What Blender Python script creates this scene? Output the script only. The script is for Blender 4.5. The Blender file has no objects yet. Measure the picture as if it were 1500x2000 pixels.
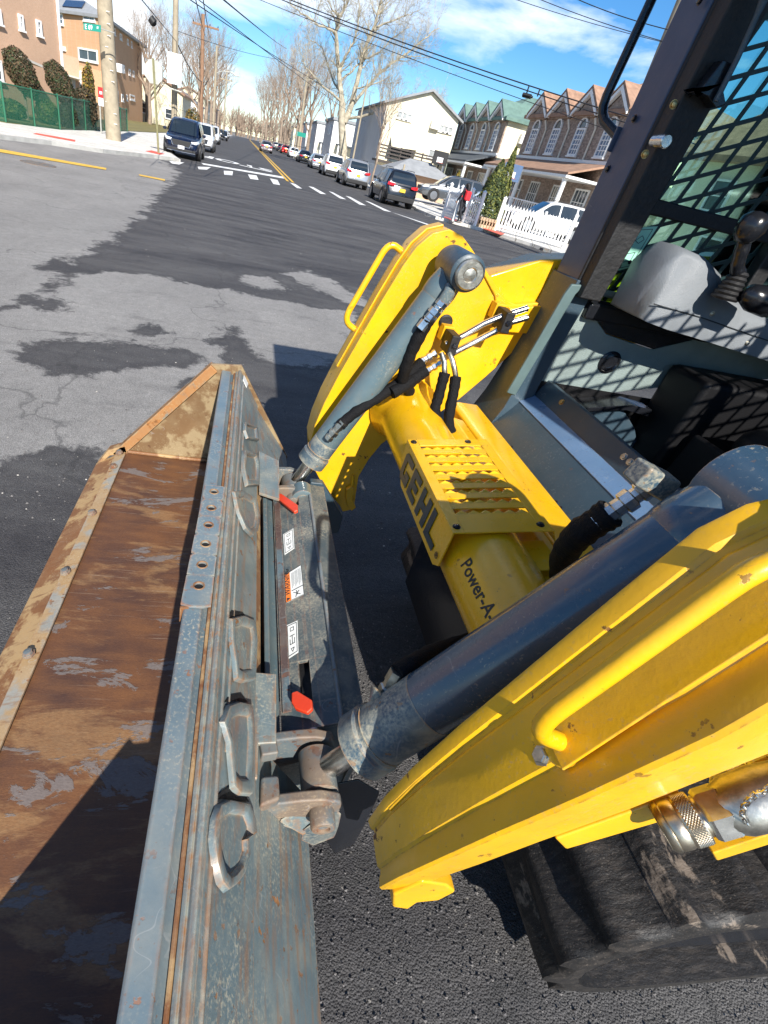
import bpy, bmesh, math, random
from mathutils import Vector, Matrix, Euler, noise as mnoise
random.seed(7)
C = bpy.context.scene.collection
S = bpy.context.scene
# ------------------------------------------------------------------ camera, light, exposure
EYE = 1.65
# camera axes in world space: picture right, picture down, view direction (world x right, y down the street, z up)
CX = Vector((0.9769366, -0.0955878, 0.1909392)); CD = Vector((0.0969790, -0.5980366, -0.7955798)); CF = Vector((0.1902364, 0.7957482, -0.5749739))
PX, PY, FL = 624.0, 1000.0, 974.0
cd_ = bpy.data.cameras.new('camera'); cam = bpy.data.objects.new('camera', cd_); C.objects.link(cam)
m = Matrix((CX, -CD, -CF)).transposed().to_4x4(); m.translation = (0, 0, EYE); cam.matrix_world = m
cd_.sensor_fit = 'AUTO'; cd_.sensor_width = 36; cd_.lens = FL/2000*36; cd_.shift_x = (750-PX)/2000; cd_.shift_y = 0
cd_.clip_start = 0.01; cd_.clip_end = 3000
S.camera = cam
SUN = Vector((0.20, -1.9, 1.40)).normalized()         # towards the sun
sl = bpy.data.lights.new('sun', 'SUN'); sl.energy = 4.8; sl.angle = math.radians(0.5); sl.color = (1, .95, .87)
so = bpy.data.objects.new('sun', sl); C.objects.link(so); so.rotation_euler = SUN.to_track_quat('Z', 'Y').to_euler(); so.location = (5, -10, 20)
W = bpy.data.worlds.new('World'); S.world = W; W.use_nodes = True
wn = W.node_tree.nodes; wl = W.node_tree.links; wn.clear()
wo = wn.new('ShaderNodeOutputWorld'); bg = wn.new('ShaderNodeBackground'); bg.inputs[1].default_value = 0.085
sky = wn.new('ShaderNodeTexSky'); sky.sky_type = 'NISHITA'; sky.sun_disc = False
sky.sun_elevation = math.asin(SUN.z); sky.sun_rotation = math.atan2(SUN.x, SUN.y); sky.air_density = .85; sky.dust_density = .0; sky.ozone_density = 3.5
tc = wn.new('ShaderNodeTexCoord'); mp = wn.new('ShaderNodeMapping'); mp.inputs['Scale'].default_value = (1.0, 1.0, 3.2); mp.inputs['Rotation'].default_value = (0, 0, .5); mp.inputs['Location'].default_value = (.35, .1, .2)
n1 = wn.new('ShaderNodeTexNoise'); n1.inputs['Scale'].default_value = 2.1; n1.inputs['Detail'].default_value = 9; n1.inputs['Roughness'].default_value = .56; n1.inputs['Distortion'].default_value = .35
r1 = wn.new('ShaderNodeValToRGB'); r1.color_ramp.elements[0].position = .535; r1.color_ramp.elements[0].color = (.04, .04, .04, 1); r1.color_ramp.elements[1].position = .70; r1.color_ramp.elements[1].color = (.9, .9, .9, 1)
mx = wn.new('ShaderNodeMixRGB'); mx.inputs[2].default_value = (10.5, 10.8, 11.2, 1)
hs = wn.new('ShaderNodeHueSaturation'); hs.inputs['Saturation'].default_value = 1.38; hs.inputs['Value'].default_value = 1.0
wl.new(tc.outputs['Generated'], mp.inputs[0]); wl.new(mp.outputs[0], n1.inputs['Vector']); wl.new(n1.outputs[0], r1.inputs[0])
wl.new(r1.outputs[0], mx.inputs[0]); wl.new(sky.outputs[0], hs.inputs['Color']); wl.new(hs.outputs[0], mx.inputs[1]); wl.new(mx.outputs[0], bg.inputs[0]); wl.new(bg.outputs[0], wo.inputs[0])
S.view_settings.view_transform = 'Standard'; S.view_settings.look = 'None'; S.view_settings.gamma = 1; S.view_settings.exposure = 0.85
S.render.engine = 'CYCLES'
# ------------------------------------------------------------------ calibrated measuring of the photograph
def ray(px, py):
    return CX*(px-PX) + CD*(py-PY) + CF*FL
def oZ(px, py, z=0.0):
    r = ray(px, py); t = (z-EYE)/r.z; return Vector((r.x*t, r.y*t, z))
def oY(px, py, y):
    r = ray(px, py); t = y/r.y; return Vector((r.x*t, y, r.z*t+EYE))
def oP(px, py, p, n):
    r = ray(px, py); o = Vector((0, 0, EYE)); t = (Vector(p)-o).dot(n)/r.dot(n); return o + r*t
# ------------------------------------------------------------------ mesh building
def V(*a): return Vector(a)
class MB:
    def __init__(s): s.v = []; s.f = []; s.m = []; s.M = None; s.mi = 0
    def add(s, vs, fs):
        b = len(s.v)
        for q in vs:
            q = Vector(q); s.v.append(s.M @ q if s.M else q)
        for q in fs: s.f.append([b+i for i in q]); s.m.append(s.mi)
        return s
    def hexa(s, c):      # 8 corners, bottom ring then top ring
        return s.add(c, [(3,2,1,0),(4,5,6,7),(0,1,5,4),(1,2,6,5),(2,3,7,6),(3,0,4,7)])
    def box(s, x0, x1, y0, y1, z0, z1):
        return s.hexa([(x0,y0,z0),(x1,y0,z0),(x1,y1,z0),(x0,y1,z0),(x0,y0,z1),(x1,y0,z1),(x1,y1,z1),(x0,y1,z1)])
    def slab(s, quad, n, t):     # quad corners extruded along n by t
        n = Vector(n).normalized()*t; q = [Vector(a) for a in quad]; k = len(q)
        vs = q + [a+n for a in q]
        fs = [tuple(range(k-1,-1,-1)), tuple(range(k,2*k))] + [(i,(i+1)%k,k+(i+1)%k,k+i) for i in range(k)]
        return s.add(vs, fs)
    def poly(s, pts): return s.add(pts, [tuple(range(len(pts)))])
    def prism(s, prof, y0, y1):  # (x, z) outline run along y
        return s.slab([(x, y0, z) for x, z in prof], (0, 1, 0), y1-y0)
    def prismx(s, prof, x0, x1):
        return s.slab([(x0, y, z) for y, z in prof], (1, 0, 0), x1-x0)
    def strip(s, sections, closed=False, caps=False):   # list of equal-length point rings
        k = len(sections[0]); b = []
        vs = [p for r in sections for p in r]; fs = []
        for i in range(len(sections)-1):
            for j in range(k if closed else k-1):
                a = i*k+j; c = i*k+(j+1)%k; fs.append((a, c, c+k, a+k))
        if caps: fs.append(tuple(range(k-1,-1,-1))); fs.append(tuple((len(sections)-1)*k+j for j in range(k)))
        return s.add(vs, fs)
    def tube(s, pts, r, n=10, caps=True):
        pts = [Vector(p) for p in pts]; k = len(pts); rs = r if isinstance(r, (list, tuple)) else [r]*k
        t0 = (pts[1]-pts[0]).normalized(); ref = Vector((0,0,1)) if abs(t0.z) < .9 else Vector((1,0,0))
        u = t0.cross(ref).normalized(); rings = []
        for i, p in enumerate(pts):
            t = ((pts[min(i+1,k-1)]-p).normalized() + (p-pts[max(i-1,0)]).normalized())
            t = t.normalized() if t.length > 1e-6 else t0
            u = (u - t*u.dot(t)).normalized(); w = t.cross(u)
            rings.append([p + (u*math.cos(2*math.pi*a/n) + w*math.sin(2*math.pi*a/n))*rs[i] for a in range(n)])
        return s.strip(rings, True, caps)
    def cyl(s, p0, p1, r, n=20): return s.tube([p0, p1], r, n)
    def lathe(s, p0, d, prof, n=24):   # (distance along d, radius)
        p0 = Vector(p0); d = Vector(d).normalized()
        return s.tube_rings(p0, d, prof, n)
    def tube_rings(s, p0, d, prof, n):
        ref = Vector((0,0,1)) if abs(d.z) < .9 else Vector((1,0,0)); u = d.cross(ref).normalized(); w = d.cross(u)
        rings = [[p0 + d*a + (u*math.cos(2*math.pi*i/n) + w*math.sin(2*math.pi*i/n))*r for i in range(n)] for a, r in prof]
        return s.strip(rings, True, True)
    def build(s, name, mat, parent=None, smooth=None, bevel=0, seg=2, subd=0, label=None):
        me = bpy.data.meshes.new(name); me.from_pydata(s.v, [], s.f); me.update()
        mats = mat if isinstance(mat, (list, tuple)) else [mat]
        for q in mats: me.materials.append(q)
        if len(mats) > 1:
            me.polygons.foreach_set('material_index', s.m)
        bm = bmesh.new(); bm.from_mesh(me)
        if len(s.f) < 60000: bmesh.ops.recalc_face_normals(bm, faces=bm.faces)
        bm.to_mesh(me); bm.free()
        if smooth is not None:
            me.shade_smooth(); me.set_sharp_from_angle(angle=math.radians(smooth))
        o = bpy.data.objects.new(name, me); C.objects.link(o)
        if bevel:
            b = o.modifiers.new('bevel', 'BEVEL'); b.width = bevel; b.segments = seg; b.limit_method = 'ANGLE'; b.angle_limit = math.radians(35)
            if smooth is None: me.shade_smooth(); me.set_sharp_from_angle(angle=math.radians(40))
            b.harden_normals = True
        if subd:
            b = o.modifiers.new('subd', 'SUBSURF'); b.levels = subd; b.render_levels = subd
        if parent is not None:
            o.parent = parent
            if parent.get('_w') is not None:
                pass
            q = parent; loc = Vector((0,0,0))
            while q is not None and q.type != 'EMPTY': q = q.parent
            if q is not None and parent is q and q.name in WORLD: o.matrix_parent_inverse = Matrix.Translation(-q.location)
        if label: o['label'] = label
        return o
WORLD = set()
def thing(name, label, cat, loc=(0,0,0), rz=0, group=None, world=False):
    o = bpy.data.objects.new(name, None); C.objects.link(o); o.location = loc; o.rotation_euler = (0,0,rz); o.empty_display_size = .1
    o['label'] = label; o['category'] = cat
    if group: o['group'] = group
    if world: WORLD.add(o.name)
    return o
def tag(o, label, cat, group=None):
    o['label'] = label; o['category'] = cat
    if group: o['group'] = group
    return o
def struct(o, kind='structure', label=None):
    o['kind'] = kind
    if label: o['label'] = label
    return o
def dup(root, loc=None, rz=None, label=None, group=None, mats=None):
    def cp(o, par):
        c = o.copy(); C.objects.link(c); c.parent = par
        if mats and c.type == 'MESH' and any(s_.material and s_.material.name in mats for s_ in c.material_slots):
            c.data = c.data.copy()
            for i, q in enumerate(c.data.materials):
                if q and q.name in mats: c.data.materials[i] = mats[q.name]
        for ch in o.children: cp(ch, c)
        return c
    r = cp(root, None)
    if loc is not None: r.location = loc
    if rz is not None: r.rotation_euler = (0,0,rz)
    if label: r['label'] = label
    if group: r['group'] = group
    return r
# ------------------------------------------------------------------ materials
def newmat(name):
    mt = bpy.data.materials.new(name); mt.use_nodes = True; nt = mt.node_tree; b = nt.nodes['Principled BSDF']; return mt, nt, b
def NN(nt, kind, **kw):
    n = nt.nodes.new(kind)
    for k, v in kw.items():
        if k in n.inputs: n.inputs[k].default_value = v
        else: setattr(n, k, v)
    return n
def col(c): return (c[0], c[1], c[2], 1)
def srgb(r, g, b):
    return tuple(((q/255)/12.92 if q/255 <= .04045 else ((q/255+.055)/1.055)**2.4) for q in (r, g, b))
def simple(name, c, rough=.6, metal=0, spec=.5, vary=0.0, vscale=8, bump=0, bscale=60, coat=0, emit=None):
    mt, nt, b = newmat(name); L = nt.links
    b.inputs['Base Color'].default_value = col(c); b.inputs['Roughness'].default_value = rough; b.inputs['Metallic'].default_value = metal
    b.inputs['Specular IOR Level'].default_value = spec; b.inputs['Coat Weight'].default_value = coat
    if emit: b.inputs['Emission Color'].default_value = col(emit[0]); b.inputs['Emission Strength'].default_value = emit[1]
    if vary or bump: t = NN(nt, 'ShaderNodeTexCoord')
    if vary:
        n = NN(nt, 'ShaderNodeTexNoise', Scale=vscale, Detail=6, Roughness=.6); L.new(t.outputs['Object'], n.inputs['Vector'])
        r = NN(nt, 'ShaderNodeMapRange'); r.inputs[1].default_value = .3; r.inputs[2].default_value = .7; r.inputs[3].default_value = 1-vary; r.inputs[4].default_value = 1+vary
        mm = NN(nt, 'ShaderNodeMixRGB', blend_type='MULTIPLY'); mm.inputs[0].default_value = 1; mm.inputs[1].default_value = col(c)
        L.new(n.outputs[0], r.inputs[0]); L.new(r.outputs[0], mm.inputs[2]); L.new(mm.outputs[0], b.inputs['Base Color'])
    if bump:
        n = NN(nt, 'ShaderNodeTexNoise', Scale=bscale, Detail=4); L.new(t.outputs['Object'], n.inputs['Vector'])
        bp = NN(nt, 'ShaderNodeBump', Strength=bump, Distance=.02); L.new(n.outputs[0], bp.inputs['Height']); L.new(bp.outputs[0], b.inputs['Normal'])
    return mt
def mask(nt, vec, scale, lo, hi, stretch=None, detail=8, rough=.6, rot=None, off=(0,0,0), dist=0):
    L = nt.links; mpn = NN(nt, 'ShaderNodeMapping'); mpn.inputs['Location'].default_value = off
    if stretch: mpn.inputs['Scale'].default_value = stretch
    if rot: mpn.inputs['Rotation'].default_value = rot
    L.new(vec, mpn.inputs[0]); n = NN(nt, 'ShaderNodeTexNoise', Scale=scale, Detail=detail, Roughness=rough, Distortion=dist); L.new(mpn.outputs[0], n.inputs['Vector'])
    r = NN(nt, 'ShaderNodeMapRange'); r.inputs[1].default_value = lo; r.inputs[2].default_value = hi; L.new(n.outputs[0], r.inputs[0]); return r.outputs[0], n.outputs[0]
def mixc(nt, fac, a, c):
    L = nt.links; n = NN(nt, 'ShaderNodeMixRGB')
    if hasattr(fac, 'links'): L.new(fac, n.inputs[0])
    else: n.inputs[0].default_value = fac
    for i, q in ((1, a), (2, c)):
        if hasattr(q, 'links'): L.new(q, n.inputs[i])
        else: n.inputs[i].default_value = col(q)
    return n.outputs[0]
def mth(nt, op, a, b_=0.0, clamp=True):
    L = nt.links; n = NN(nt, 'ShaderNodeMath', operation=op); n.use_clamp = clamp
    for i, q in ((0, a), (1, b_)):
        if hasattr(q, 'links'): L.new(q, n.inputs[i])
        else: n.inputs[i].default_value = q
    return n.outputs[0]
def edge(nt, rad, lo=.02, hi=.16):
    """worn arrises: where the rounded normal leaves the true normal"""
    L = nt.links; bv = NN(nt, 'ShaderNodeBevel', samples=4); bv.inputs['Radius'].default_value = rad
    g = NN(nt, 'ShaderNodeNewGeometry'); d = NN(nt, 'ShaderNodeVectorMath', operation='DOT_PRODUCT'); L.new(bv.outputs[0], d.inputs[0]); L.new(g.outputs['Normal'], d.inputs[1])
    i = mth(nt, 'SUBTRACT', 1.0, d.outputs['Value']); r = NN(nt, 'ShaderNodeMapRange'); r.inputs[1].default_value = lo; r.inputs[2].default_value = hi; L.new(i, r.inputs[0]); return r.outputs[0]
def worn(name, base, rough=.4, rust=(.16,.05,.02), dust=(.38,.30,.17), chips=.5, dustamt=.5, scratch=.5, edgew=.006, edger=.5, streak=0, coat=.0, blotch=None, blotchamt=0, spec=.5, metal=0, axis=(1,1,1)):
    mt, nt, b = newmat(name); L = nt.links; t = NN(nt, 'ShaderNodeTexCoord'); v = t.outputs['Object']
    tone, _ = mask(nt, v, 5, .3, .7); c = mixc(nt, tone, tuple(q*.85 for q in base), tuple(min(1, q*1.12) for q in base))
    if blotchamt:
        bm_, _ = mask(nt, v, 9, .62-blotchamt*.25, .66-blotchamt*.2, stretch=axis); c = mixc(nt, bm_, c, blotch)
    # scratches: two crossing stretched noises
    if scratch:
        sc_c = tuple(min(1, q*.5+.26) for q in base) if max(base) < .5 else (.30,.15,.03)
        for rot, off, st in (((.3,.5,.9),(0,0,0),(1,1,1)), ((1.1,.2,2.1),(3,1,2),(1,3,1.5))):
            _, nr_ = mask(nt, v, 6, 0, 1, stretch=st, rot=rot, off=off, detail=1, rough=.4, dist=.15)
            ab = mth(nt, 'ABSOLUTE', mth(nt, 'SUBTRACT', nr_, .5, clamp=False)); rr_ = NN(nt, 'ShaderNodeMapRange'); rr_.inputs[1].default_value = .0012; rr_.inputs[2].default_value = .0032; rr_.inputs[3].default_value = 1; rr_.inputs[4].default_value = 0; L.new(ab, rr_.inputs[0])
            gm, _ = mask(nt, v, 11, .60-.07*scratch, .68-.07*scratch, off=(off[0]+4,2,off[2])); sm = mth(nt, 'MULTIPLY', rr_.outputs[0], gm)
            c = mixc(nt, mth(nt, 'MULTIPLY', sm, .38), c, sc_c)
    if dustamt:
        d1, _ = mask(nt, v, 7, .42, .75, off=(2,3,1)); d2, _ = mask(nt, v, 170, .60-.10*dustamt, .66, detail=6)
        dm = mth(nt, 'MULTIPLY', d1, d2); c = mixc(nt, mth(nt, 'MULTIPLY', dm, .9), c, dust)
        d3, _ = mask(nt, v, 12, .45, .8, off=(7,3,1)); c = mixc(nt, mth(nt, 'MULTIPLY', d3, .35*dustamt), c, dust)
    if streak:
        st, _ = mask(nt, v, 14, .60-.05*streak, .72, stretch=(1, 5, 1) if streak < 2 else (4, .5, 4), detail=6); c = mixc(nt, mth(nt, 'MULTIPLY', st, .8), c, tuple(q*1.2 for q in rust))
    cm, _ = mask(nt, v, 34, .70-.09*chips, .72-.09*chips, off=(4,4,4)) ; cb, _ = mask(nt, v, 4, .35, .6, off=(9,2,2)); cm = mth(nt, 'MULTIPLY', cm, cb)
    if chips > .1:
        fs_, _ = mask(nt, v, 130, .735-.05*chips, .755-.05*chips, off=(2,7,4), detail=3); fb_, _ = mask(nt, v, 3, .4, .62, off=(1,2,8)); c = mixc(nt, mth(nt, 'MULTIPLY', mth(nt, 'MULTIPLY', fs_, fb_), .8), c, tuple(q*.7 for q in rust))
    gr_, _ = mask(nt, v, 1.7, .45, .8, off=(3,9,6), detail=10, rough=.7); c = mixc(nt, mth(nt, 'MULTIPLY', gr_, .45*min(1, dustamt*1.5)), c, tuple(q*.45+d_*.25 for q, d_ in zip(base, dust)))
    rn, _ = mask(nt, v, 60, .3, .7); rc = mixc(nt, rn, tuple(q*.45 for q in rust), tuple(min(1, q*1.6) for q in rust))
    c = mixc(nt, cm, c, rc)
    rg = mixc(nt, cm, (rough,)*3, (.85,)*3)
    if edgew:
        e = edge(nt, edgew); en, _ = mask(nt, v, 38, .62-.3*edger, .66-.25*edger, off=(1,8,3)); e = mth(nt, 'MULTIPLY', e, en)
        ec, _ = mask(nt, v, 45, .4, .6, off=(3,8,3)); ecol = mixc(nt, ec, tuple(min(1,q*1.5) for q in rust), tuple(min(1, q*.5+d_*.5) for q, d_ in zip(base, dust)))
        c = mixc(nt, e, c, ecol)
    L.new(c, b.inputs['Base Color'])
    rn2, _ = mask(nt, v, 20, .3, .7, off=(5,1,0)); rr = mth(nt, 'ADD', mth(nt, 'MULTIPLY', rn2, .18), rough-.08)
    rr = mth(nt, 'MAXIMUM', rr, mth(nt, 'MULTIPLY', cm, .8)); L.new(rr, b.inputs['Roughness'])
    b.inputs['Coat Weight'].default_value = coat; b.inputs['Coat Roughness'].default_value = .15; b.inputs['Specular IOR Level'].default_value = spec; b.inputs['Metallic'].default_value = metal
    h, hr = mask(nt, v, 90, .2, .8); h2 = mth(nt, 'SUBTRACT', mth(nt, 'MULTIPLY', h, .5), cm, clamp=False)
    bp = NN(nt, 'ShaderNodeBump', Strength=.25, Distance=.002); L.new(h2, bp.inputs['Height']); L.new(bp.outputs[0], b.inputs['Normal'])
    return mt
YEL = (.74, .40, .004)
BLU = (.075, .125, .150)
M = {}
M['yellow'] = worn('yellow_paint', YEL, .36, rust=(.10,.035,.012), dust=(.50,.33,.12), chips=.45, dustamt=.40, scratch=.35, edgew=.004, edger=.55, coat=.25)
M['yellow_clean'] = worn('yellow_paint_clean', YEL, .3, rust=(.12,.04,.012), dust=(.6,.4,.12), chips=.35, dustamt=.2, scratch=.25, edgew=.003, edger=.25, coat=.4)
M['blue'] = worn('steel_blue_paint', BLU, .36, rust=(.17,.06,.022), dust=(.42,.34,.21), chips=.55, dustamt=.45, scratch=1.0, edgew=.006, edger=1.0, coat=.2)
M['rail'] = worn('rail_blue_paint', (.115,.165,.195), .38, rust=(.22,.09,.035), dust=(.48,.42,.30), chips=.9, dustamt=.7, scratch=1.2, edgew=.009, edger=1.15, coat=.15)
M['sheet'] = worn('bucket_back_paint', (.12,.165,.18), .36, rust=(.22,.10,.035), dust=(.52,.47,.34), chips=.9, dustamt=1.0, scratch=1.8, edgew=.009, edger=1.2, streak=2, coat=.1)
M['cyl'] = worn('cylinder_blue_paint', (.038,.080,.128), .24, rust=(.22,.12,.05), dust=(.62,.55,.38), chips=.25, dustamt=.12, scratch=.25, edgew=.003, edger=.6, coat=.6)
M['cyldirty'] = worn('cylinder_end_paint', (.045,.085,.12), .35, rust=(.25,.14,.06), dust=(.72,.64,.44), chips=.9, dustamt=2.0, scratch=1.0, edgew=.007, edger=1.2, coat=.2)
M['hitch'] = worn('hitch_dusty_paint', (.045,.07,.085), .45, rust=(.10,.045,.03), dust=(.50,.44,.32), chips=.3, dustamt=1.4, scratch=.7, edgew=.006, edger=1.0)
M['dark'] = worn('dark_blue_paint', (.028,.055,.078), .42, rust=(.12,.05,.02), dust=(.18,.19,.19), chips=.15, dustamt=.25, scratch=.4, edgew=.004, edger=.6, coat=.0)
M['post'] = worn('cab_post_paint', (.050,.072,.125), .38, rust=(.10,.04,.02), dust=(.12,.14,.2), chips=.0, dustamt=.05, scratch=.1, edgew=.002, edger=.2, coat=.0, spec=.35)
M['rusty'] = worn('rusty_casting', (.15,.115,.09), .55, rust=(.13,.05,.022), dust=(.46,.35,.22), chips=1.4, dustamt=.8, scratch=.6, edgew=.008, edger=1.1, spec=.4, blotch=(.09,.12,.135), blotchamt=.7)
M['black'] = simple('black_rubber', (.008,.008,.009), .6, vary=.25, bump=.15, bscale=80)
M['blackgloss'] = simple('black_gloss', (.01,.011,.014), .22, vary=.2, bump=.04)
M['hose'] = simple('black_hose_sleeve', (.006,.006,.007), .7, spec=.2, bump=.4, bscale=250)
M['chrome'] = simple('bright_steel', (.62,.61,.58), .26, 1, vary=.3, vscale=40, bump=.02, bscale=60)
M['zinc'] = simple('dull_zinc', (.50,.48,.42), .40, 1, vary=.4, vscale=60, bump=.05, bscale=90)
M['knurl'] = simple('knurled_steel', (.50,.44,.34), .34, 1, vary=.4, vscale=50, bump=.03, bscale=100)
M['red'] = worn('red_lever_paint', (.62,.045,.012), .4, rust=(.25,.07,.03), dust=(.6,.3,.2), chips=.5, dustamt=.4, scratch=.6, edgew=.004, edger=.8)
M['white_label'] = simple('white_label_print', (.70,.72,.70), .5, vary=.08, vscale=60)
M['orange_label'] = simple('orange_label_print', (.80,.20,.03), .5, vary=.05)
M['ink'] = simple('black_ink', (.02,.025,.03), .6)
M['logo'] = simple('dark_teal_decal', (.022,.042,.05), .35, vary=.3, vscale=60)
M['grey_trim'] = simple('grey_moulded_plastic', (.17,.185,.20), .42, vary=.12, vscale=14, bump=.25, bscale=500)
M['panel'] = simple('cab_lining_panel', (.20,.25,.24), .5, vary=.15, vscale=9, bump=.3, bscale=400)
M['seat'] = simple('black_seat_vinyl', (.006,.006,.007), .5, spec=.3, bump=.08, bscale=200)
M['backlit_lab'] = simple('backlit_green_label', (.32,.66,.52), .5, vary=.08)  # brightened green stands in for light coming through the plate
# rust interior of bucket
def bucket_rust():
    mt, nt, b = newmat('bucket_rust'); L = nt.links; t = NN(nt, 'ShaderNodeTexCoord'); v = t.outputs['Object']
    a, _ = mask(nt, v, 2.6, .32, .68, stretch=(1.6,1,1)); c = mixc(nt, a, (.055,.026,.019), (.165,.066,.022))
    a2, _ = mask(nt, v, 9, .40, .68, stretch=(.8,3.2,1), off=(1,2,3)); c = mixc(nt, mth(nt, 'MULTIPLY', a2, .35), c, (.27,.115,.034))
    p, _ = mask(nt, v, 3.2, .53, .60, stretch=(.8,2.6,1), off=(6.3,2,1), detail=12, rough=.68, dist=.3); pc, _ = mask(nt, v, 70, .3, .7, stretch=(1,3,1)); tan = mixc(nt, pc, (.38,.20,.075), (.52,.33,.15)); c = mixc(nt, mth(nt, 'MULTIPLY', p, .36), c, tan)
    for sc_, of_ in ((7,(0,0,0)),(13,(5,2,1))):
        ln_, _ = mask(nt, v, sc_, .60, .66, stretch=(.35,16,1), off=of_, detail=5, rough=.7); lg_, _ = mask(nt, v, 2.2, .48, .62, off=(of_[0]+2,1,3)); c = mixc(nt, mth(nt, 'MULTIPLY', mth(nt, 'MULTIPLY', ln_, lg_), .6), c, (.36,.27,.19))
    g, _ = mask(nt, v, 4.2, .56, .575, stretch=(.9,2.2,1), off=(11,4,2), detail=12, rough=.7, dist=.5); c = mixc(nt, mth(nt, 'MULTIPLY', g, .85), c, (.185,.165,.155))
    f, _ = mask(nt, v, 160, .25, .75, stretch=(1,3,1)); c = mixc(nt, mth(nt, 'MULTIPLY', f, .45), c, (.03,.014,.01))
    e = edge(nt, .006); c = mixc(nt, mth(nt, 'MULTIPLY', e, .7), c, (.42,.23,.09))
    L.new(c, b.inputs['Base Color']); b.inputs['Roughness'].default_value = .62; b.inputs['Specular IOR Level'].default_value = .55
    h, _ = mask(nt, v, 120, .1, .9, stretch=(1,2,1)); h2 = mth(nt, 'ADD', mth(nt, 'MULTIPLY', h, .4), mth(nt, 'MULTIPLY', g, .6)); bp = NN(nt, 'ShaderNodeBump', Strength=.5, Distance=.003); L.new(h2, bp.inputs['Height']); L.new(bp.outputs[0], b.inputs['Normal'])
    return mt
M['rust'] = bucket_rust()
M['rustedge'] = worn('rusty_cutting_edge', (.20,.085,.032), .6, rust=(.11,.04,.018), dust=(.46,.36,.22), chips=.6, dustamt=.5, scratch=.5, edgew=.006, edger=1.1, blotch=(.40,.26,.12), blotchamt=.5, streak=1, spec=.4)
M['wearstrip'] = worn('grey_wear_strip', (.26,.26,.235), .6, rust=(.18,.08,.03), dust=(.46,.38,.26), chips=.9, dustamt=1.0, scratch=.7, edgew=.006, edger=1.1, blotch=(.35,.22,.10), blotchamt=.8, streak=1, spec=.4)
def glassmat(name, tint, rough=.02, a=.8):
    mt, nt, b = newmat(name); L = nt.links
    tr = NN(nt, 'ShaderNodeBsdfTransparent', Color=col(tint)); gl = NN(nt, 'ShaderNodeBsdfGlossy', Roughness=rough); fr = NN(nt, 'ShaderNodeFresnel', IOR=1.5)
    ms = NN(nt, 'ShaderNodeMixShader'); L.new(fr.outputs[0], ms.inputs[0]); L.new(tr.outputs[0], ms.inputs[1]); L.new(gl.outputs[0], ms.inputs[2]); L.new(ms.outputs[0], nt.nodes['Material Output'].inputs[0]); return mt
M['cabglass'] = glassmat('green_tinted_glass', (.66,.90,.84))
M['edgebar'] = worn('painted_edge_bar', (.13,.17,.16), .5, rust=(.26,.11,.03), dust=(.48,.38,.2), chips=1.2, dustamt=.7, scratch=.7, edgew=.01, edger=1.3, blotch=(.33,.15,.05), blotchamt=1.0, streak=1)
M['endplate'] = worn('end_plate_rust', (.15,.085,.038), .55, rust=(.10,.045,.02), dust=(.42,.34,.20), chips=.7, dustamt=.6, scratch=.7, edgew=.008, edger=1.2, blotch=(.27,.20,.11), blotchamt=.6, spec=.4)
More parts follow.
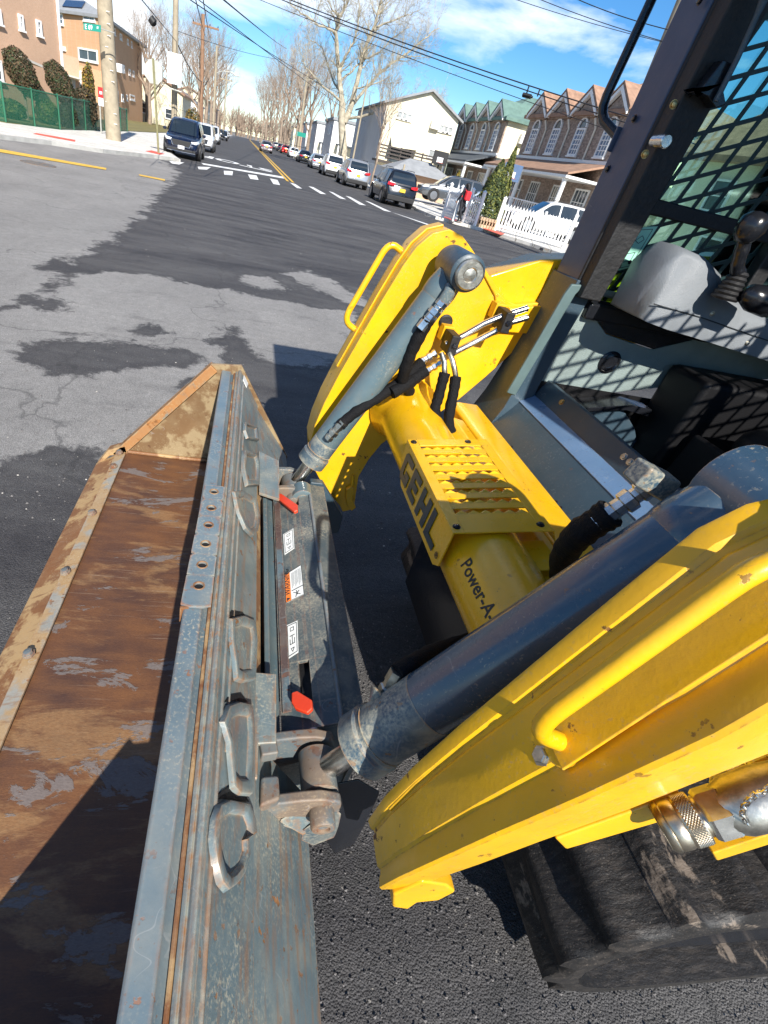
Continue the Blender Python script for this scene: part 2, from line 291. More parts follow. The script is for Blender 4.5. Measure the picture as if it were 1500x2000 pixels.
def asphalt2():
    mt, nt, b = newmat('asphalt'); L = nt.links; t = NN(nt, 'ShaderNodeTexCoord'); v = t.outputs['Object']
    at = NN(nt, 'ShaderNodeAttribute', attribute_name='fresh')
    nz = NN(nt, 'ShaderNodeTexNoise', Scale=1.9, Detail=14, Roughness=.76, Distortion=.25); L.new(v, nz.inputs['Vector'])
    sm = mth(nt, 'ADD', at.outputs['Fac'], mth(nt, 'MULTIPLY', mth(nt, 'SUBTRACT', nz.outputs[0], .5, clamp=False), 2.6, clamp=False), clamp=False)
    r = NN(nt, 'ShaderNodeMapRange'); r.inputs[1].default_value = -.13; r.inputs[2].default_value = .15; L.new(sm, r.inputs[0]); fr = r.outputs[0]
    sa = mth(nt, 'ABSOLUTE', mth(nt, 'SUBTRACT', sm, .10, clamp=False)); rs_ = NN(nt, 'ShaderNodeMapRange'); rs_.inputs[1].default_value = .03; rs_.inputs[2].default_value = .20; rs_.inputs[3].default_value = .75; rs_.inputs[4].default_value = 0; L.new(sa, rs_.inputs[0])
    a, _ = mask(nt, v, .8, .3, .7, stretch=(1,.6,1), detail=10); old = mixc(nt, a, (.215,.207,.195), (.31,.298,.28))
    a2, _ = mask(nt, v, .9, .36, .66, stretch=(.45,1.6,1), detail=12, rough=.68, off=(3,1,0), dist=.3); new_ = mixc(nt, a2, (.028,.027,.030), (.100,.097,.094))
    c = mixc(nt, fr, old, new_); c = mixc(nt, rs_.outputs[0], c, (.035,.034,.036))
    st_, _ = mask(nt, v, 1.3, .56, .70, stretch=(.6,1.3,1), off=(8,5,0), detail=14, rough=.75, dist=.3); c = mixc(nt, mth(nt, 'MULTIPLY', st_, .55), c, (.075,.073,.073))
    sl_, _ = mask(nt, v, .8, .55, .72, stretch=(.6,1.5,1), off=(2,11,0), detail=14, rough=.75, dist=.4); c = mixc(nt, mth(nt, 'MULTIPLY', sl_, .28), c, (.18,.175,.165))
    f, _ = mask(nt, v, 11, .3, .7, detail=8); c = mixc(nt, mth(nt, 'MULTIPLY', f, .30), c, (.085,.08,.078))
    vo = NN(nt, 'ShaderNodeTexVoronoi', Scale=190); L.new(v, vo.inputs['Vector']); wn_ = NN(nt, 'ShaderNodeTexWhiteNoise'); L.new(vo.outputs['Position'], wn_.inputs['Vector'])
    r2 = NN(nt, 'ShaderNodeMapRange'); r2.inputs[3].default_value = .55; r2.inputs[4].default_value = 1.55; L.new(wn_.outputs['Value'], r2.inputs[0])
    mm = NN(nt, 'ShaderNodeMixRGB', blend_type='MULTIPLY'); mm.inputs[0].default_value = .6; L.new(c, mm.inputs[1]); L.new(r2.outputs[0], mm.inputs[2]); c = mm.outputs[0]
    vo2 = NN(nt, 'ShaderNodeTexVoronoi', Scale=38); L.new(v, vo2.inputs['Vector']); r3 = NN(nt, 'ShaderNodeMapRange'); r3.inputs[1].default_value = .10; r3.inputs[2].default_value = .16; r3.inputs[3].default_value = 1; r3.inputs[4].default_value = 0; L.new(vo2.outputs['Distance'], r3.inputs[0])
    wn2 = NN(nt, 'ShaderNodeTexWhiteNoise'); L.new(vo2.outputs['Position'], wn2.inputs['Vector']); r4 = NN(nt, 'ShaderNodeMapRange'); r4.inputs[1].default_value = .78; r4.inputs[2].default_value = .85; L.new(wn2.outputs['Value'], r4.inputs[0]); c = mixc(nt, mth(nt, 'MULTIPLY', mth(nt, 'MULTIPLY', r3.outputs[0], r4.outputs[0]), .6), c, (.30,.28,.25))
    ck = NN(nt, 'ShaderNodeTexVoronoi', Scale=.33, feature='DISTANCE_TO_EDGE'); nq = NN(nt, 'ShaderNodeTexNoise', Scale=1.6, Detail=7); L.new(v, nq.inputs['Vector']); vm = NN(nt, 'ShaderNodeVectorMath', operation='ADD'); L.new(v, vm.inputs[0]); L.new(nq.outputs['Color'], vm.inputs[1]); L.new(vm.outputs[0], ck.inputs['Vector'])
    cr = NN(nt, 'ShaderNodeMapRange'); cr.inputs[1].default_value = .0; cr.inputs[2].default_value = .006; cr.inputs[3].default_value = .5; cr.inputs[4].default_value = 0; L.new(ck.outputs['Distance'], cr.inputs[0]); c = mixc(nt, cr.outputs[0], c, (.03,.03,.03))
    L.new(c, b.inputs['Base Color']); b.inputs['Roughness'].default_value = .78; b.inputs['Specular IOR Level'].default_value = .4
    h = NN(nt, 'ShaderNodeMath', operation='ADD'); L.new(vo.outputs['Distance'], h.inputs[0]); n2 = NN(nt, 'ShaderNodeTexNoise', Scale=95, Detail=8, Roughness=.75); L.new(v, n2.inputs['Vector']); L.new(n2.outputs[0], h.inputs[1])
    bp = NN(nt, 'ShaderNodeBump', Strength=.85, Distance=.005); bp.invert = True; L.new(h.outputs[0], bp.inputs['Height']); L.new(bp.outputs[0], b.inputs['Normal']); return mt
def asphalt(name, lo, hi, mott, stone=.5, bump=1.0, patches=None):
    mt, nt, b = newmat(name); L = nt.links; t = NN(nt, 'ShaderNodeTexCoord'); v = t.outputs['Object']
    a, _ = mask(nt, v, .55, .38, .64, stretch=mott, detail=12, rough=.66, off=(1.7,.2,0), dist=.25); c = mixc(nt, a, lo, hi)
    f, _ = mask(nt, v, 9, .3, .7, detail=8); c = mixc(nt, mth(nt, 'MULTIPLY', f, .35), c, tuple(q*.55 for q in hi))
    vo = NN(nt, 'ShaderNodeTexVoronoi', Scale=115); L.new(v, vo.inputs['Vector'])
    wn_ = NN(nt, 'ShaderNodeTexWhiteNoise'); L.new(vo.outputs['Position'], wn_.inputs['Vector'])
    r = NN(nt, 'ShaderNodeMapRange'); r.inputs[1].default_value = .0; r.inputs[2].default_value = 1; r.inputs[3].default_value = .45; r.inputs[4].default_value = 1.6; L.new(wn_.outputs['Value'], r.inputs[0])
    mm = NN(nt, 'ShaderNodeMixRGB', blend_type='MULTIPLY'); mm.inputs[0].default_value = stone; L.new(c, mm.inputs[1]); L.new(r.outputs[0], mm.inputs[2]); c = mm.outputs[0]
    sp, _ = mask(nt, v, 95, .70, .73, detail=2, off=(3,3,3)); c = mixc(nt, mth(nt, 'MULTIPLY', sp, .55), c, (.30,.28,.26))
    ck = NN(nt, 'ShaderNodeTexVoronoi', Scale=.45, feature='DISTANCE_TO_EDGE'); mpn = NN(nt, 'ShaderNodeMapping'); 
    nz = NN(nt, 'ShaderNodeTexNoise', Scale=2.0, Detail=6); L.new(v, nz.inputs['Vector']); vm = NN(nt, 'ShaderNodeVectorMath', operation='ADD'); L.new(v, vm.inputs[0]); L.new(nz.outputs['Color'], vm.inputs[1]); L.new(vm.outputs[0], ck.inputs['Vector'])
    cr = NN(nt, 'ShaderNodeMapRange'); cr.inputs[1].default_value = .0; cr.inputs[2].default_value = .008; cr.inputs[3].default_value = .55; cr.inputs[4].default_value = 0; L.new(ck.outputs['Distance'], cr.inputs[0]); c = mixc(nt, cr.outputs[0], c, tuple(q*.35 for q in lo))
    L.new(c, b.inputs['Base Color']); b.inputs['Roughness'].default_value = .8; b.inputs['Specular IOR Level'].default_value = .35
    h = NN(nt, 'ShaderNodeMath', operation='ADD'); L.new(vo.outputs['Distance'], h.inputs[0]); n2 = NN(nt, 'ShaderNodeTexNoise', Scale=60, Detail=5); L.new(v, n2.inputs['Vector']); L.new(n2.outputs[0], h.inputs[1])
    bp = NN(nt, 'ShaderNodeBump', Strength=bump, Distance=.005); bp.invert = True; L.new(h.outputs[0], bp.inputs['Height']); L.new(bp.outputs[0], b.inputs['Normal']); return mt
M['asphalt'] = asphalt2()
#'old_asphalt', (.060,.058,.058), (.205,.198,.185), (1.0,.75,1), .45)
#'newer_asphalt', (.028,.028,.031), (.085,.083,.082), (.45,1.5,1), .5)
M['concrete'] = simple('pale_concrete', (.66,.64,.59), .85, vary=.14, vscale=2.5, bump=.3, bscale=90)
_nt = M['concrete'].node_tree; _b = _nt.nodes['Principled BSDF']; _src = _b.inputs['Base Color'].links[0].from_socket; _t = NN(_nt, 'ShaderNodeTexCoord'); _mp = NN(_nt, 'ShaderNodeMapping'); _mp.inputs['Rotation'].default_value = (0,0,.42); _nt.links.new(_t.outputs['Object'], _mp.inputs[0])
_br = NN(_nt, 'ShaderNodeTexBrick', Scale=.62); _br.offset = 0; _br.inputs['Color1'].default_value = (1,1,1,1); _br.inputs['Color2'].default_value = (.86,.85,.84,1); _br.inputs['Mortar'].default_value = (.42,.40,.38,1); _br.inputs['Mortar Size'].default_value = .012; _br.inputs['Row Height'].default_value = .5; _nt.links.new(_mp.outputs[0], _br.inputs['Vector'])
_mm = NN(_nt, 'ShaderNodeMixRGB', blend_type='MULTIPLY'); _mm.inputs[0].default_value = 1; _nt.links.new(_src, _mm.inputs[1]); _nt.links.new(_br.outputs[0], _mm.inputs[2]); _nt.links.new(_mm.outputs[0], _b.inputs['Base Color'])
M['kerb'] = simple('kerb_concrete', (.42,.41,.38), .85, vary=.2, vscale=3)
M['roadwhite'] = simple('white_road_paint', (.70,.70,.68), .7, vary=.18, vscale=6)
M['roadyellow'] = simple('yellow_road_paint', (.66,.40,.05), .7, vary=.2, vscale=6)
M['ramp_red'] = simple('red_tactile_paving', (.60,.10,.06), .7, vary=.15)
M['lawn'] = simple('winter_lawn', (.17,.145,.05), .95, vary=.35, vscale=1.2, bump=.8, bscale=30)
M['dirt'] = simple('far_ground', (.17,.15,.12), .95, vary=.3, vscale=.05)
g = MB().poly([(-1500,-400,-.03),(1500,-400,-.03),(1500,2200,-.03),(-1500,2200,-.03)]).build('ground', M['dirt']); struct(g)
def grid_lines(lo, f0, f1, hi, fine, grow=1.12):
    out = [f0]; x = f0; st = fine
    while x > lo: st = min(3.0, st*grow); x -= st; out.append(max(lo, x))
    out = out[::-1]; x = f0
    while x < f1: x += fine; out.append(x)
    st = fine
    while x < hi: st = min(3.0, st*grow); x += st; out.append(min(hi, x))
    return out
def zpoly(*px): return [(oZ(x, y).x, oZ(x, y).y) for x, y in px]
# (outline on the ground, +1 newer dark asphalt / -1 worn pale again), later ones win
_seam = zpoly((350,333),(345,350),(325,368),(302,395),(275,425),(240,455),(195,478),(160,500),(120,528),(88,560),(40,585),(-40,620),(-260,720))
ZONES = [(_seam+[(-8,1.0),(-8,-6),(30,-6),(30,16),(13.6,24.0),(9.4,29.6),(9.3,60),(6.5,130),(3,300),(-12,300),(-5.2,60),(-4.9,30.6)], 1),
 (zpoly((130,545),(200,530),(300,538),(420,560),(520,582),(620,600),(700,615),(720,650),(640,668),(560,655),(430,640),(420,690),(400,735),(330,745),(280,775),(200,790),(60,800),(-80,860),(-200,900),(-300,760),(-60,640),(40,600),(90,570)), -1),
 (zpoly((380,770),(300,840),(245,880),(200,900),(130,880),(60,900),(-40,920),(-150,940),(-120,800),(20,740),(120,745),(230,730),(330,745)), -1),
 (zpoly((470,620),(560,640),(690,655),(700,690),(640,720),(560,715),(470,680)), -1),
 (zpoly((555,535),(600,528),(650,548),(700,580),(720,600),(660,590),(610,560)), -1), (zpoly((480,535),(530,540),(560,565),(520,572),(470,548)), -1),
 (zpoly((40,680),(130,655),(250,670),(330,680),(410,695),(380,722),(290,712),(190,735),(110,728),(60,710)), 1), (zpoly((70,512),(130,500),(160,515),(120,528),(80,522)), 1),
 (zpoly((-20,905),(60,880),(150,862),(205,890),(170,960),(110,1010),(30,1120),(-60,1180)), 1), (zpoly((60,590),(110,578),(135,590),(110,612),(60,620)), 1), (zpoly((250,645),(300,640),(330,652),(290,665)), 1)]
def sdist(p, poly):
    best = 1e9; inside = False; x, y = p; n = len(poly)
    for i in range(n):
        x0, y0 = poly[i]; x1, y1 = poly[(i+1)%n]; dx, dy = x1-x0, y1-y0; L2 = dx*dx+dy*dy
        t = 0 if L2 == 0 else max(0, min(1, ((x-x0)*dx+(y-y0)*dy)/L2)); d = math.hypot(x-x0-t*dx, y-y0-t*dy); best = min(best, d)
        if (y0 > y) != (y1 > y) and x < (x1-x0)*(y-y0)/(y1-y0)+x0: inside = not inside
    return best if inside else -best
gx = grid_lines(-70, -3.2, 3.2, 70, .09); gy = grid_lines(-30, 0.6, 8, 420, .09)
ZB = [(z, s_, min(q[0] for q in z)-.6, max(q[0] for q in z)+.6, min(q[1] for q in z)-.6, max(q[1] for q in z)+.6) for z, s_ in ZONES]
vals = []; vv = []
for y in gy:
    for x in gx:
        val = -.5
        for z, s_, ax, bx, ay, by in ZB:
            if ax < x < bx and ay < y < by:
                sc_ = .5+.08*abs(y); d = max(-.5, min(.5, sdist((x,y), z)/sc_*2.2))
                if s_ > 0: val = max(val, d)
                else: val = min(val, -d)
        vals.append(val); vv.append((x,y,0))
nx = len(gx); ff = [(j*nx+i, j*nx+i+1, (j+1)*nx+i+1, (j+1)*nx+i) for j in range(len(gy)-1) for i in range(nx-1)]
me = bpy.data.meshes.new('road'); me.from_pydata(vv, [], ff); me.update(); at_ = me.attributes.new('fresh', 'FLOAT', 'POINT'); at_.data.foreach_set('value', vals)
me.materials.append(M['asphalt']); g = bpy.data.objects.new('road', me); C.objects.link(g); struct(g)
def decal(name, quad, mat, z=.012):
    o = MB().poly([(q.x, q.y, z) for q in (oZ(*p) for p in quad)]).build(name, mat); struct(o); return o
def wdecal(name, quad, mat, z=.012):
    o = MB().poly([(q[0], q[1], z) for q in quad]).build(name, mat); struct(o); return o
SD = Vector((-.0260, 1.0, 0)).normalized(); SR = Vector((1, .026, 0)).normalized()      # the street runs a touch off the machine's axis
def ST(u, v, z=0.0): return SR*u + SD*v + Vector((0, 0, z))        # u across, v along the street
# lane lines of the near street
Y_ = M['roadyellow']; Wh = M['roadwhite']
decal('road_marking', ((-120,276),(0,292),(0,298),(-120,282)), Y_); decal('road_marking', ((0,292),(208,329),(207,332.5),(0,298)), Y_); decal('road_marking', ((271,341),(322,351),(322,354),(273,344)), Y_)
for i, (a, c) in enumerate(((2.55,2.70),(2.85,3.0))): wdecal('road_marking', [ST(a, 33.0), ST(c, 33.0), ST(c, 260), ST(a, 260)], Y_)
# STOP bar, crosswalk, lettering
decal('stop_line', ((393,318.5),(397,322),(556,349.5),(553,345.5)), Wh)
for q in (((330,315),(360,318),(350,322),(336,320)), ((386,326),(412,327),(404,332),(388,331)), ((437,334),(455,335),(454,343),(438,342)), ((484,341),(501,343),(505,352),(489,350)), ((527,349),(542,352),(547,362),(534,360)), ((566,357),(577,360),(590,369),(580,368)), ((602,364),(612,366),(637,380),(626,379)), ((642,374),(650,376),(676,390),(664,388)), ((675,383),(684,385),(715,402),(702,400)), ((712,392),(722,395),(765,415),(750,412)), ((765,415),(775,418),(860,446),(846,444))): decal('crosswalk_bar', q, Wh)
decal('road_marking', ((640,372),(646,372),(1080,488),(1074,490)), Wh, .0118) if False else None
def road_text(s, u0, v0, size, sy):
    cu = bpy.data.curves.new('t', 'FONT'); cu.body = s; cu.size = size; cu.resolution_u = 2; cu.offset = .07; ob = bpy.data.objects.new('tmp', cu); me = bpy.data.meshes.new_from_object(ob); bpy.data.objects.remove(ob)
    for v in me.vertices: p = ST(u0-v.co.x, v0-v.co.y*sy, .013); v.co = p
    me.materials.clear(); me.materials.append(Wh); me.flip_normals(); o = bpy.data.objects.new('road_lettering', me); C.objects.link(o); struct(o)
road_text('STOP', 2.1, 41.2, 2.0, 1.9)
# kerbed pavements
def pavement(name, pts, h=.13, kerbw=.16):
    pts = [Vector((p[0], p[1], 0)) for p in pts]; b = MB(); k = len(pts)
    b.slab([Vector((p.x,p.y,-.02)) for p in pts], (0,0,1), h+.02); o = b.build(name, M['concrete']); struct(o); return o
kl = [oZ(*p, .0) for p in ((-260,240),(0,272),(100,283.5),(200,299),(300,309),(340,314.5),(351,318))]
pavement('pavement', [(-60,10),(-40,11)]+[(p.x,p.y) for p in kl]+[(-4.75,33.5),(-5.6,60),(-8.5,150),(-11,260),(-15,260),(-9.5,60),(-9.6,47),(-9.35,30.7),(-10.4,27.0),(-16,23),(-60,16)])
kb_ = MB(); pk = [(p.x,p.y,.0) for p in kl]+[(-4.72,33.5,0),(-5.57,60,0)]
for a, c in zip(pk, pk[1:]):
    a = Vector(a); c = Vector(c); n = Vector((c.y-a.y, -(c.x-a.x), 0)).normalized()*.03; kb_.slab([a-n*.1, c-n*.1, c+n, a+n], (0,0,1), .134)
struct(kb_.build('kerb', M['kerb']))
decal('tactile_ramp', ((65,270),(72,268),(148,281),(147,285)), M['ramp_red'], .134)
decal('tactile_ramp', ((283,302),(296,300),(322,307),(312,309)), M['ramp_red'], .134)
kr = [oZ(*p) for p in ((1180,530),(1034,480),(960,457),(905,442),(850,428),(812,412))]
pavement('pavement', [(34,6),(kr[0].x+6,kr[0].y-7)]+[(p.x,p.y) for p in kr]+[(9.35,33.5),(9.3,60),(6.9,130),(3.4,260),(5.5,260),(9,130),(11.3,60),(11.6,40),(13.2,34),(16.9,29.9),(22,22),(40,8)])
decal('tactile_ramp', ((862,429),(872,427),(892,436),(884,438)), M['ramp_red'], .134); decal('tactile_ramp', ((940,452),(950,450),(984,462),(976,465)), M['ramp_red'], .134)
# storm drain let into the kerb
p = oZ(1075,490,.05); dr = MB().box(p.x-.5,p.x+.5,p.y-.25,p.y+.1,-.01,.10).build('kerb_drain', M['rusty']); tag(dr, 'rusty cast iron drain in the kerb by the white picket fence', 'drain')
# front yards and driveways
struct(MB().slab([(11.3,40,-.02),(11.0,60,-.02),(8.8,130,-.02),(5,260,-.02),(80,260,-.02),(80,0,-.02),(34,6,-.02),(17.2,30.0,-.02),(13.4,34.2,-.02),(11.7,40,-.02)], (0,0,1), .18).build('front_yard', M['concrete']))
struct(MB().slab([(-10.2,27,-.02),(-9.4,31,-.02),(-9.6,47,-.02),(-9.7,60,-.02),(-15,260,-.02),(-90,260,-.02),(-90,14,-.02),(-60,16,-.02),(-16,23,-.02)], (0,0,1), .17).build('lawn', M['lawn']))
mh = MB(); c = oZ(75,320); mh.tube_rings(c+V(0,0,.0), V(0,0,1), [(0,.42),(.010,.42),(.0105,.36),(.008,.355),(.0085,.01)], 28); tag(mh.build('manhole_cover', M['rusty']), 'round rusty manhole cover in the grey asphalt, left of the dark patch', 'manhole cover')
# loose grit near the machine, and pale stones on the road
gr = MB(); rg = random.Random(11)
for i in range(23400):
    if i < 22000: x, y = rg.uniform(-.2,3.6), rg.uniform(-.3,2.6); s = rg.choice((.0018,.0025,.0035,.005))*rg.uniform(.6,1.2)
    else:
        y = 2+rg.random()**1.5*14; x = rg.uniform(-.75,.5)*y; s = rg.choice((.004,.005,.007,.010))*rg.uniform(.5,1.0)
    a = rg.random()*6.28; p = V(x,y,.005); c_, s_ = math.cos(a)*s, math.sin(a)*s
    gr.mi = rg.choice((0,0,0,0,1)) if i < 22000 else rg.choice((0,1,1,2))
    gr.add([p+V(c_,s_,0), p+V(-s_,c_*rg.uniform(.6,1),0), p+V(-c_,-s_,0), p+V(s_,-c_,0), p+V(0,0,s*rg.uniform(.5,1.0))], [(0,1,4),(1,2,4),(2,3,4),(3,0,4)])
M['grit0'] = simple('dark_grit', (.085,.08,.08), .8); M['grit1'] = simple('grey_grit', (.15,.14,.135), .9); M['grit2'] = simple('pale_stone', (.45,.42,.38), .8)
o = gr.build('loose_gravel', [M['grit0'], M['grit1'], M['grit2']]); o['kind'] = 'stuff'; o['label'] = 'loose grit and small stones lying on the road around the machine'
M['brass'] = simple('brass_bolt', (.50,.36,.16), .4, 1, vary=.3, vscale=50)
M['sheetrust'] = worn('flaking_blue_over_rust', (.09,.14,.17), .5, rust=(.12,.055,.035), dust=(.4,.35,.27), chips=1.3, dustamt=.6, scratch=.6, edgew=.005, edger=1.2, blotch=(.075,.04,.035), blotchamt=.9)
M['sillsky'] = worn('sill_ledge_sky_reflection', (.10,.18,.31), .3, rust=(.10,.05,.03), dust=(.3,.3,.3), chips=.9, dustamt=.3, scratch=.5, edgew=.003, edger=.8, coat=.4)  # blue of the reflected sky is put into the ledge colour
# =================================================================== the bucket
BK = thing('loader_bucket', 'rusty brown bucket with scratched blue grey rail on the front of the yellow loader', 'bucket', (-.15, .95, .42), world=True)
BY0, BY1 = .045, 1.945
inner = [(-.44,.462),(-.20,.458),(.0,.462),(.06,.478),(.095,.515),(.10,.56),(.085,.62),(.045,.72),(.0,.82),(-.03,.868)]
outer = [(-.02,.872),(.008,.83),(.06,.72),(.105,.62),(.120,.56),(.112,.505),(.07,.462),(.0,.446),(-.20,.442),(-.44,.446)]
MB().prism(inner+outer, BY0, BY1).build('shell', M['rust'], BK, bevel=.002)
# blade with bevelled nose and wear strip, plough bolts
MB().slab([V(-.432,BY0,.470), V(-.555,BY0,.392), V(-.555,BY1-.005,.392), V(-.432,BY1-.005,.470)], V(.5,0,-.8), .018).build('cutting_edge', M['rustedge'], BK, bevel=.004)
MB().slab([V(-.425,BY0,.470), V(-.466,BY0,.458), V(-.466,BY1-.04,.458), V(-.425,BY1-.04,.470)], V(-.25,0,1), .006).build('wear_strip', M['wearstrip'], BK, bevel=.001)
EN = V(-.25,0,1).normalized()
for px_, py_ in ((222,912),(180,1003),(128,1118),(57,1278),(233,885)):
    p = oP(px_, py_, V(-.446,0,.474), EN); b = MB(); b.tube_rings(p, EN, [(0,.016),(.004,.016),(.005,.013),(.012,.012),(.014,.008)], 8); b.build('plough_bolt', M['rusty'], BK, smooth=40)
p = None
for k in range(1):
    y = .22
    b = MB(); b.tube_rings(V(-.446,y,.474), EN, [(0,.016),(.004,.016),(.005,.013),(.012,.012),(.014,.008)], 8); b.build('plough_bolt', M['rusty'], BK, smooth=40)
# end plates with thickened sloping edge
EP = [(-.485,.452),(-.10,.905),(.018,.918),(.262,.530),(.235,.44),(-.43,.435)]
for y0, y1 in ((BY1, BY1+.014), (BY0-.014, BY0)):
    e_ = MB().prism(EP, y0, y1).build('end_plate', M['endplate'] if 'endplate' in M else M['rust'], BK, bevel=.002)
    yy0, yy1 = (y0-.014, y1+.016) if y0 > 0 else (y0-.016, y1+.014)
    a = V(-.485,0,.452); c = V(-.10,0,.905); n = V(c.z-a.z,0,-(c.x-a.x)).normalized()*-1
    MB().slab([a+V(0,yy0,0), c+V(0,yy0,0), c+V(0,yy1,0), a+V(0,yy1,0)], -n, -.040 if False else .036).build('edge_bar', M['edgebar'], e_, bevel=.003)
    MB().prism([(-.495,.44),(-.545,.38),(-.555,.386),(-.50,.468),(-.43,.50),(-.42,.46)], yy0, yy1).build('corner_shoe', M['rustedge'], e_, bevel=.004)
MB().tube([(-.42,1.938,.468),(-.2,1.938,.466),(0,1.938,.47)], .008, 8).build('weld_bead', M['rustedge'], BK, smooth=60)
# back rail: folded lip, groove, ridge
rail = MB().prism([(-.057,.884),(-.053,.8885),(-.022,.887),(-.016,.878),(-.008,.874),(-.008,.82),(-.045,.83),(-.057,.86)], BY0, BY1+.001).build('back_rail', M['rail'], BK, bevel=.002)
MB().prism([(-.0095,.85),(-.0095,.884),(-.006,.886),(-.003,.884),(-.003,.85)], BY0+.001, BY1-.002).build('rail_weld', M['rustedge'], rail, bevel=.001)
MB().prism([(-.0025,.85),(-.0025,.888),(.003,.893),(.006,.889),(.009,.896),(.016,.900),(.021,.894),(.021,.85)], BY0, BY1+.013).build('top_ridge', M['sheet'], rail, bevel=.0015)
SN = V(.858,0,.515)
MB().slab([V(.021,BY0-.01,.892), V(.102,BY0-.01,.755), V(.102,BY1+.012,.755), V(.021,BY1+.012,.892)], -SN, .008).build('back_sheet', M['sheet'], BK, bevel=.002)
MB().slab([V(.094,BY0-.01,.752), V(.240,BY0-.01,.515), V(.240,.505,.515), V(.094,.505,.752)], -SN, .008).build('lower_back_sheet', M['sheet'], BK, bevel=.002)
MB().slab([V(.094,1.46,.752), V(.255,1.46,.535), V(.255,BY1+.01,.535), V(.094,BY1+.01,.752)], -SN, .008).build('lower_back_sheet', M['sheet'], BK, bevel=.002)
MB().slab([V(.094,.505,.750), V(.118,.505,.70), V(.118,1.46,.70), V(.094,1.46,.750)], -SN, .006).build('gap_strip', M['rustedge'], BK)
# lighter edge angle at the far top corner, little reflector
MB().slab([oP(x, y_, V(.021,0,.892)+SN*.002, SN) for x, y_ in ((478,725),(484,750),(481,757),(474,742))], SN, .002).build('reflector', M['white_label'], BK)
# strip with six holes bolted over the rail
def hole_plate():
    o0 = [oP(x, y_, V(0,0,.8925), V(0,0,1)) for x, y_ in ((400,948),(440,948),(412,1182),(352,1184))]
    A0, A1, A2, A3 = o0
    cs = [(418,962),(412,994),(406,1027),(400,1064),(394,1105),(387,1146)]
    cc = [oP(x, y_, V(0,0,.8925), V(0,0,1)) for x, y_ in cs]
    ysx = [A0.y]+[(cc[i].y+cc[i+1].y)/2 for i in range(5)]+[A3.y]
    b = MB(); L_ = lambda y: A0.lerp(A3, (A0.y-y)/(A0.y-A3.y)).x; R_ = lambda y: A1.lerp(A2, (A1.y-y)/(A1.y-A2.y)).x
    r = .0095; n = 24
    for i in range(6):
        ya, yb = ysx[i], ysx[i+1]; cx_, cy_ = cc[i].x, cc[i].y
        cx_ = (L_(cy_)+R_(cy_))/2
        sq = []; ci = []
        for k in range(n):
            an = 2*math.pi*k/n; dx, dy = math.cos(an), math.sin(an); ci.append((cx_+dx*r, cy_+dy*r*1.0))
            hx = (R_(cy_)-L_(cy_))/2; 
            tx = hx/abs(dx) if abs(dx) > 1e-6 else 9; ty = ((ya-cy_) if dy > 0 else (cy_-yb))/abs(dy) if abs(dy) > 1e-6 else 9
            t = min(tx, ty); yy_ = cy_+dy*t; u_ = max(-1, min(1, dx*t/hx)); sq.append(((L_(yy_)+R_(yy_))/2+u_*(R_(yy_)-L_(yy_))/2, yy_))
        for z0, z1 in ((.8895,.8955),):
            vs = [(x,y,z1) for x,y in sq]+[(x,y,z1+0) for x,y in ci]+[(x,y,z0) for x,y in ci]+[(x,y,z0) for x,y in sq]
            fs = []
            for k in range(n):
                j = (k+1)%n; fs += [(k,j,n+j,n+k), (n+k,n+j,2*n+j,2*n+k), (3*n+k,3*n+j,j,k)]
            b.add(vs, fs)
        b2 = None
    hp_ = b.build('drilled_plate', M['rail'], BK)
    for c in cc:
        q = V((L_(c.y)+R_(c.y))/2, c.y, .8955)
        MB().tube([q+V(math.cos(a_)*.0108, math.sin(a_)*.0108, 0) for a_ in [2*math.pi*k/20 for k in range(21)]], .0016, 6).build('hole_rim', M['rustedge'], hp_, smooth=60)
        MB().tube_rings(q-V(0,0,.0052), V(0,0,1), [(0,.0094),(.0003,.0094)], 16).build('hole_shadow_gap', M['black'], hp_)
    MB().slab([A3+V(0,-.004,0), A3+V(.0,-.004,-.04), A3+V(.016,-.002,-.045), A2.lerp(A3,.72)+V(0,-.004,0)], V(0,1,0), .004).build('folded_end', M['rustedge'], hp_)
hole_plate()
# hook castings pressed onto the back sheet
def casting(px_outline, h, name='hook_casting', mat='sheet', par=BK, drop=.9):
    c0 = V(.021,0,.892); q = [oP(x, y_, c0+SN*.002, SN) for x, y_ in px_outline]; cen = sum(q, V(0,0,0))/len(q)
    secs = [[p for p in q], [cen+(p-cen)*.95+SN*h*.9 for p in q], [cen+(p-cen)*.91+SN*h for p in q], [cen+(p-cen)*.76+SN*h for p in q], [cen+(p-cen)*.71+SN*(h*.80) for p in q], [cen+(p-cen)*.66+SN*(h*.25) for p in q]]
    b = MB(); b.strip(secs, True); k = len(q); b.add([p for p in secs[-1]], [tuple(range(k))]); return b.build(name, M[mat], par, smooth=38)
casting([(420,1572),(440,1562),(480,1570),(492,1600),(494,1628),(478,1640),(480,1672),(468,1712),(450,1735),(436,1745),(422,1728),(412,1690),(406,1640),(410,1600)], .010)
casting([(440,1378),(462,1370),(488,1376),(491,1420),(488,1500),(486,1556),(462,1556),(448,1540),(444,1500),(440,1450),(428,1410)], .009)
casting([(446,1208),(470,1202),(494,1212),(498,1250),(494,1330),(470,1335),(456,1330),(452,1290),(446,1250)], .009)
casting([(452,960),(470,958),(498,975),(505,1010),(500,1040),(490,1050),(475,1035),(460,1000)], .009)
casting([(472,880),(498,885),(503,905),(502,950),(478,952),(470,915)], .012)
casting([(474,825),(500,835),(503,862),(480,858),(474,842)], .010)
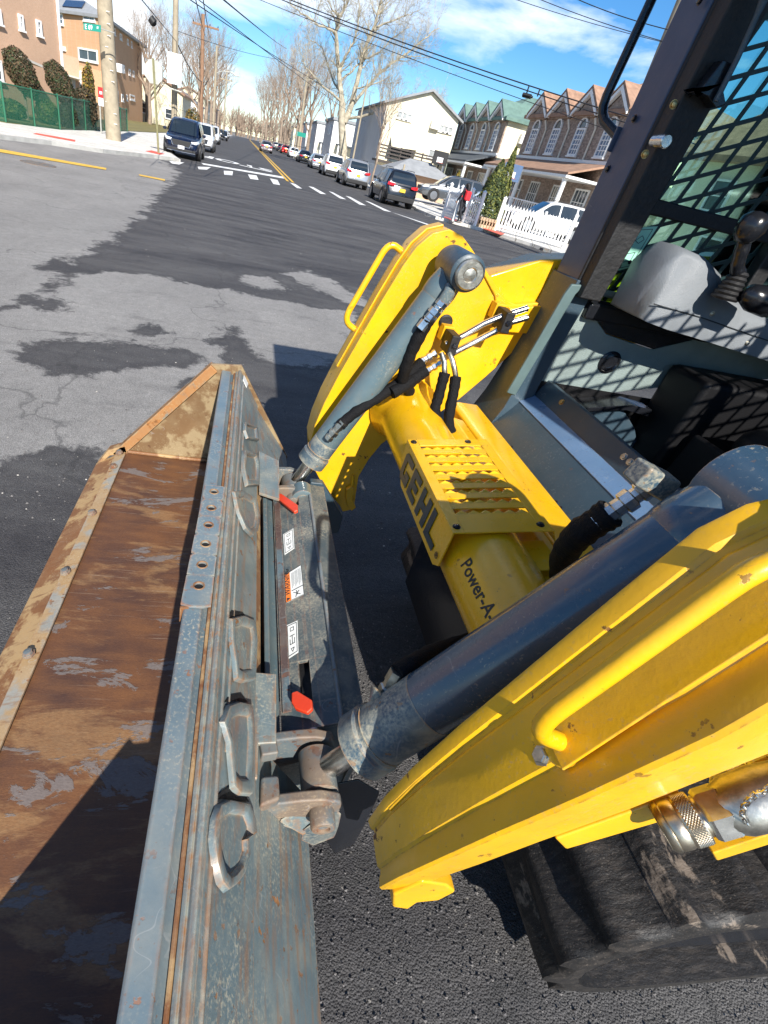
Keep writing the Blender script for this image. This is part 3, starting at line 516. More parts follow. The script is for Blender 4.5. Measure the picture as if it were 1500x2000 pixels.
for pts in (((420,1560),(432,1545),(452,1534),(472,1540),(486,1566),(450,1560)), ((438,1372),(448,1358),(470,1354),(484,1372),(462,1368)), ((444,1204),(452,1192),(474,1196),(480,1206))):
    c0 = V(.021,0,.892); q = [oP(x, y_, c0+SN*.0012, SN) for x, y_ in pts]; MB().slab(q, SN, .0008).build('pocket_hole', M['black'], BK)
for pts in (((505,1052),(512,1000)), ): pass
# raised ribs of the pressing
for x0, z0, ya, yb, r in ((.030,.876,-.1,1.9,.004),(.042,.856,.42,1.5,.0035)):
    MB().tube([(x0,ya+(yb-ya)*k/10,z0+.001*math.sin(k*1.3)) for k in range(11)], r, 8).build('pressed_rib', M['sheet'], BK, smooth=60)
# hook flanges that sit over the hitch
for pts, yy in ((((490,1312),(540,1316),(540,1450),(505,1452),(503,1520),(489,1520)), .742), (((505,880),(545,900),(546,975),(506,962)), .742)):
    q = [oZ(x, y_, yy) for x, y_ in pts]; MB().slab(q, V(0,0,-1), .010).build('hook_flange', M['sheet'], BK, bevel=.002)
MB().slab([oZ(505,1440,.738), oZ(540,1440,.738), oZ(545,1470,.738), oZ(512,1475,.738)], V(0,0,-1), .03).build('flange_lug', M['rusty'], BK, bevel=.004)
MB().slab([oZ(510,1515,.735), oZ(545,1512,.735), oZ(548,1560,.735), oZ(508,1575,.735)], V(0,0,-1), .03).build('flange_lug', M['rusty'], BK, bevel=.006)
# =================================================================== the loader
LD = thing('track_loader', 'yellow and blue compact track loader with cab and lift arms, GEHL on its step', 'loader', (1.3, .96, 0), world=True)
def bolt(p, n, r, par, mat='zinc', name='bolt', hex_=True, h=None):
    h = h or r*.8; b = MB(); n = Vector(n).normalized(); p = Vector(p)
    b.tube_rings(p-n*.001, n, [(0, r*1.35), (h*.25, r*1.35), (h*.26, r), (h*.9, r), (h, r*.85)], 6 if hex_ else 14); return b.build(name, M[mat], par, smooth=30)
A = V(.232, 0, .684); B = V(.572, 0, 1.468); U = (B-A).normalized(); NF = V(-U.z, 0, U.x)       # cylinder axis, and its front normal
PROF = [(.297,.736),(.283,.80),(.288,.88),(.305,.97),(.335,1.08),(.370,1.19),(.415,1.33),(.450,1.43),(.475,1.485),(.510,1.527),(.555,1.545),(.60,1.535),(.640,1.508),(.70,1.465),(.755,1.425),(.80,1.392),(.84,1.385),(.90,1.40)]
TAIL = [(2.6,1.60),(2.6,1.42),(1.05,1.365),(.955,1.335),(.893,1.237),(.834,1.142),(.773,1.053),(.70,.970),(.60,.905),(.545,.84),(.515,.77),(.495,.69),(.505,.60),(.512,.545),(.495,.53),(.470,.52),(.455,.545),(.40,.60),(.345,.665)]
# --- far lift arm
fa = MB().prism(PROF+TAIL, 1.580, 1.602).build('lift_arm', M['yellow'], LD, bevel=.003, label='far lift arm with curved nose and handle')
FR = PROF[:14]
def front_strip(mb, prof, y0, y1, off0, off1):
    """a band that follows the front edge of the arm, between two stand-off distances"""
    secs = []
    for i, (x, z) in enumerate(prof):
        a = V(*[prof[min(i+1, len(prof)-1)][k]-prof[max(i-1, 0)][k] for k in (0, 1)]).normalized(); n = V(-a.y, a.x)
        ya = y0 if not callable(y0) else y0(i/(len(prof)-1)); yb = y1 if not callable(y1) else y1(i/(len(prof)-1))
        secs.append([V(x+n.x*off0, ya, z+n.y*off0), V(x+n.x*off1, ya, z+n.y*off1), V(x+n.x*off1, yb, z+n.y*off1), V(x+n.x*off0, yb, z+n.y*off0)])
    mb.strip(secs, True, True)
b = MB(); front_strip(b, PROF[1:15], 1.603, 1.715, -.014, 0); b.build('front_plate', M['yellow'], fa, bevel=.003)
b = MB(); b.prism([(x+.004, z-.012) for x, z in PROF]+TAIL, 1.694, 1.708); b.build('outer_plate', M['yellow'], fa, bevel=.003)
b = MB(); front_strip(b, FR[4:11], 1.635, 1.685, 0, .006); b.build('handle_pad', M['yellow'], fa, bevel=.002)
MB().prism([(.715,1.40),(.735,1.448),(.875,1.517),(1.4,1.62),(2.6,1.78),(2.6,1.45),(1.0,1.36),(.80,1.30)], 1.604, 1.71).build('rear_box', M['yellow_clean'], fa, bevel=.006)
# raised inner doubler, weld beads and back box of the arm
b = MB(); b.prism([(.80,1.30),(.815,1.375),(.90,1.395),(2.6,1.592),(2.6,1.44),(.96,1.315)], 1.56, 1.579); b.build('rear_doubler', M['yellow_clean'], fa, bevel=.004)
b = MB(); b.tube([(.64,1.578,1.500),(.70,1.578,1.452),(.76,1.577,1.40),(.785,1.577,1.36),(.81,1.577,1.345),(.87,1.577,1.358),(.95,1.577,1.372)], .0035, 6); b.build('weld_bead', M['yellow'], fa, smooth=60)
b = MB(); b.tube([(.47,1.577,.70),(.478,1.576,.66),(.472,1.575,.62),(.486,1.575,.58),(.505,1.575,.56)], [.006,.008,.007,.011,.008], 8); b.build('weld_bead', M['yellow'], fa, smooth=60)
b = MB(); b.prism([(.455,.64),(.472,.655),(.488,.64),(.49,.60),(.513,.56),(.50,.542),(.478,.56),(.462,.60)], 1.560, 1.579); b.build('stop_lug', M['yellow'], fa, bevel=.003)
b = MB(); b.tube_rings(V(.632,1.5795,1.298), V(0,-1,0), [(0,.022),(.004,.022),(.007,.017),(.007,.001)], 20); b.build('rubber_plug', M['black'], fa, smooth=30)
def handle(par, yc, wear='yellow_clean', flip=1):
    p0 = V(.378,yc,1.200); p1 = V(.466,yc,1.452); g = V(-.052,0,.024)
    pts = []
    def arc(a, c, e, n=6): return [a.lerp(c, t/n).lerp(c.lerp(e, t/n), t/n) for t in range(n+1)]
    q0 = p0+g; q1 = p1+g
    pts = [p0-g*.1, p0+g*.35] + arc(p0+g*.45, q0, q0.lerp(q1,.16)) + arc(q0.lerp(q1,.84), q1, p1+g*.45) + [p1+g*.3, p1-g*.1]
    h = MB().tube(pts, .0100, 14).build('grab_handle', M[wear], par, smooth=60)
    for p, d in ((p0, -1), (p1, 1)):
        n = V(-.93,0,.36); bolt(p+V(.35,0,.93)*.030*d+n*.003, n, .0085, h)
        MB().tube_rings(p-n*.001, n, [(0,.026),(.004,.025),(.007,.014)], 16).build('weld_collar', M['yellow'], h, smooth=40)
    return h
handle(fa, 1.668)
# --- near lift arm: front face from the inner edge (y .34) to the outer edge, slimmer at the nose
yo = lambda t: .243 - .062*min(1, t*2.2)
na = MB().prism(PROF[2:8]+[(.482,1.460),(.515,1.476),(.56,1.476),(.66,1.463),(.80,1.443),(1.4,1.40),(2.6,1.42),(2.6,1.36),(.95,1.28),(.86,1.26),(.79,1.20),(.70,1.10),(.60,1.0),(.50,.92),(.42,.86),(.36,.82)], .318, .340).build('lift_arm', M['yellow'], LD, bevel=.003, label='near lift arm seen from its ridged front face')
secs = []
NP = PROF[1:8] + [(.480,1.462),(.515,1.478),(.56,1.478),(.66,1.465),(.80,1.445),(1.05,1.42),(1.4,1.40)]
for i, (x, z) in enumerate(NP):
    a = V(*[NP[min(i+1, len(NP)-1)][k]-NP[max(i-1, 0)][k] for k in (0, 1)]).normalized(); n = V(-a.y, a.x); t = i/11; yb = yo(t); w = .340-yb
    row = []
    for fy, off in ((0,-.004),(.02,.002),(.055,.003),(.16,.001),(.19,-.004),(.23,-.005),(.27,-.001),(.55,.0),(.70,.0),(.735,-.004),(.80,-.003),(.86,.0),(.97,.002),(1.0,-.001),(1.0,-.030),(.965,-.034),(.96,-.012),(.5,-.014),(0,-.014)):
        row.append(V(x+n.x*off, .341-fy*w, z+n.y*off))
    secs.append(row)
MB().strip(secs, True, True).build('front_plate', M['yellow'], na, smooth=35)
b = MB(); secs = []
for i, (x, z) in enumerate(NP):
    yb = yo(i/11); aa_ = V(*[NP[min(i+1, len(NP)-1)][k]-NP[max(i-1, 0)][k] for k in (0, 1)]).normalized(); nn_ = V(-aa_.y, aa_.x); dd_ = .060+.022*min(1,i/5); secs.append([V(x-nn_.x*.003, yb+.0035, z-nn_.y*.003), V(x-nn_.x*dd_, yb+.0035, z-nn_.y*dd_), V(x-nn_.x*dd_, yb+.013, z-nn_.y*dd_), V(x-nn_.x*.003, yb+.013, z-nn_.y*.003)])
b.strip(secs, True, True); b.build('outer_skirt', M['yellow'], na, bevel=.002)
b = MB(); b.prism([(.30,.80),(.315,.745),(.345,.73),(.352,.76),(.385,.765),(.40,.80),(.375,.83),(.33,.85)], .236, .26); b.build('nose_lug', M['yellow'], na, bevel=.004)
b = MB(); front_strip(b, [PROF[5],PROF[6],PROF[7],PROF[8],PROF[9]], .225, .275, 0, .004); b.build('handle_pad', M['yellow'], na, bevel=.002)
handle(na, .250, 'yellow')
# shelf, coupler block and quick couplers behind the near arm
b = MB(); b.slab([oY(1085,1640,.205), oY(1330,1552,.205), oY(1345,1590,.205), oY(1105,1660,.205)], (0,1,0), .03); b.build('coupler_shelf', M['yellow'], na, bevel=.003)
b = MB(); b.slab([oY(1392,1668,.235), oY(1560,1612,.235), oY(1560,1632,.235), oY(1400,1682,.235)], (0,1,0), .02); b.build('coupler_guard', M['yellow'], na, bevel=.003)
b = MB(); b.slab([oY(1370,1500,.27), oY(1560,1430,.27), oY(1560,1480,.27), oY(1392,1530,.27)], (0,1,0), .012); b.build('guard_plate', M['yellow'], na, bevel=.002)
def coupler(pa, pb, yc, s, name, mats=('knurl','chrome')):
    a = oY(pa[0], pa[1], yc); c = oY(pb[0], pb[1], yc); d = c-a; Ln = d.length; d.normalize()
    o = MB().tube_rings(a, d, [(0,.021*s),(.003,.024*s),(Ln*.10,.0245*s),(Ln*.12,.0235*s),(Ln*.14,.0245*s),(Ln*.30,.0245*s),(Ln*.32,.0235*s),(Ln*.34,.0245*s),(Ln*.60,.0245*s),(Ln*.62,.019*s),(Ln,.018*s)], 40).build(name, M[mats[0]], LD, smooth=40)
    k = MB()
    for r_ in range(9):
        for i in range(46):
            an = 2*math.pi*(i+.5*(r_%2))/46; ref = d.cross(V(0,1,0)).normalized(); w = d.cross(ref)
            n = ref*math.cos(an)+w*math.sin(an); p = a+d*(Ln*(.37+.024*r_))+n*.0244*s; tt = d.cross(n)*.0017*s; dd = d*.0017
            k.add([p-tt, p-dd, p+tt, p+dd, p+n*.0009], [(0,1,4),(1,2,4),(2,3,4),(3,0,4)])
    k.build('knurling', M[mats[0]], o)
    MB().tube_rings(a-d*.001, d*-1, [(0,.0205*s),(-.004,.0175*s),(-.0041,.001)], 24).build('socket_face', M['zinc'], o, smooth=30)
    MB().tube_rings(a+d*Ln*.66, d, [(0,.023*s),(.004,.026*s),(.022,.026*s),(.026,.023*s)], 6).build('hex_nut', M[mats[1]], o)
    MB().tube_rings(c-d*.01, d, [(0,.02*s),(.02,.028*s),(.05,.03*s),(.09,.026*s),(.3,.024*s)], 24).build('elbow', M['zinc'], o, smooth=40)
    return o
coupler((1292,1618),(1415,1580), .185, .98, 'hydraulic_coupler')
coupler((1362,1582),(1440,1553), .205, .66, 'hydraulic_coupler', ('chrome','chrome'))
coupler((1415,1560),(1530,1510), .205, .95, 'hydraulic_coupler', ('zinc','chrome'))
coupler((1478,1500),(1600,1440), .225, 1.0, 'hydraulic_coupler', ('zinc','zinc'))
ch = MB(); pts = [oY(x, y, .165) for x, y in ((1505,1538),(1490,1548),(1476,1552),(1463,1562),(1452,1576),(1450,1592),(1460,1608),(1474,1618),(1490,1622),(1510,1618))]
for i in range(len(pts)-1):
    for h in (0, .5):
        p = pts[i].lerp(pts[i+1], h); q = pts[i].lerp(pts[i+1], h+.5); d = (q-p); s_ = d.cross(V(0,1,0) if (i*2+int(h*2))%2 else V(1,0,0)).normalized()*.0022
        ch.tube([p-d*.15, p+s_, q+s_, q+d*.15, q-s_, p-s_, p-d*.15], .0009, 5)
ch.build('cap_chain', M['chrome'], LD, smooth=60)
# --- tilt cylinders
def ram(y, name, near):
    a = A+V(0,y,0); bb = (V(.665,0,1.399) if near else B)+V(0,y,0); U = (bb-a).normalized(); NF = V(-U.z,0,U.x); RB = .0565 if near else .0435; Ln = (bb-a).length; dirt = M['cyldirty']
    o = MB().tube_rings(a+U*.205, U, [(0,RB-.003),(.002,RB),(.46,RB),(Ln-.205-.075,RB),(Ln-.205-.045,RB-.002)], 48).build(name, M['cyl'] if near else M['blue'], LD, smooth=40, label='near tilt cylinder, dark blue' if near else 'far tilt cylinder, scratched blue grey')
    MB().tube_rings(a+U*.118, U, [(0,RB-.002),(.004,RB+.006),(.040,RB+.006),(.045,RB+.001),(.052,RB+.001),(.055,RB+.003),(.0551,RB+.0006),(.17 if near else .10,RB+.0005)], 48).build('end_gland', dirt, o, smooth=40)
    MB().tube_rings(a+U*.02, U, [(0,.022),(.11,.022)], 24).build('rod', M['chrome'], o, smooth=40)
    MB().tube_rings(V(a.x, y-.042, a.z), V(0,1,0), [(0,.032),(.003,.036),(.081,.036),(.084,.032)], 28).build('rod_eye', M['rusty'], o, smooth=40)
    MB().tube_rings(V(a.x, y-.085, a.z), V(0,1,0), [(0,.015),(.004,.018),(.17,.018)], 20).build('pin', M['zinc'], o, smooth=40)
    y0 = y-.085 if near else y-.088; er = .060 if near else .047
    k = MB().tube_rings(V(bb.x,y0,bb.z), V(0,1,0), [(0,er-.007),(.005,er),(.120 if near else .15,er),(.123 if near else .153,er-.007)], 40); k.build('barrel_eye', M['cyl'] if near else M['dark'], o, smooth=40)
    pf = MB().tube_rings(V(bb.x,y0-.016,bb.z), V(0,1,0), [(0,.001),(.003,.016),(0,.019),(0,.034),(.004,.038),(.034,.038)], 36).build('pivot_pin', M['zinc'] if not near else M['yellow_clean'], o, smooth=35)
    # shoulder casting between barrel and eye
    MB().tube_rings(bb-U*.098, U, [(0,RB),(.008,RB+.002),(.03,RB+.003),(.07,RB-.002)], 40).build('shoulder', M['cyl'] if near else M['blue'], o, smooth=50)
    def fit(s, side, hosepts, r=.011, up=1, ph=.55):
        n = (NF*ph + V(0,-side*.85,0)).normalized() ; base = a+U*s+n*.048
        MB().tube_rings(base-n*.004, n, [(0,.018),(.012,.017),(.022,.014)], 16).build('port_boss', M['cyldirty'], o, smooth=40)
        d = (U*up + n*.25).normalized(); st = base+n*.020-d*.004
        MB().tube([base+n*.004, base+n*.02, st+d*.014], .0105, 12).build('elbow', M['zinc'], o, smooth=50)
        MB().tube_rings(st+d*.010, d, [(0,.012),(.002,.0145),(.016,.0145),(.018,.011),(.022,.011),(.024,.0155),(.038,.0155),(.040,.012),(.060,.0125),(.062,.014),(.085,.014)], 6 if near else 8).build('hose_fitting', M['chrome'], o, smooth=25)
        return st+d*.09, d
    return o, fit
nearc, nfit = ram(.470, 'tilt_cylinder', True)
farc, ffit = ram(1.470, 'tilt_cylinder', False)
def hose(pts, r, par, n=12, name='hose', mat='hose'):
    P = [Vector(p) for p in pts]; out = []
    Q = [P[0]*2-P[1]]+P+[P[-1]*2-P[-2]]
    for i in range(1, len(Q)-2):
        for k in range(7):
            t = k/7; a_, b_, c_, d_ = Q[i-1], Q[i], Q[i+1], Q[i+2]
            out.append(.5*((2*b_)+(c_-a_)*t+(2*a_-5*b_+4*c_-d_)*t*t+(3*b_-a_-3*c_+d_)*t**3))
    out.append(P[-1]); rr = [r*(1+.05*math.sin(i*1.7)+.04*math.sin(i*.6)) for i in range(len(out))]
    return MB().tube(out, rr, n).build(name, M[mat], par, smooth=60)
def fitting(p, d, par, s=1, mat='chrome', n=6):
    return MB().tube_rings(Vector(p), Vector(d).normalized(), [(0,.0115*s),(.002*s,.0145*s),(.014*s,.0145*s),(.016*s,.011*s),(.022*s,.011*s),(.024*s,.016*s),(.037*s,.016*s),(.039*s,.012*s),(.050*s,.0125*s),(.052*s,.0145*s),(.080*s,.0145*s)], n).build('hose_fitting', M[mat], par, smooth=25)
# near cylinder, lower port with its hose, upper port with short fitting and hose dropping behind
p0 = oY(742,1368,.515); p1 = oY(772,1318,.525); fitting(p0, p1-p0, nearc, .95, 'zinc'); MB().tube([oY(728,1395,.50), oY(735,1352,.51), p0], .013, 12).build('port_elbow', M['cyldirty'], nearc, smooth=50)
hose([oY(775,1314,.525), oY(810,1292,.55), oY(850,1272,.60), oY(900,1255,.66), oY(980,1235,.74)], .016, nearc)
q0 = oY(1268,950,.560); q1 = oY(1190,1003,.560); fitting(q0, q1-q0, nearc, 1.1, 'chrome', 8)
b = MB(); b.slab([oY(1240,950,.54), oY(1275,915,.54), oY(1335,945,.54), oY(1300,985,.54)], (0,1,0), .035); b.build('port_block', M['cyldirty'], nearc, bevel=.004)
hose([q1+(q0-q1)*.05, oY(1168,1018,.565), oY(1130,1045,.58), oY(1105,1080,.61), oY(1098,1130,.66), oY(1110,1180,.70)], .023, nearc)
# far cylinder hoses, steel lines, manifold clamps
f0 = oY(866,588,1.405); f1 = oY(838,622,1.405); fitting(f0, f1-f0, farc, 1.15); MB().tube([oY(880,560,1.42), oY(877,572,1.40), f0], .016, 12).build('port_elbow', M['blue'], farc, smooth=50)
hose([f1, oY(832,634,1.41), oY(812,670,1.42), oY(797,705,1.43), oY(786,745,1.46), oY(800,765,1.50)], .018, farc)
g0 = oY(640,858,1.415); g1 = oY(664,832,1.41); fitting(g0, g1-g0, farc, 1.0, 'zinc')
hose([g1, oY(676,820,1.42), oY(705,797,1.43), oY(745,772,1.45), oY(790,738,1.48), oY(825,707,1.50)], .017, farc)
g2 = oY(852,688,1.50); g3 = oY(829,702,1.50); fitting(g2, g3-g2, LD, .8); g2 = oY(862,707,1.49); g3 = oY(838,722,1.49); fitting(g2, g3-g2, LD, .8)
hose([oY(831,722,1.49), oY(815,735,1.48), oY(795,750,1.46), oY(765,768,1.44)], .020, farc)
for dz in (0, 1):
    yl = 1.50; pts = [oY(870+dz*6,672+dz*22,yl), oY(905+dz*4,655+dz*22,yl), oY(945,632+dz*26,yl), oY(965,624+dz*24,yl), oY(985,616+dz*17,yl), oY(1030,602+dz*18,yl)]
    MB().tube(pts, .0095, 12).build('steel_line', M['chrome'], LD, smooth=60)
for (x, y_, w, h) in ((872,655,20,32),(975,604,22,46)):
    c = oY(x+w/2, y_+h/2, 1.49); k = MB().box(c.x-.014, c.x+.014, 1.465, 1.54, c.z-.03, c.z+.03).build('line_clamp', M['black'], LD, bevel=.003); bolt(c+V(0,-.026,0), (0,-1,0), .007, k, 'blackgloss')
    MB().box(c.x-.02, c.x+.016, 1.54, 1.579, c.z-.01, c.z+.036).build('clamp_bracket', M['yellow'], k, bevel=.002)
for i, (a0, a1, a2, a3) in enumerate((((862,690),(868,708),(868,722),(869,730)), ((878,690),(884,705),(888,722),(890,735)))):
    MB().tube([oY(*a0,1.47), oY(*a1,1.45), oY(*a2,1.44), oY(*a3,1.44)], .0085, 10).build('elbow', M['zinc'], LD, smooth=50)
    p = oY(*a2,1.44); q = oY(*a3,1.44); fitting(p, q-p, LD, .45, 'chrome')
hose([oY(869,728,1.44), oY(863,750,1.43), oY(855,780,1.42), oY(850,800,1.40), oY(856,835,1.36), oY(880,880,1.30)], .0165, LD); hose([oY(890,736,1.44), oY(886,765,1.42), oY(879,800,1.40), oY(878,835,1.36), oY(900,880,1.30)], .0165, LD)
# --- torque tube, step plate
tt = MB().tube_rings(V(.583,.345,.988), V(0,1,0), [(0,.112),(.03,.096),(.06,.092),(1.14,.092),(1.18,.097),(1.225,.118),(1.236,.118)], 56).build('torque_tube', M['yellow_clean'], LD, smooth=40)
b = MB(); b.prism([(.655,.93),(.655,1.03),(.70,1.052),(.735,1.045),(.735,.93)], .62, 1.42); b.build('saddle', M['yellow_clean'], LD, bevel=.004)
b = MB(); b.prism([(.61,1.03),(.61,1.045),(.70,1.062),(.72,1.04)], .70, .795); b.build('ear', M['yellow_clean'], LD, bevel=.003)
TP0 = V(.472,0,1.070); TD = V(.228,0,.034); TD.normalize(); TN = V(-TD.z,0,TD.x); YN, YF = .770, 1.172
def tp(s, y, h=0): return TP0 + TD*s + V(0,y,0) + TN*h
SP = MB()
def tbox(mb, s0, s1, y0, y1, h0, h1): mb.hexa([tp(s0,y0,h0),tp(s1,y0,h0),tp(s1,y1,h0),tp(s0,y1,h0),tp(s0,y0,h1),tp(s1,y0,h1),tp(s1,y1,h1),tp(s0,y1,h1)])
tbox(SP, 0, .026, YN, YF, 0, .004); tbox(SP, .196, .222, YN, YF, 0, .004); tbox(SP, .026, .196, YN, YN+.045, 0, .004); tbox(SP, .026, .196, YF-.034, YF, 0, .004)
sp = SP.build('step_plate', M['yellow_clean'], LD, bevel=.001)
b = MB(); b.slab([tp(.222,YN), tp(.222,YF), tp(.230,YF,-.022), tp(.236,YN,-.03)], V(0,0,1), .003); b.build('rear_flange', M['yellow_clean'], sp)
for (s, y) in ((.014,YN+.020),(.200,YN+.020),(.014,YF-.016),(.165,YF-.016)): bolt(tp(s,y,.004), TN, .0065, sp, 'blackgloss', hex_=False)
ys = [YN+.045+i*(YF-YN-.079)/8 for i in range(9)]
for i in range(8):
    y0, y1 = ys[i], ys[i+1]; b = MB(); w = (y1-y0)
    tbox(b, .024, .198, y0, y0+w*.50, 0, .003)
    n = 6; pts = []; 
    for k in range(n*2+1):
        s = .028 + .166*k/(n*2); h = .002 if k % 2 == 0 else .0080; pts.append((s, h))
    va = [tp(s, y0+w*.50+.002, 0) for s, h in pts]+[tp(s, y0+w*.50+.002+h*.9, h*.75) for s, h in pts]+[tp(s, y0+w*.50, 0) for s, h in pts]+[tp(s, y0+w*.50+h*.9, h*.75) for s, h in pts]; k = len(pts)
    b.add(va, [(j,j+1,k+j+1,k+j) for j in range(k-1)]+[(2*k+j,3*k+j,3*k+j+1,2*k+j+1) for j in range(k-1)]+[(k+j,k+j+1,3*k+j+1,3*k+j) for j in range(k-1)])
    b.build('serrated_strip', M['yellow_clean'], sp)
# name flange hanging from the front edge
gc = [oP(783,840,tp(0,0,0),V(1,0,0)), oP(885,1068,tp(0,0,0),V(1,0,0))]
GN = V(-1,0,-.06).normalized(); gq = [tp(0,YF,.003), tp(0,YN,.003)]
G = [V(.472,YF,1.073), V(.472,YN,1.073), V(.474,YN+.006,.975), V(.474,YN+.03,.958), V(.474,YF-.052,.958), V(.474,YF+.002,1.005)]
gf = MB().slab(G, V(1,0,0), .004).build('name_flange', M['yellow_clean'], sp, bevel=.001)
def text(s, size, origin, xd, yd, mat, par, name='lettering', ex=.0004, offs=0, shear=0, spacing=1.0, wrap=None, scale_x=1.0):
    cu = bpy.data.curves.new(name, 'FONT'); cu.body = s; cu.size = size; cu.extrude = ex; cu.offset = offs; cu.shear = shear; cu.space_character = spacing; cu.resolution_u = 3
    ob = bpy.data.objects.new('tmp', cu); me = bpy.data.meshes.new_from_object(ob); bpy.data.objects.remove(ob)
    xd = Vector(xd).normalized(); yd = Vector(yd).normalized(); zd = xd.cross(yd); o = Vector(origin or (0,0,0))
    for v in me.vertices:
        if wrap: v.co = wrap(v.co)
        else: v.co = o + xd*v.co.x*scale_x + yd*v.co.y + zd*v.co.z
    me.materials.clear(); me.materials.append(mat); me.name = name
    r = bpy.data.objects.new(name, me); C.objects.link(r); r.parent = par
    if par and par.type == 'EMPTY' and par.name in WORLD: r.matrix_parent_inverse = Matrix.Translation(-par.location)
    return r
# block letters of the name, cut as slanted strokes
def stroke_letters():
    H, Wd, T_ = .080, .072, .0235; x = 0; out = []
    def R(x0, x1, z0, z1): return [(x0,z0),(x1,z0),(x1,z1),(x0,z1)]
    shapes = {'G': [[(0,.012),(T_,.018),(T_,H-.018),(0,H-.010)], [(0,H-.010),(.012,H),(Wd,H),(Wd,H-T_*.8),(T_,H-T_*.8),(T_,H-.018)], [(.012,0),(Wd,0),(Wd,T_*.8),(T_,T_*.8),(T_,.018),(0,.012)], R(Wd-T_,Wd,T_*.8,H*.46), R(Wd*.52,Wd-T_,H*.46-T_*.7,H*.46)],
              'E': [R(0,T_,0,H), R(T_,Wd*.9,H-T_*.8,H), R(T_,Wd*.82,H*.5-T_*.4,H*.5+T_*.4), R(T_,Wd*.9,0,T_*.8)],
              'H': [R(0,T_,0,H), R(Wd-T_,Wd,0,H), R(T_,Wd-T_,H*.5-T_*.42,H*.5+T_*.42)], 'L': [R(0,T_,0,H), R(T_,Wd*.95,0,T_*.8)]}
    for ch_ in 'GEHL':
        out.append((ch_, x, shapes[ch_])); x += Wd+.0135
    return out
def gpt(x, z, d): return V(.472-d+(1.073-(.968+z))*.01, YF-.022-x-(.12*z), .976+z)
for chn, x0, polys in stroke_letters():
    b = MB()
    for pg in polys:
        q = [gpt(x0+a, c, .0012) for a, c in pg]; b.slab(q, V(-1,0,0), .0010)
    o = b.build('letter', M['logo'], gf)
text('®', .022, gpt(.344,.004,.0014), (0,-1,0), (0,0,1), M['ink'], gf)
# lettering round the tube
def tubewrap(y0, ang0):
    def f(c):
        an = ang0 - c.y/.0925; r = .0928+c.z
        return V(.583+r*math.cos(an), y0-c.x, .988+r*math.sin(an))
    return f
text('Power-A-Tach', .040, None, (1,0,0), (0,1,0), M['ink'], tt, wrap=tubewrap(.735, math.radians(160)), offs=.0004)
text('High Flow', .036, None, (1,0,0), (0,1,0), M['ink'], tt, wrap=tubewrap(1.225, math.radians(150)), offs=.0004)
# --- front cross member and belly
b = MB(); b.prism([(.742,.93),(.742,1.040),(.760,1.052),(.835,1.052),(.835,.93)], .36, 1.56); b.build('cross_member', M['yellow_clean'], LD, bevel=.006)
MB().tube_rings(V(.70,.735,1.062), V(-TD.z,0,1), [(0,.014),(.003,.014),(.0031,.001)], 16).build('slot_hole', M['black'], LD)
MB().prism([(.78,.30),(.70,.42),(.70,.92),(2.3,.92),(2.3,.26),(.9,.24)], .60, 1.32).build('chassis', M['blackgloss'], LD, bevel=.01)
# --- tracks
def track(y0, y1, name_, sgn):
    ctr = (1.13,.325); R_ = .285; prof = []
    for k in range(0, 13): an = math.radians(90+k*14); prof.append((ctr[0]+R_*math.cos(an), ctr[1]+R_*math.sin(an)))
    prof += [(1.25,.03),(2.2,.03)]
    for k in range(7): an = math.radians(-90+k*30); prof.append((2.2+.25*math.cos(an), .28+.25*math.sin(an)))
    prof += [(1.7,.72),(1.35,.68),(1.2,.62)]
    n = len(prof); cxm = sum(p[0] for p in prof)/n; czm = sum(p[1] for p in prof)/n
    # resample evenly
    P = []; 
    for i in range(n):
        a = V(*prof[i]); c = V(*prof[(i+1)%n]); m_ = max(1, int((c-a).length/.022))
        for j in range(m_): P.append(a.lerp(c, j/m_))
    Ls = [0]
    for i in range(1, len(P)): Ls.append(Ls[-1]+(P[i]-P[i-1]).length)
    tot = Ls[-1]+(P[0]-P[-1]).length; pitch = tot/round(tot/.135); secs = []
    for i, p in enumerate(P):
        t = (P[(i+1)%len(P)]-P[i-1]).normalized(); nn = V(t.y, -t.x)
        if (p+nn-V(cxm,czm)).length < (p-nn-V(cxm,czm)).length: nn = -nn
        ph = ((Ls[i]+.03)%pitch)/pitch; lug = .0
        row = []
        for fy in (0, .03, .08, .16, .30, .5, .70, .84, .92, .97, 1):
            ph2 = (ph + .14*math.sin(fy*math.pi)*0 + (.10*fy))%1
            l = .030*max(0, min(1, (ph2-.10)/.10)) * max(0, min(1, (.62-ph2)/.05))
            l *= 1 if .02 < fy < .98 else .1
            rnd = .012 if fy in (0, 1) else 0
            l += .0018*mnoise.noise(Vector((p.x*22, fy*9, p.y*22)))
            row.append(V(p.x+nn.x*(l-rnd), y0+(y1-y0)*fy, p.y+nn.y*(l-rnd)))
        inner = [V(p.x-nn.x*.05, y1, p.y-nn.y*.05), V(p.x-nn.x*.05, y0, p.y-nn.y*.05)]
        secs.append(row+inner)
    secs.append(secs[0])
    o = MB().strip(secs, True).build('rubber_track', M['track'], LD, smooth=55)
    MB().prism([(1.0,.13),(.92,.30),(.98,.47),(1.12,.55),(1.35,.60),(2.1,.60),(2.3,.3),(2.2,.12)], y0+.06, y1-.06).build('track_frame', M['blackgloss'], LD, bevel=.01)
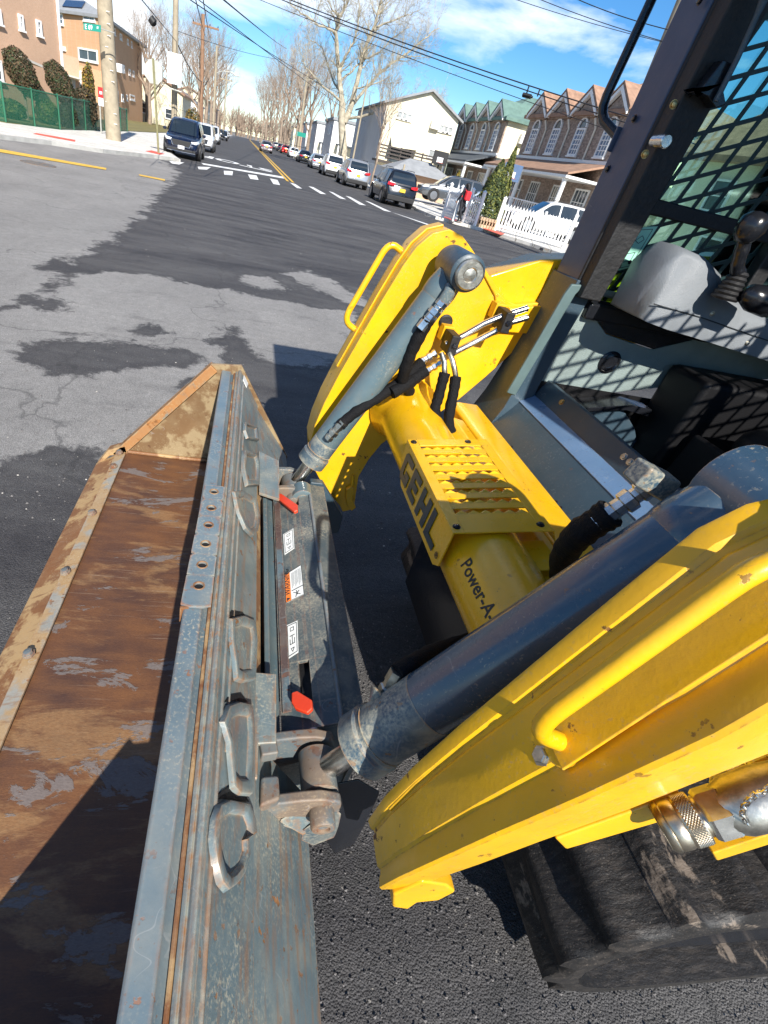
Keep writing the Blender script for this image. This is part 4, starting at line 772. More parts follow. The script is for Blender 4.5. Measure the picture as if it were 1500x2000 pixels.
def trackmat():
    mt, nt, b = newmat('track_rubber'); L = nt.links; t = NN(nt, 'ShaderNodeTexCoord'); v = t.outputs['Object']
    a, _ = mask(nt, v, 7, .3, .7); c = mixc(nt, a, (.006,.0058,.006), (.020,.018,.017))
    d, _ = mask(nt, v, 20, .50, .66, stretch=(1,4,1), off=(2,2,2), detail=10); c = mixc(nt, mth(nt,'MULTIPLY',d,.5), c, (.065,.055,.047))
    e_, _ = mask(nt, v, 9, .60, .64, stretch=(1,.5,1), off=(5,1,2), detail=10, rough=.7); c = mixc(nt, mth(nt,'MULTIPLY',e_,.85), c, (.20,.16,.125))
    s, _ = mask(nt, v, 300, .62, .70, detail=2); c = mixc(nt, mth(nt,'MULTIPLY',s,.5), c, (.18,.15,.12))
    L.new(c, b.inputs['Base Color']); b.inputs['Roughness'].default_value = .5
    h, _ = mask(nt, v, 28, .2, .8, stretch=(1,2,1), detail=12, rough=.7); bp = NN(nt, 'ShaderNodeBump', Strength=.55, Distance=.005); L.new(h, bp.inputs['Height']); L.new(bp.outputs[0], b.inputs['Normal']); return mt
M['track'] = trackmat()
track(.215, .535, 'near', 1); track(1.385, 1.705, 'far', -1)
# --- quick-attach hitch
HL, HF, HR = V(.165,0,.672), V(.283,0,.722), V(.338,0,.716)
HN = V(-(HF-HL).z, 0, (HF-HL).x).normalized()
Y0, Y1 = .555, 1.435
ht = MB()
for (a, c) in (((0,.15)),((.42,.68))): pass
def hp(t, y, h=0): return HL.lerp(HF, t)+V(0,y,0)+HN*h
# sticker face with two lever slots left open
HS = [(.52,.68,1.335,1.425), (.36,.56,.612,.725)]       # slots: t0,t1,y0,y1
cells_t = [0,.36,.52,.56,.68,1.0]; cells_y = [Y0,.612,.725,1.335,1.425,Y1]
for i in range(5):
    for j in range(5):
        t0, t1 = cells_t[i], cells_t[i+1]; y0, y1 = cells_y[j], cells_y[j+1]
        if any(t0 >= s[0]-.001 and t1 <= s[1]+.001 and y0 >= s[2]-.001 and y1 <= s[3]+.001 for s in HS): continue
        ht.slab([hp(t0,y0), hp(t1,y0), hp(t1,y1), hp(t0,y1)], -HN, .010)
hitch = ht.build('hitch_frame', M['hitch'], LD)
MB().slab([HF+V(.0005,Y0-.02,0), HR+V(0,Y0-.03,0), HR+V(0,Y1+.01,0), HF+V(.0005,Y1+.01,0)], V(0,0,-1), .012).build('hitch_top_flange', M['hitch'], hitch, bevel=.003)
MB().tube([HF+V(0,Y0,.001), HF+V(0,.8,.0015), HF+V(0,1.1,.001), HF+V(0,Y1,.001)], .0055, 8).build('weld_seam', M['rail'], hitch, smooth=50)
MB().slab([HR+V(0,Y0-.03,0), HR+V(0,Y1+.01,0), HR+V(.015,Y1,-.26), HR+V(.015,Y0,-.26)], V(-1,0,0), .012).build('hitch_rear_web', M['hitch'], hitch)
MB().prism([(.13,.62),(.165,.66),(.283,.71),(.33,.70),(.35,.46),(.25,.36),(.16,.40)], Y0+.002, Y0+.014).build('end_plate', M['hitch'], hitch)
MB().prism([(.13,.62),(.165,.66),(.283,.71),(.33,.70),(.35,.46),(.25,.36),(.16,.40)], Y1-.014, Y1-.002).build('end_plate', M['hitch'], hitch)
MB().prism([(.128,.655),(.128,.690),(.140,.693),(.150,.676),(.163,.668),(.163,.655)], Y0, Y1-.01).build('hook_rail', M['blue'], hitch, bevel=.003)
b = MB(); b.prism([(.168,.6805),(.186,.688),(.186,.684),(.168,.676)], .60, 1.37); b.build('rust_strip', M['sheetrust'] if 'sheetrust' in M else M['rusty'], hitch)
MB().prism([(.128,.60),(.128,.30),(.14,.30),(.14,.60)], Y0, Y1).build('hitch_face', M['dark'], hitch)
MB().slab([hp(.02,Y0+.02,-.03), hp(.98,Y0+.02,-.03), hp(.98,Y1-.02,-.03), hp(.02,Y1-.02,-.03)], -HN, .01).build('slot_shade_backing', M['black'], hitch)  # black backing added so the open slots look dark, as if in shade
def lever(pxs, h, name='lock_lever'):
    pts = [oP(x, y, hp(.8,0,.03), HN) for x, y in pxs]; return MB().slab(pts, HN, -.012).build(name, M['red'], hitch, bevel=.003)
lever([(542,966),(549,963),(581,985),(581,996),(574,999),(545,976)], 0); lever([(569,1352),(580,1348),(609,1366),(610,1383),(600,1392),(577,1384),(569,1372)], 0)
def label(quadpx, mat, name, par=hitch, t=.0006, lift=.001):
    q = [oP(x, y, hp(.5,0,lift), HN) for x, y in quadpx]; return MB().slab(q, HN, t).build(name, M[mat], par), q
def onlabel(q, u, v, lift=.0011):
    return q[0].lerp(q[1], u).lerp(q[3].lerp(q[2], u), v)+HN*lift
def draw(q, lines, par, w=.0016, mat='ink', name='print'):
    b = MB()
    for ln in lines:
        P_ = [onlabel(q, u, v) for u, v in ln]
        for a, c in zip(P_, P_[1:]):
            d = (c-a); s_ = d.cross(HN).normalized()*w/2; e_ = d.normalized()*w/2; b.slab([a-s_-e_, c-s_+e_, c+s_+e_, a+s_-e_], HN, .0003)
    o = b.build(name, M[mat], par); return o
# u runs down the picture, v across to the right
lab, q = label([(553,1044),(556,1084),(575,1071),(573,1032)], 'white_label', 'label')
diag = [[(.05,.1),(.95,.1),(.95,.9),(.05,.9),(.05,.1)], [(.15,.35),(.25,.35),(.25,.65),(.15,.65),(.15,.35)], [(.4,.3),(.4,.7)], [(.4,.5),(.65,.5)], [(.5,.3),(.65,.3),(.65,.7),(.5,.7)], [(.78,.35),(.88,.5),(.78,.65),(.78,.35)]]
draw(q, diag, lab, .0012)
lab, q = label([(559,1222),(562,1288),(583,1274),(581,1212)], 'white_label', 'label'); draw(q, diag, lab, .0014)
lab, q = label([(556,1124),(559,1178),(594,1161),(588,1104)], 'white_label', 'label')
hq = [onlabel(q, u, v, .0008) for u, v in ((0,0),(1,0),(1,.30),(0,.30))]; MB().slab(hq, HN, .0003).build('orange_header', M['orange_label'], lab)
draw(q, [[(0,0),(1,0),(1,1),(0,1),(0,0)]], lab, .0012)
draw(q, [[(.08,v),(.62-.05*(i%3),v)] for i, v in enumerate((.40,.46,.52,.60,.66,.72,.80,.86,.92))], lab, .0007)
draw(q, [[(.70,.36),(.70,.98)], [(.78,.45),(.85,.62),(.95,.55)], [(.80,.75),(.85,.62),(.93,.8)], [(.76,.6),(.9,.66)]], lab, .002)
a0 = onlabel(q, .80, .255, .0012); text('WARNING', .021, a0, (q[0]-q[1]), (q[3]-q[0])*-1 if False else (q[0]-q[1]).cross(HN)*-1, M['ink'], lab)
tq = [onlabel(q, u, v, .0012) for u, v in ((.97,.06),(.85,.06),(.91,.25))]; MB().slab(tq, HN, .0003).build('warning_triangle', M['ink'], lab)
# clevis ears that carry the rod eyes, near and far
def clevis(y, near):
    for yy, nm in ((y-.068,0),(y+.050,1)):
        b = MB(); b.prism([(.110,.700),(.150,.712),(.190,.722),(.225,.726),(.262,.715),(.272,.690),(.262,.655),(.225,.632),(.16,.60),(.110,.60)], yy, yy+.020)
        b.build('clevis_ear', M['rusty'], hitch, bevel=.005, seg=3)
    MB().tube_rings(V(A.x, y-.100, A.z), V(0,1,0), [(.004,.001),(.004,.012),(0,.013),(0,.020),(.004,.023),(.034,.023)], 24).build('pin_boss', M['rusty'], hitch, smooth=40)
clevis(.47, True); clevis(1.47, False)
MB().tube_rings(V(.262,1.375,.700), V(0,1,0), [(0,.001),(0,.018),(.002,.019),(.001,.030),(.004,.036),(.06,.036)], 28).build('pin_boss', M['blue'], hitch, smooth=40)
# bent gussets of the near hitch corner
b = MB(); b.slab([oY(490,1590,.40), oY(585,1622,.40), oY(575,1588,.43), oY(500,1574,.43)], V(0,0,-1), .006); b.build('corner_gusset', M['sheet'], hitch, bevel=.002)
b = MB(); b.slab([oY(548,1600,.40), oY(600,1572,.415), oY(648,1572,.41), oY(640,1600,.40), oY(625,1618,.395), oY(592,1626,.39)], V(0,0,-1), .012); b.build('corner_gusset', M['sheet'], hitch, bevel=.003)
b = MB(); b.slab([oY(640,1530,.44), oY(700,1518,.46), oY(745,1545,.45), oY(712,1612,.42), oY(672,1632,.40), oY(650,1590,.41)], V(0,0,-1), .10); b.build('corner_casting', M['blackgloss'], hitch, bevel=.006)
b = MB(); b.slab([oY(590,1620,.392), oY(655,1575,.405), oY(668,1590,.40), oY(660,1615,.395), oY(615,1632,.388)], V(.1,0,-1), .05); b.build('corner_casting', M['hitch'], hitch, bevel=.004)
# wedge roller at the far end of the hitch
MB().tube_rings(V(.40,1.50,.52), V(0,1,0), [(0,.045),(.004,.052),(.05,.052),(.054,.045)], 28).build('pivot_boss', M['blackgloss'], hitch, smooth=40)
MB().prism([(.30,.70),(.345,.70),(.45,.56),(.45,.48),(.38,.46),(.28,.6)], 1.49, 1.52).build('pivot_plate', M['dark'], hitch, bevel=.004)
# --- cab
M['trimgreen'] = simple('grey_green_trim', (.09,.14,.14), .5, vary=.2)
cab = MB(); prof = [(.838,1.030),(.908,1.125),(.958,1.150),(.985,1.205),(1.000,1.205),(1.005,1.13),(.95,1.06),(.87,1.0),(.838,1.0)]
cab.prism(prof, .40, 1.600)
cab_ = cab.build('cab_sill', M['dark'], LD, bevel=.002)
MB().prism([(.908,1.129),(.957,1.1535),(.957,1.148),(.910,1.124)], .42, 1.46).build('sill_ledge', M['sillsky'] if 'sillsky' in M else M['post'], cab_)
MB().prism([(.828,1.022),(.845,1.028),(.88,1.0),(.83,1.0)], .40, 1.60).build('rubber_seal', M['black'], cab_, bevel=.003)
for y in (1.50,1.28,.99,.965): 
    n = V(-.77,0,.64); bolt(V(.846,y,1.040)+n*.0, n, .0055, cab_, 'blackgloss', hex_=False)
for y in (1.335,1.01,.985): bolt(V(.975,y,1.185), V(-.9,0,.4), .0075, cab_, 'zinc' if y < 1.2 else 'brass')
# gusset that widens the far post at its foot
b = MB(); sec = []
for (xa, xb, z, yi) in ((.838,.90,1.030,1.44),(.862,.90,1.10,1.44),(.880,.905,1.18,1.45),(.900,.915,1.30,1.452),(.915,.93,1.42,1.452),(.922,.94,1.50,1.452)):
    sec.append([V(xa,1.60,z), V(xa+.002,yi,z), V(xb+.05,yi,z), V(xb+.05,1.60,z)])
b.strip(sec, True, True); pst = b.build('post_foot', M['dark'], cab_, bevel=.003)
b = MB(); b.strip([[V(.852,1.452,1.15),V(.852,1.44,1.15),V(.885,1.44,1.145),V(.885,1.452,1.145)],[V(.878,1.452,1.33),V(.878,1.44,1.33),V(.912,1.44,1.33),V(.912,1.452,1.33)],[V(.896,1.452,1.46),V(.896,1.44,1.46),V(.930,1.44,1.465),V(.930,1.452,1.465)],[V(.905,1.452,1.488),V(.905,1.44,1.488),V(.945,1.44,1.492),V(.945,1.452,1.492)]], True, True); b.build('post_trim', M['trimgreen'], cab_, bevel=.004)
P1 = MB().strip([[V(.925,1.585,1.49),V(.930,1.465,1.49),V(1.0,1.465,1.49),V(1.0,1.585,1.49)],[V(.944,1.585,2.13),V(.945,1.465,2.13),V(1.02,1.465,2.13),V(1.02,1.585,2.13)]], True, True).build('cab_post', M['post'], cab_, bevel=.004)
P2 = MB().strip([[V(.932,1.464,1.46),V(.934,1.42,1.46),V(1.0,1.42,1.46),V(1.0,1.464,1.46)],[V(.953,1.464,2.13),V(.955,1.41,2.13),V(1.05,1.41,2.13),V(1.05,1.464,2.13)]], True, True).build('door_seal', M['black'], cab_, bevel=.004)
MB().tube([(.934,1.462,1.48),(.957,1.462,2.12)], .007, 8).build('seal_lip', M['black'], cab_, smooth=50)
for (x, y_) in ((1399,105),(1316,204),(1344,197),(1260,301)): 
    p = oP(x, y_, V(0,1.418,0), V(0,1,0)); bolt(p, V(0,-1,0), .007, cab_, 'brass', hex_=False)
p = oP(1288,276,V(0,1.40,0),V(0,1,0)); MB().tube_rings(p+V(0,.02,0), V(0,-1,0), [(0,.013),(.02,.013),(.0201,.0145),(.045,.0145),(.047,.012)], 20).build('striker_pin', M['chrome'], cab_, smooth=35)
for (x, y_) in ((1241,232),(1187,330),(1070,533),(1370,2)): p = oP(x, y_, V(.935,0,0), V(1,0,0)); bolt(V(p.x-.004, min(1.56,max(1.48,p.y)), p.z), V(-1,0,0), .0065, cab_, 'blackgloss', hex_=False)
# hinge block and gas strut
MB().slab([oP(x, y_, V(0,1.41,0), V(0,1,0)) for x, y_ in ((1395,120),(1412,128),(1392,165),(1400,205),(1380,212),(1365,190),(1340,180),(1345,188),(1372,150))], V(0,-1,0), .03).build('strut_bracket', M['blackgloss'], cab_, bevel=.004)
MB().tube([oY(1398,198,1.37), oY(1440,115,1.37), oY(1478,30,1.37), oY(1500,-20,1.37)], [.006,.006,.006,.011], 10).build('gas_strut', M['dark'], cab_, smooth=50)
# grab rail outside the far post
MB().tube([(.948,1.715,2.20),(.940,1.710,2.10),(.928,1.706,1.97),(.924,1.705,1.925),(.925,1.703,1.90),(.929,1.695,1.883),(.935,1.68,1.868),(.948,1.60,1.835),(.95,1.585,1.83)], .0125, 14).build('grab_rail', M['blackgloss'], cab_, smooth=60)
MB().box(.925,.99,1.586,1.592,1.80,1.855).build('rail_foot', M['post'], cab_, bevel=.002)
# far window: expanded mesh, bar, rear pillar, frames; near window mesh stands out of view and throws the grid of shade
def xmesh(y, x0, x1, z0, z1, name='window_mesh', w=.0048, dx=.123, dz=.060, th=.005):
    b = MB()
    def clip(a, c):
        d = c-a; t0, t1 = 0.0, 1.0
        for k, lo, hi in ((0,x0,x1),(1,z0,z1)):
            if abs(d[k]) < 1e-9: continue
            ta = (lo-a[k])/d[k]; tb = (hi-a[k])/d[k]
            if ta > tb: ta, tb = tb, ta
            t0 = max(t0, ta); t1 = min(t1, tb)
        return (a+d*t0, a+d*t1) if t0 < t1 else None
    for dv, of, k_ in ((V(.0635,.0275), V(.015,.060), 0), (V(.015,.060), V(.0635,.0275), 1)):
        for i in range(-60, 60):
            a = V((x0+x1)/2, (z0+z1)/2) + of*i; r = clip(a-dv*40, a+dv*40)
            if r:
                p, q = r; d = (q-p)
                if d.length < .004: continue
                d.normalize(); n = V(-d.y, d.x)*w; yy = y+.0009*k_
                b.slab([(p.x-n.x,yy,p.y-n.y),(q.x-n.x,yy,q.y-n.y),(q.x+n.x,yy,q.y+n.y),(p.x+n.x,yy,p.y+n.y)], (0,1,0), th)
    return b.build(name, M['meshpaint'], cab_)
M['meshpaint'] = simple('dark_green_mesh_paint', (.010,.028,.028), .45)
M['sillpaint'] = M['post']
xmesh(1.50, 1.0, 2.1, 1.44, 2.16)
MB().box(1.0, 2.1, 1.506, 1.509, 1.44, 2.14).build('window_glass', M['cabglass'], cab_)
MB().box(.99, 2.1, 1.47, 1.499, 1.685, 1.722).build('window_bar', M['black'], cab_, bevel=.005)
MB().box(1.46, 1.51, 1.46, 1.499, 1.44, 2.14).build('window_pillar', M['black'], cab_, bevel=.006)
MB().box(.99, 2.1, 1.44, 1.53, 1.405, 1.452).build('window_sill', M['blackgloss'], cab_, bevel=.008)
MB().tube([(1.0,1.478,1.478),(1.25,1.478,1.478),(1.7,1.478,1.478)], .010, 10).build('window_seal', M['panel'], cab_, smooth=50)
MB().box(.94, 2.15, 1.44, 1.60, 2.115, 2.44).build('roof_rail', M['post'], cab_, bevel=.008)  # header stretched up to meet the raised roof out of view
MB().box(.70, 2.15, .34, 1.68, 2.44, 2.54).build('cab_shadow_roof', M['post'], cab_, bevel=.01)  # unseen roof, raised and drawn forward to lengthen the cab's shadow on the road
# near side wall with its own mesh window and posts
xmesh(.405, 1.08, 2.05, 1.34, 2.14)
for (x0, x1) in ((1.03,1.085),(1.50,1.545),(2.03,2.12)): MB().box(x0, x1, .38, .43, 1.30, 2.17).build('window_pillar', M['black'], cab_, bevel=.005)
MB().box(1.06, 2.10, .38, .43, 1.00, 1.345).build('side_wall', M['dark'], cab_, bevel=.004)
MB().box(1.06, 2.10, .38, .43, 1.70, 1.735).build('window_bar', M['black'], cab_, bevel=.004)
# interior
MB().prism([(.955,1.155),(1.045,1.150),(1.33,1.225),(1.60,1.30),(1.95,1.36),(1.95,1.41),(1.40,1.405),(1.28,1.352),(1.20,1.360),(1.10,1.372),(1.055,1.40),(1.02,1.425),(.955,1.44),(.93,1.40)], 1.462, 1.475).build('lining_panel', M['panel'], cab_, bevel=.003)
MB().prism([(.93,1.44),(1.02,1.427),(1.055,1.402),(1.10,1.374),(1.28,1.355),(1.40,1.405),(2.0,1.41),(2.0,1.46),(.93,1.46)], 1.458, 1.475).build('shaded_recess', M['blackgloss'], cab_, bevel=.003)  # black panel under the window, cut along the armrest's shadow edge
v_ = MB().tube_rings(V(1.158,1.463,1.292), V(0,-1,0), [(0,.036),(.004,.036),(.007,.030),(.003,.026),(.005,.018),(.003,.012),(.005,.001)], 28).build('air_vent', M['blackgloss'], cab_, smooth=30)
MB().prism([(1.0,1.10),(1.06,1.155),(1.25,1.195),(1.33,1.19),(1.33,1.165),(1.24,1.175),(1.05,1.14)], 1.38, 1.458).build('footwell_rim', M['blackgloss'], cab_, bevel=.006)
MB().prism([(1.0,.94),(1.0,1.14),(1.24,1.175),(1.33,1.11),(1.42,1.0),(1.6,.95)], 1.40, 1.458).build('footwell_side', M['dark'], cab_, bevel=.004)
MB().box(.955, 2.1, 1.460, 1.4615, .90, 1.20).build('lower_wall', M['seat'], cab_)
MB().box(1.0, 2.1, .43, 1.46, .91, .93).build('cab_floor', M['blackgloss'], cab_)
MB().box(2.06, 2.10, .43, 1.46, .93, 2.15).build('rear_wall', M['black'], cab_)
MB().box(1.36, 2.05, 1.28, 1.456, .93, 1.33).build('seat_pan_box', M['seat'], cab_, bevel=.02)
# armrest console
b = MB(); sec = []
for (x, zt, zb, y0, y1) in ((.985,1.525,1.475,1.20,1.33),(.995,1.60,1.468,1.18,1.345),(1.02,1.635,1.462,1.17,1.35),(1.08,1.628,1.455,1.165,1.352),(1.15,1.60,1.45,1.165,1.352),(1.175,1.565,1.448,1.165,1.352),(1.30,1.540,1.438,1.165,1.352),(1.45,1.51,1.425,1.165,1.352),(1.80,1.45,1.38,1.165,1.352)):
    x *= 1.045; zt = 1.65+(zt-1.65)*1.045; zb = 1.65+(zb-1.65)*1.045; y0 += .115; y1 += .085
    sec.append([V(x,y0,zb),V(x,y0,zt-.02),V(x,y0+.015,zt-.004),V(x,y0+.05,zt),V(x,y1-.04,zt),V(x,y1,zt-.02),V(x,y1,zb)])
arm = MB().strip(sec, True, True) if False else b.strip(sec, True, True); con = b.build('armrest_console', M['grey_trim'], cab_, smooth=75)
MB().tube([(1.05,1.2795,1.500),(1.2,1.2785,1.492),(1.41,1.2785,1.472),(1.7,1.2785,1.446)], .0016, 6).build('seam', M['ink'], con)
for x, z in ((1.23,1.505),(1.39,1.452)): bolt(V(x,1.279,z), V(0,-1,0), .005, con, 'zinc', hex_=False)
# joystick
js = oY(1428,560,1.24); k = MB(); pr = []
for i in range(13): pr.append((i*.0055, .030-.0011*i+(.004 if i%2 else 0)))
k.tube_rings(js-V(0,0,.03), V(.0,.0,1), pr, 24); boot = k.build('joystick_boot', M['black'], cab_, smooth=35)
hose([js+V(0,0,.03), oY(1440,520,1.235), oY(1452,478,1.23), oY(1458,455,1.23)], .015, boot, name='stick', mat='blackgloss')
b = MB(); kb = oY(1462,448,1.23); b.tube_rings(kb-V(0,0,.028), V(.1,0,1), [(0,.016),(.010,.024),(.03,.032),(.05,.030),(.062,.018),(.066,.002)], 20); b.build('knob', M['blackgloss'], boot, smooth=60)
b = MB(); kb = oY(1475,575,1.20); b.tube_rings(kb-V(.03,0,0), V(1,0,-.2), [(0,.006),(.012,.024),(.04,.032),(.09,.028),(.10,.01)], 18); b.build('palm_rest', M['blackgloss'], boot, smooth=60)
# seat
b = MB(); b.box(1.42, 1.98, .70, 1.18, 1.14, 1.27); st = b.build('seat', M['seat'], cab_, bevel=.06, seg=4)
MB().box(1.86, 2.02, .70, 1.18, 1.24, 1.85).build('backrest', M['seat'], st, bevel=.05, seg=4)
MB().prism([(1.0,.93),(1.0,.95),(1.2,.965),(1.38,1.0),(1.40,1.18),(1.42,1.18),(1.42,.93)], .48, 1.26).build('floor_step', M['seat'], cab_, bevel=.01)
# instruction plate on the far window mesh
gq = [oP(x, y_, V(0,1.492,0), V(0,1,0)) for x, y_ in ((1159,541),(1182,448),(1285,442),(1233,522))]
gl = MB().slab(gq, V(0,1,0), .002).build('instruction_plate', M['backlit_lab'], cab_)
GNn = V(0,-1,0)
def gl_pt(u, v): return gq[0].lerp(gq[3], u).lerp(gq[1].lerp(gq[2], u), v)+GNn*.0006
b = MB()
for ln in [[(.05,.06),(.95,.06),(.93,.94),(.08,.94),(.05,.06)],[(.2,.3),(.35,.3),(.35,.5),(.2,.5),(.2,.3)],[(.45,.5),(.6,.62),(.55,.42),(.45,.5)],[(.65,.2),(.85,.2),(.85,.4),(.65,.4),(.65,.2)],[(.7,.7),(.8,.8),(.88,.7),(.8,.62),(.7,.7)],[(.25,.65),(.4,.72),(.42,.85),(.28,.85)],[(.12,.15),(.3,.18),(.5,.14)],[(.5,.28),(.58,.34)]]:
    P_ = [gl_pt(u, v) for u, v in ln]
    for a, c in zip(P_, P_[1:]): d = c-a; s_ = d.cross(GNn).normalized()*.0007; b.slab([a-s_, c-s_, c+s_, a+s_], GNn, .0003)
b.build('print', M['ink'], gl)
for (u, v) in ((.10,.28),(.62,.12),(.86,.16),(.60,.55),(.16,.72)): MB().tube_rings(gl_pt(u, v), GNn, [(0,.006),(.0004,.006),(.0005,.0001)], 14).build('print_dot', M['ink'], gl)
# =================================================================== buildings
def brickmat(name, c1, c2, mort, sc=6.0):
    mt, nt, b = newmat(name); L = nt.links; t = NN(nt, 'ShaderNodeTexCoord'); v = t.outputs['Object']
    g = NN(nt, 'ShaderNodeNewGeometry'); sx = NN(nt, 'ShaderNodeSeparateXYZ'); L.new(v, sx.inputs[0]); cb = NN(nt, 'ShaderNodeCombineXYZ'); ad = NN(nt, 'ShaderNodeMath', operation='ADD'); L.new(sx.outputs[0], ad.inputs[0]); L.new(sx.outputs[1], ad.inputs[1]); L.new(ad.outputs[0], cb.inputs[0]); L.new(sx.outputs[2], cb.inputs[1])
    br = NN(nt, 'ShaderNodeTexBrick', Scale=sc); br.inputs['Color1'].default_value = col(c1); br.inputs['Color2'].default_value = col(c2); br.inputs['Mortar'].default_value = col(mort); br.inputs['Mortar Size'].default_value = .014; L.new(cb.outputs[0], br.inputs['Vector'])
    n, _ = mask(nt, v, .7, .3, .7); c = mixc(nt, mth(nt, 'MULTIPLY', n, .35), br.outputs[0], tuple(q*.7 for q in c1)); n2, _ = mask(nt, v, 6, .3, .7); c = mixc(nt, mth(nt, 'MULTIPLY', n2, .3), c, c2)
    L.new(c, b.inputs['Base Color']); b.inputs['Roughness'].default_value = .85; return mt
M['brick_tan'] = brickmat('tan_brick', (.58,.37,.24), (.50,.31,.20), (.55,.46,.37))
M['brick_or'] = brickmat('orange_brick', (.66,.38,.20), (.58,.32,.17), (.60,.48,.36))
M['stone_br'] = brickmat('brown_mixed_brick', (.17,.12,.095), (.46,.36,.29), (.20,.16,.13), 2.6)
M['stucco'] = simple('cream_siding', (.72,.66,.49), .8, vary=.06, vscale=.6); M['whitewall'] = simple('white_siding', (.74,.74,.71), .8, vary=.06, vscale=.6)
M['greyshade_door'] = simple('grey_shade_and_roller_door', (.50,.50,.50), .8, vary=.07, vscale=.8); M['trim'] = simple('white_trim', (.78,.78,.76), .55, vary=.05); M['pane'] = simple('window_glass', (.045,.06,.075), .08, spec=.8, vary=.3, vscale=.9)  # the grey serves as painted shade on house sides, and for the roller door
M['pane_blue'] = simple('blue_window_glass', (.09,.14,.24), .08, spec=.8, vary=.2, vscale=.9)
M['curtain'] = simple('curtained_glass', (.34,.36,.36), .2, vary=.3, vscale=1.5)
M['roof_grey'] = simple('grey_shingles', (.26,.27,.28), .9, vary=.15, vscale=2); M['roof_green'] = simple('green_shingles', (.12,.20,.17), .9, vary=.2, vscale=2); M['roof_brown'] = simple('brown_shingles', (.30,.18,.12), .9, vary=.3, vscale=2.5); M['roof_dark'] = simple('dark_porch_roof', (.07,.08,.09), .8, vary=.2)
M['solar'] = simple('solar_panel', (.015,.02,.04), .15); M['darkwood'] = simple('dark_timber', (.06,.05,.045), .8, vary=.3); M['woodfence'] = simple('orange_fence_boards', (.38,.20,.10), .85, vary=.3, vscale=3)
M['gutter'] = simple('cream_gutter', (.66,.62,.52), .5); M['iron'] = simple('white_iron_bars', (.75,.75,.75), .5); M['awning'] = simple('beige_awning', (.55,.52,.46), .6)
UP = V(0,0,1)
def window(par, q, n, mu=(0,1), frame='trim', pane='pane', d=.10, fw=.09, sill=True, label=None, bars=None):
    """q: bottom-left, bottom-right, top-right, top-left in the wall; the frame stands proud and the pane sits behind it"""
    n = Vector(n).normalized(); q = [Vector(a) for a in q]; cen = sum(q, V(0,0,0))/4
    u = (q[1]-q[0]).normalized(); v = (q[3]-q[0]).normalized(); b = MB()
    qi = [q[0]+u*fw+v*fw, q[1]-u*fw+v*fw, q[2]-u*fw-v*fw, q[3]+u*fw-v*fw]
    for i in range(4):
        j = (i+1)%4; b.slab([q[i], q[j], qi[j], qi[i]], n, d)
    if sill: b.slab([q[0]-u*.06-v*.08, q[1]+u*.06-v*.08, q[1]+u*.06+v*.001, q[0]-u*.06+v*.001], n, d+.05)
    for k in range(1, mu[0]+1):
        a = qi[0].lerp(qi[1], k/(mu[0]+1)); c = qi[3].lerp(qi[2], k/(mu[0]+1)); b.slab([a-u*.025, a+u*.025, c+u*.025, c-u*.025], n, d*.6)
    for k in range(1, mu[1]+1):
        a = qi[0].lerp(qi[3], k/(mu[1]+1)); c = qi[1].lerp(qi[2], k/(mu[1]+1)); b.slab([a-v*.025, c-v*.025, c+v*.025, a+v*.025], n, d*.62)
    f = b.build('window', M[frame], par, label=label); MB().slab([a+n*.012 for a in qi], n, .012).build('pane', M[pane], f)
    return f
def bld(name, label, loc, cat='house', group=None): return thing(name, label, cat, loc, 0, group, world=True)
def wpx(p0, n): return lambda x, y: oP(x, y, p0, n)
# --- left: near tan brick block
c1 = V(-11.8,40.4,0); e1 = V(-.41,-.912,0); n1 = V(.912,-.41,0)
b1 = bld('brick_apartment_block', 'tan brick apartment block cut by the left edge, behind two clipped bushes', (-18,38,0), 'building')
dpt = V(-.912,.41,0)*14; far_ = c1+e1*40
MB().slab([c1, far_, far_+dpt, c1+dpt], UP, 11.5).build('wall', M['brick_tan'], b1)
W1 = wpx(c1, n1)
def wq(f, x0, y0, x1, y1, w, h):   # window from the pixels of its upper left corner and lower right corner, squared up in the wall
    a = f(x0, y0); c = f(x1, y1); hd_ = V(c.x-a.x, c.y-a.y, 0); return [V(a.x,a.y,c.z), V(c.x,c.y,c.z), V(c.x,c.y,a.z), V(a.x,a.y,a.z)]
for x0, y0, x1, y1 in ((34,26,46,60),(69,37,81,71),(-14,12,3,48),(-20,112,6,160),(-60,0,-45,40)): window(b1, wq(W1, x0, y0, x1, y1, 0, 0), n1, (0,1))
a = W1(6,104); c = W1(47,122); MB().slab([a, c, V(c.x,c.y,c.z-.05)+n1*1.3, V(a.x,a.y,a.z-.05)+n1*1.3], UP, .10).build('canopy', M['awning'], b1); MB().slab([W1(9,108), W1(66,138), W1(66,142), W1(9,126)], n1, .02).build('doorway', M['darkwood'], b1)
MB().slab([c1+n1*.03+e1*.02, c1+n1*.13+e1*.02, c1+n1*.13-e1*.10, c1+n1*.03-e1*.10], UP, 11.4).build('corner_pipe', M['trim'], b1)
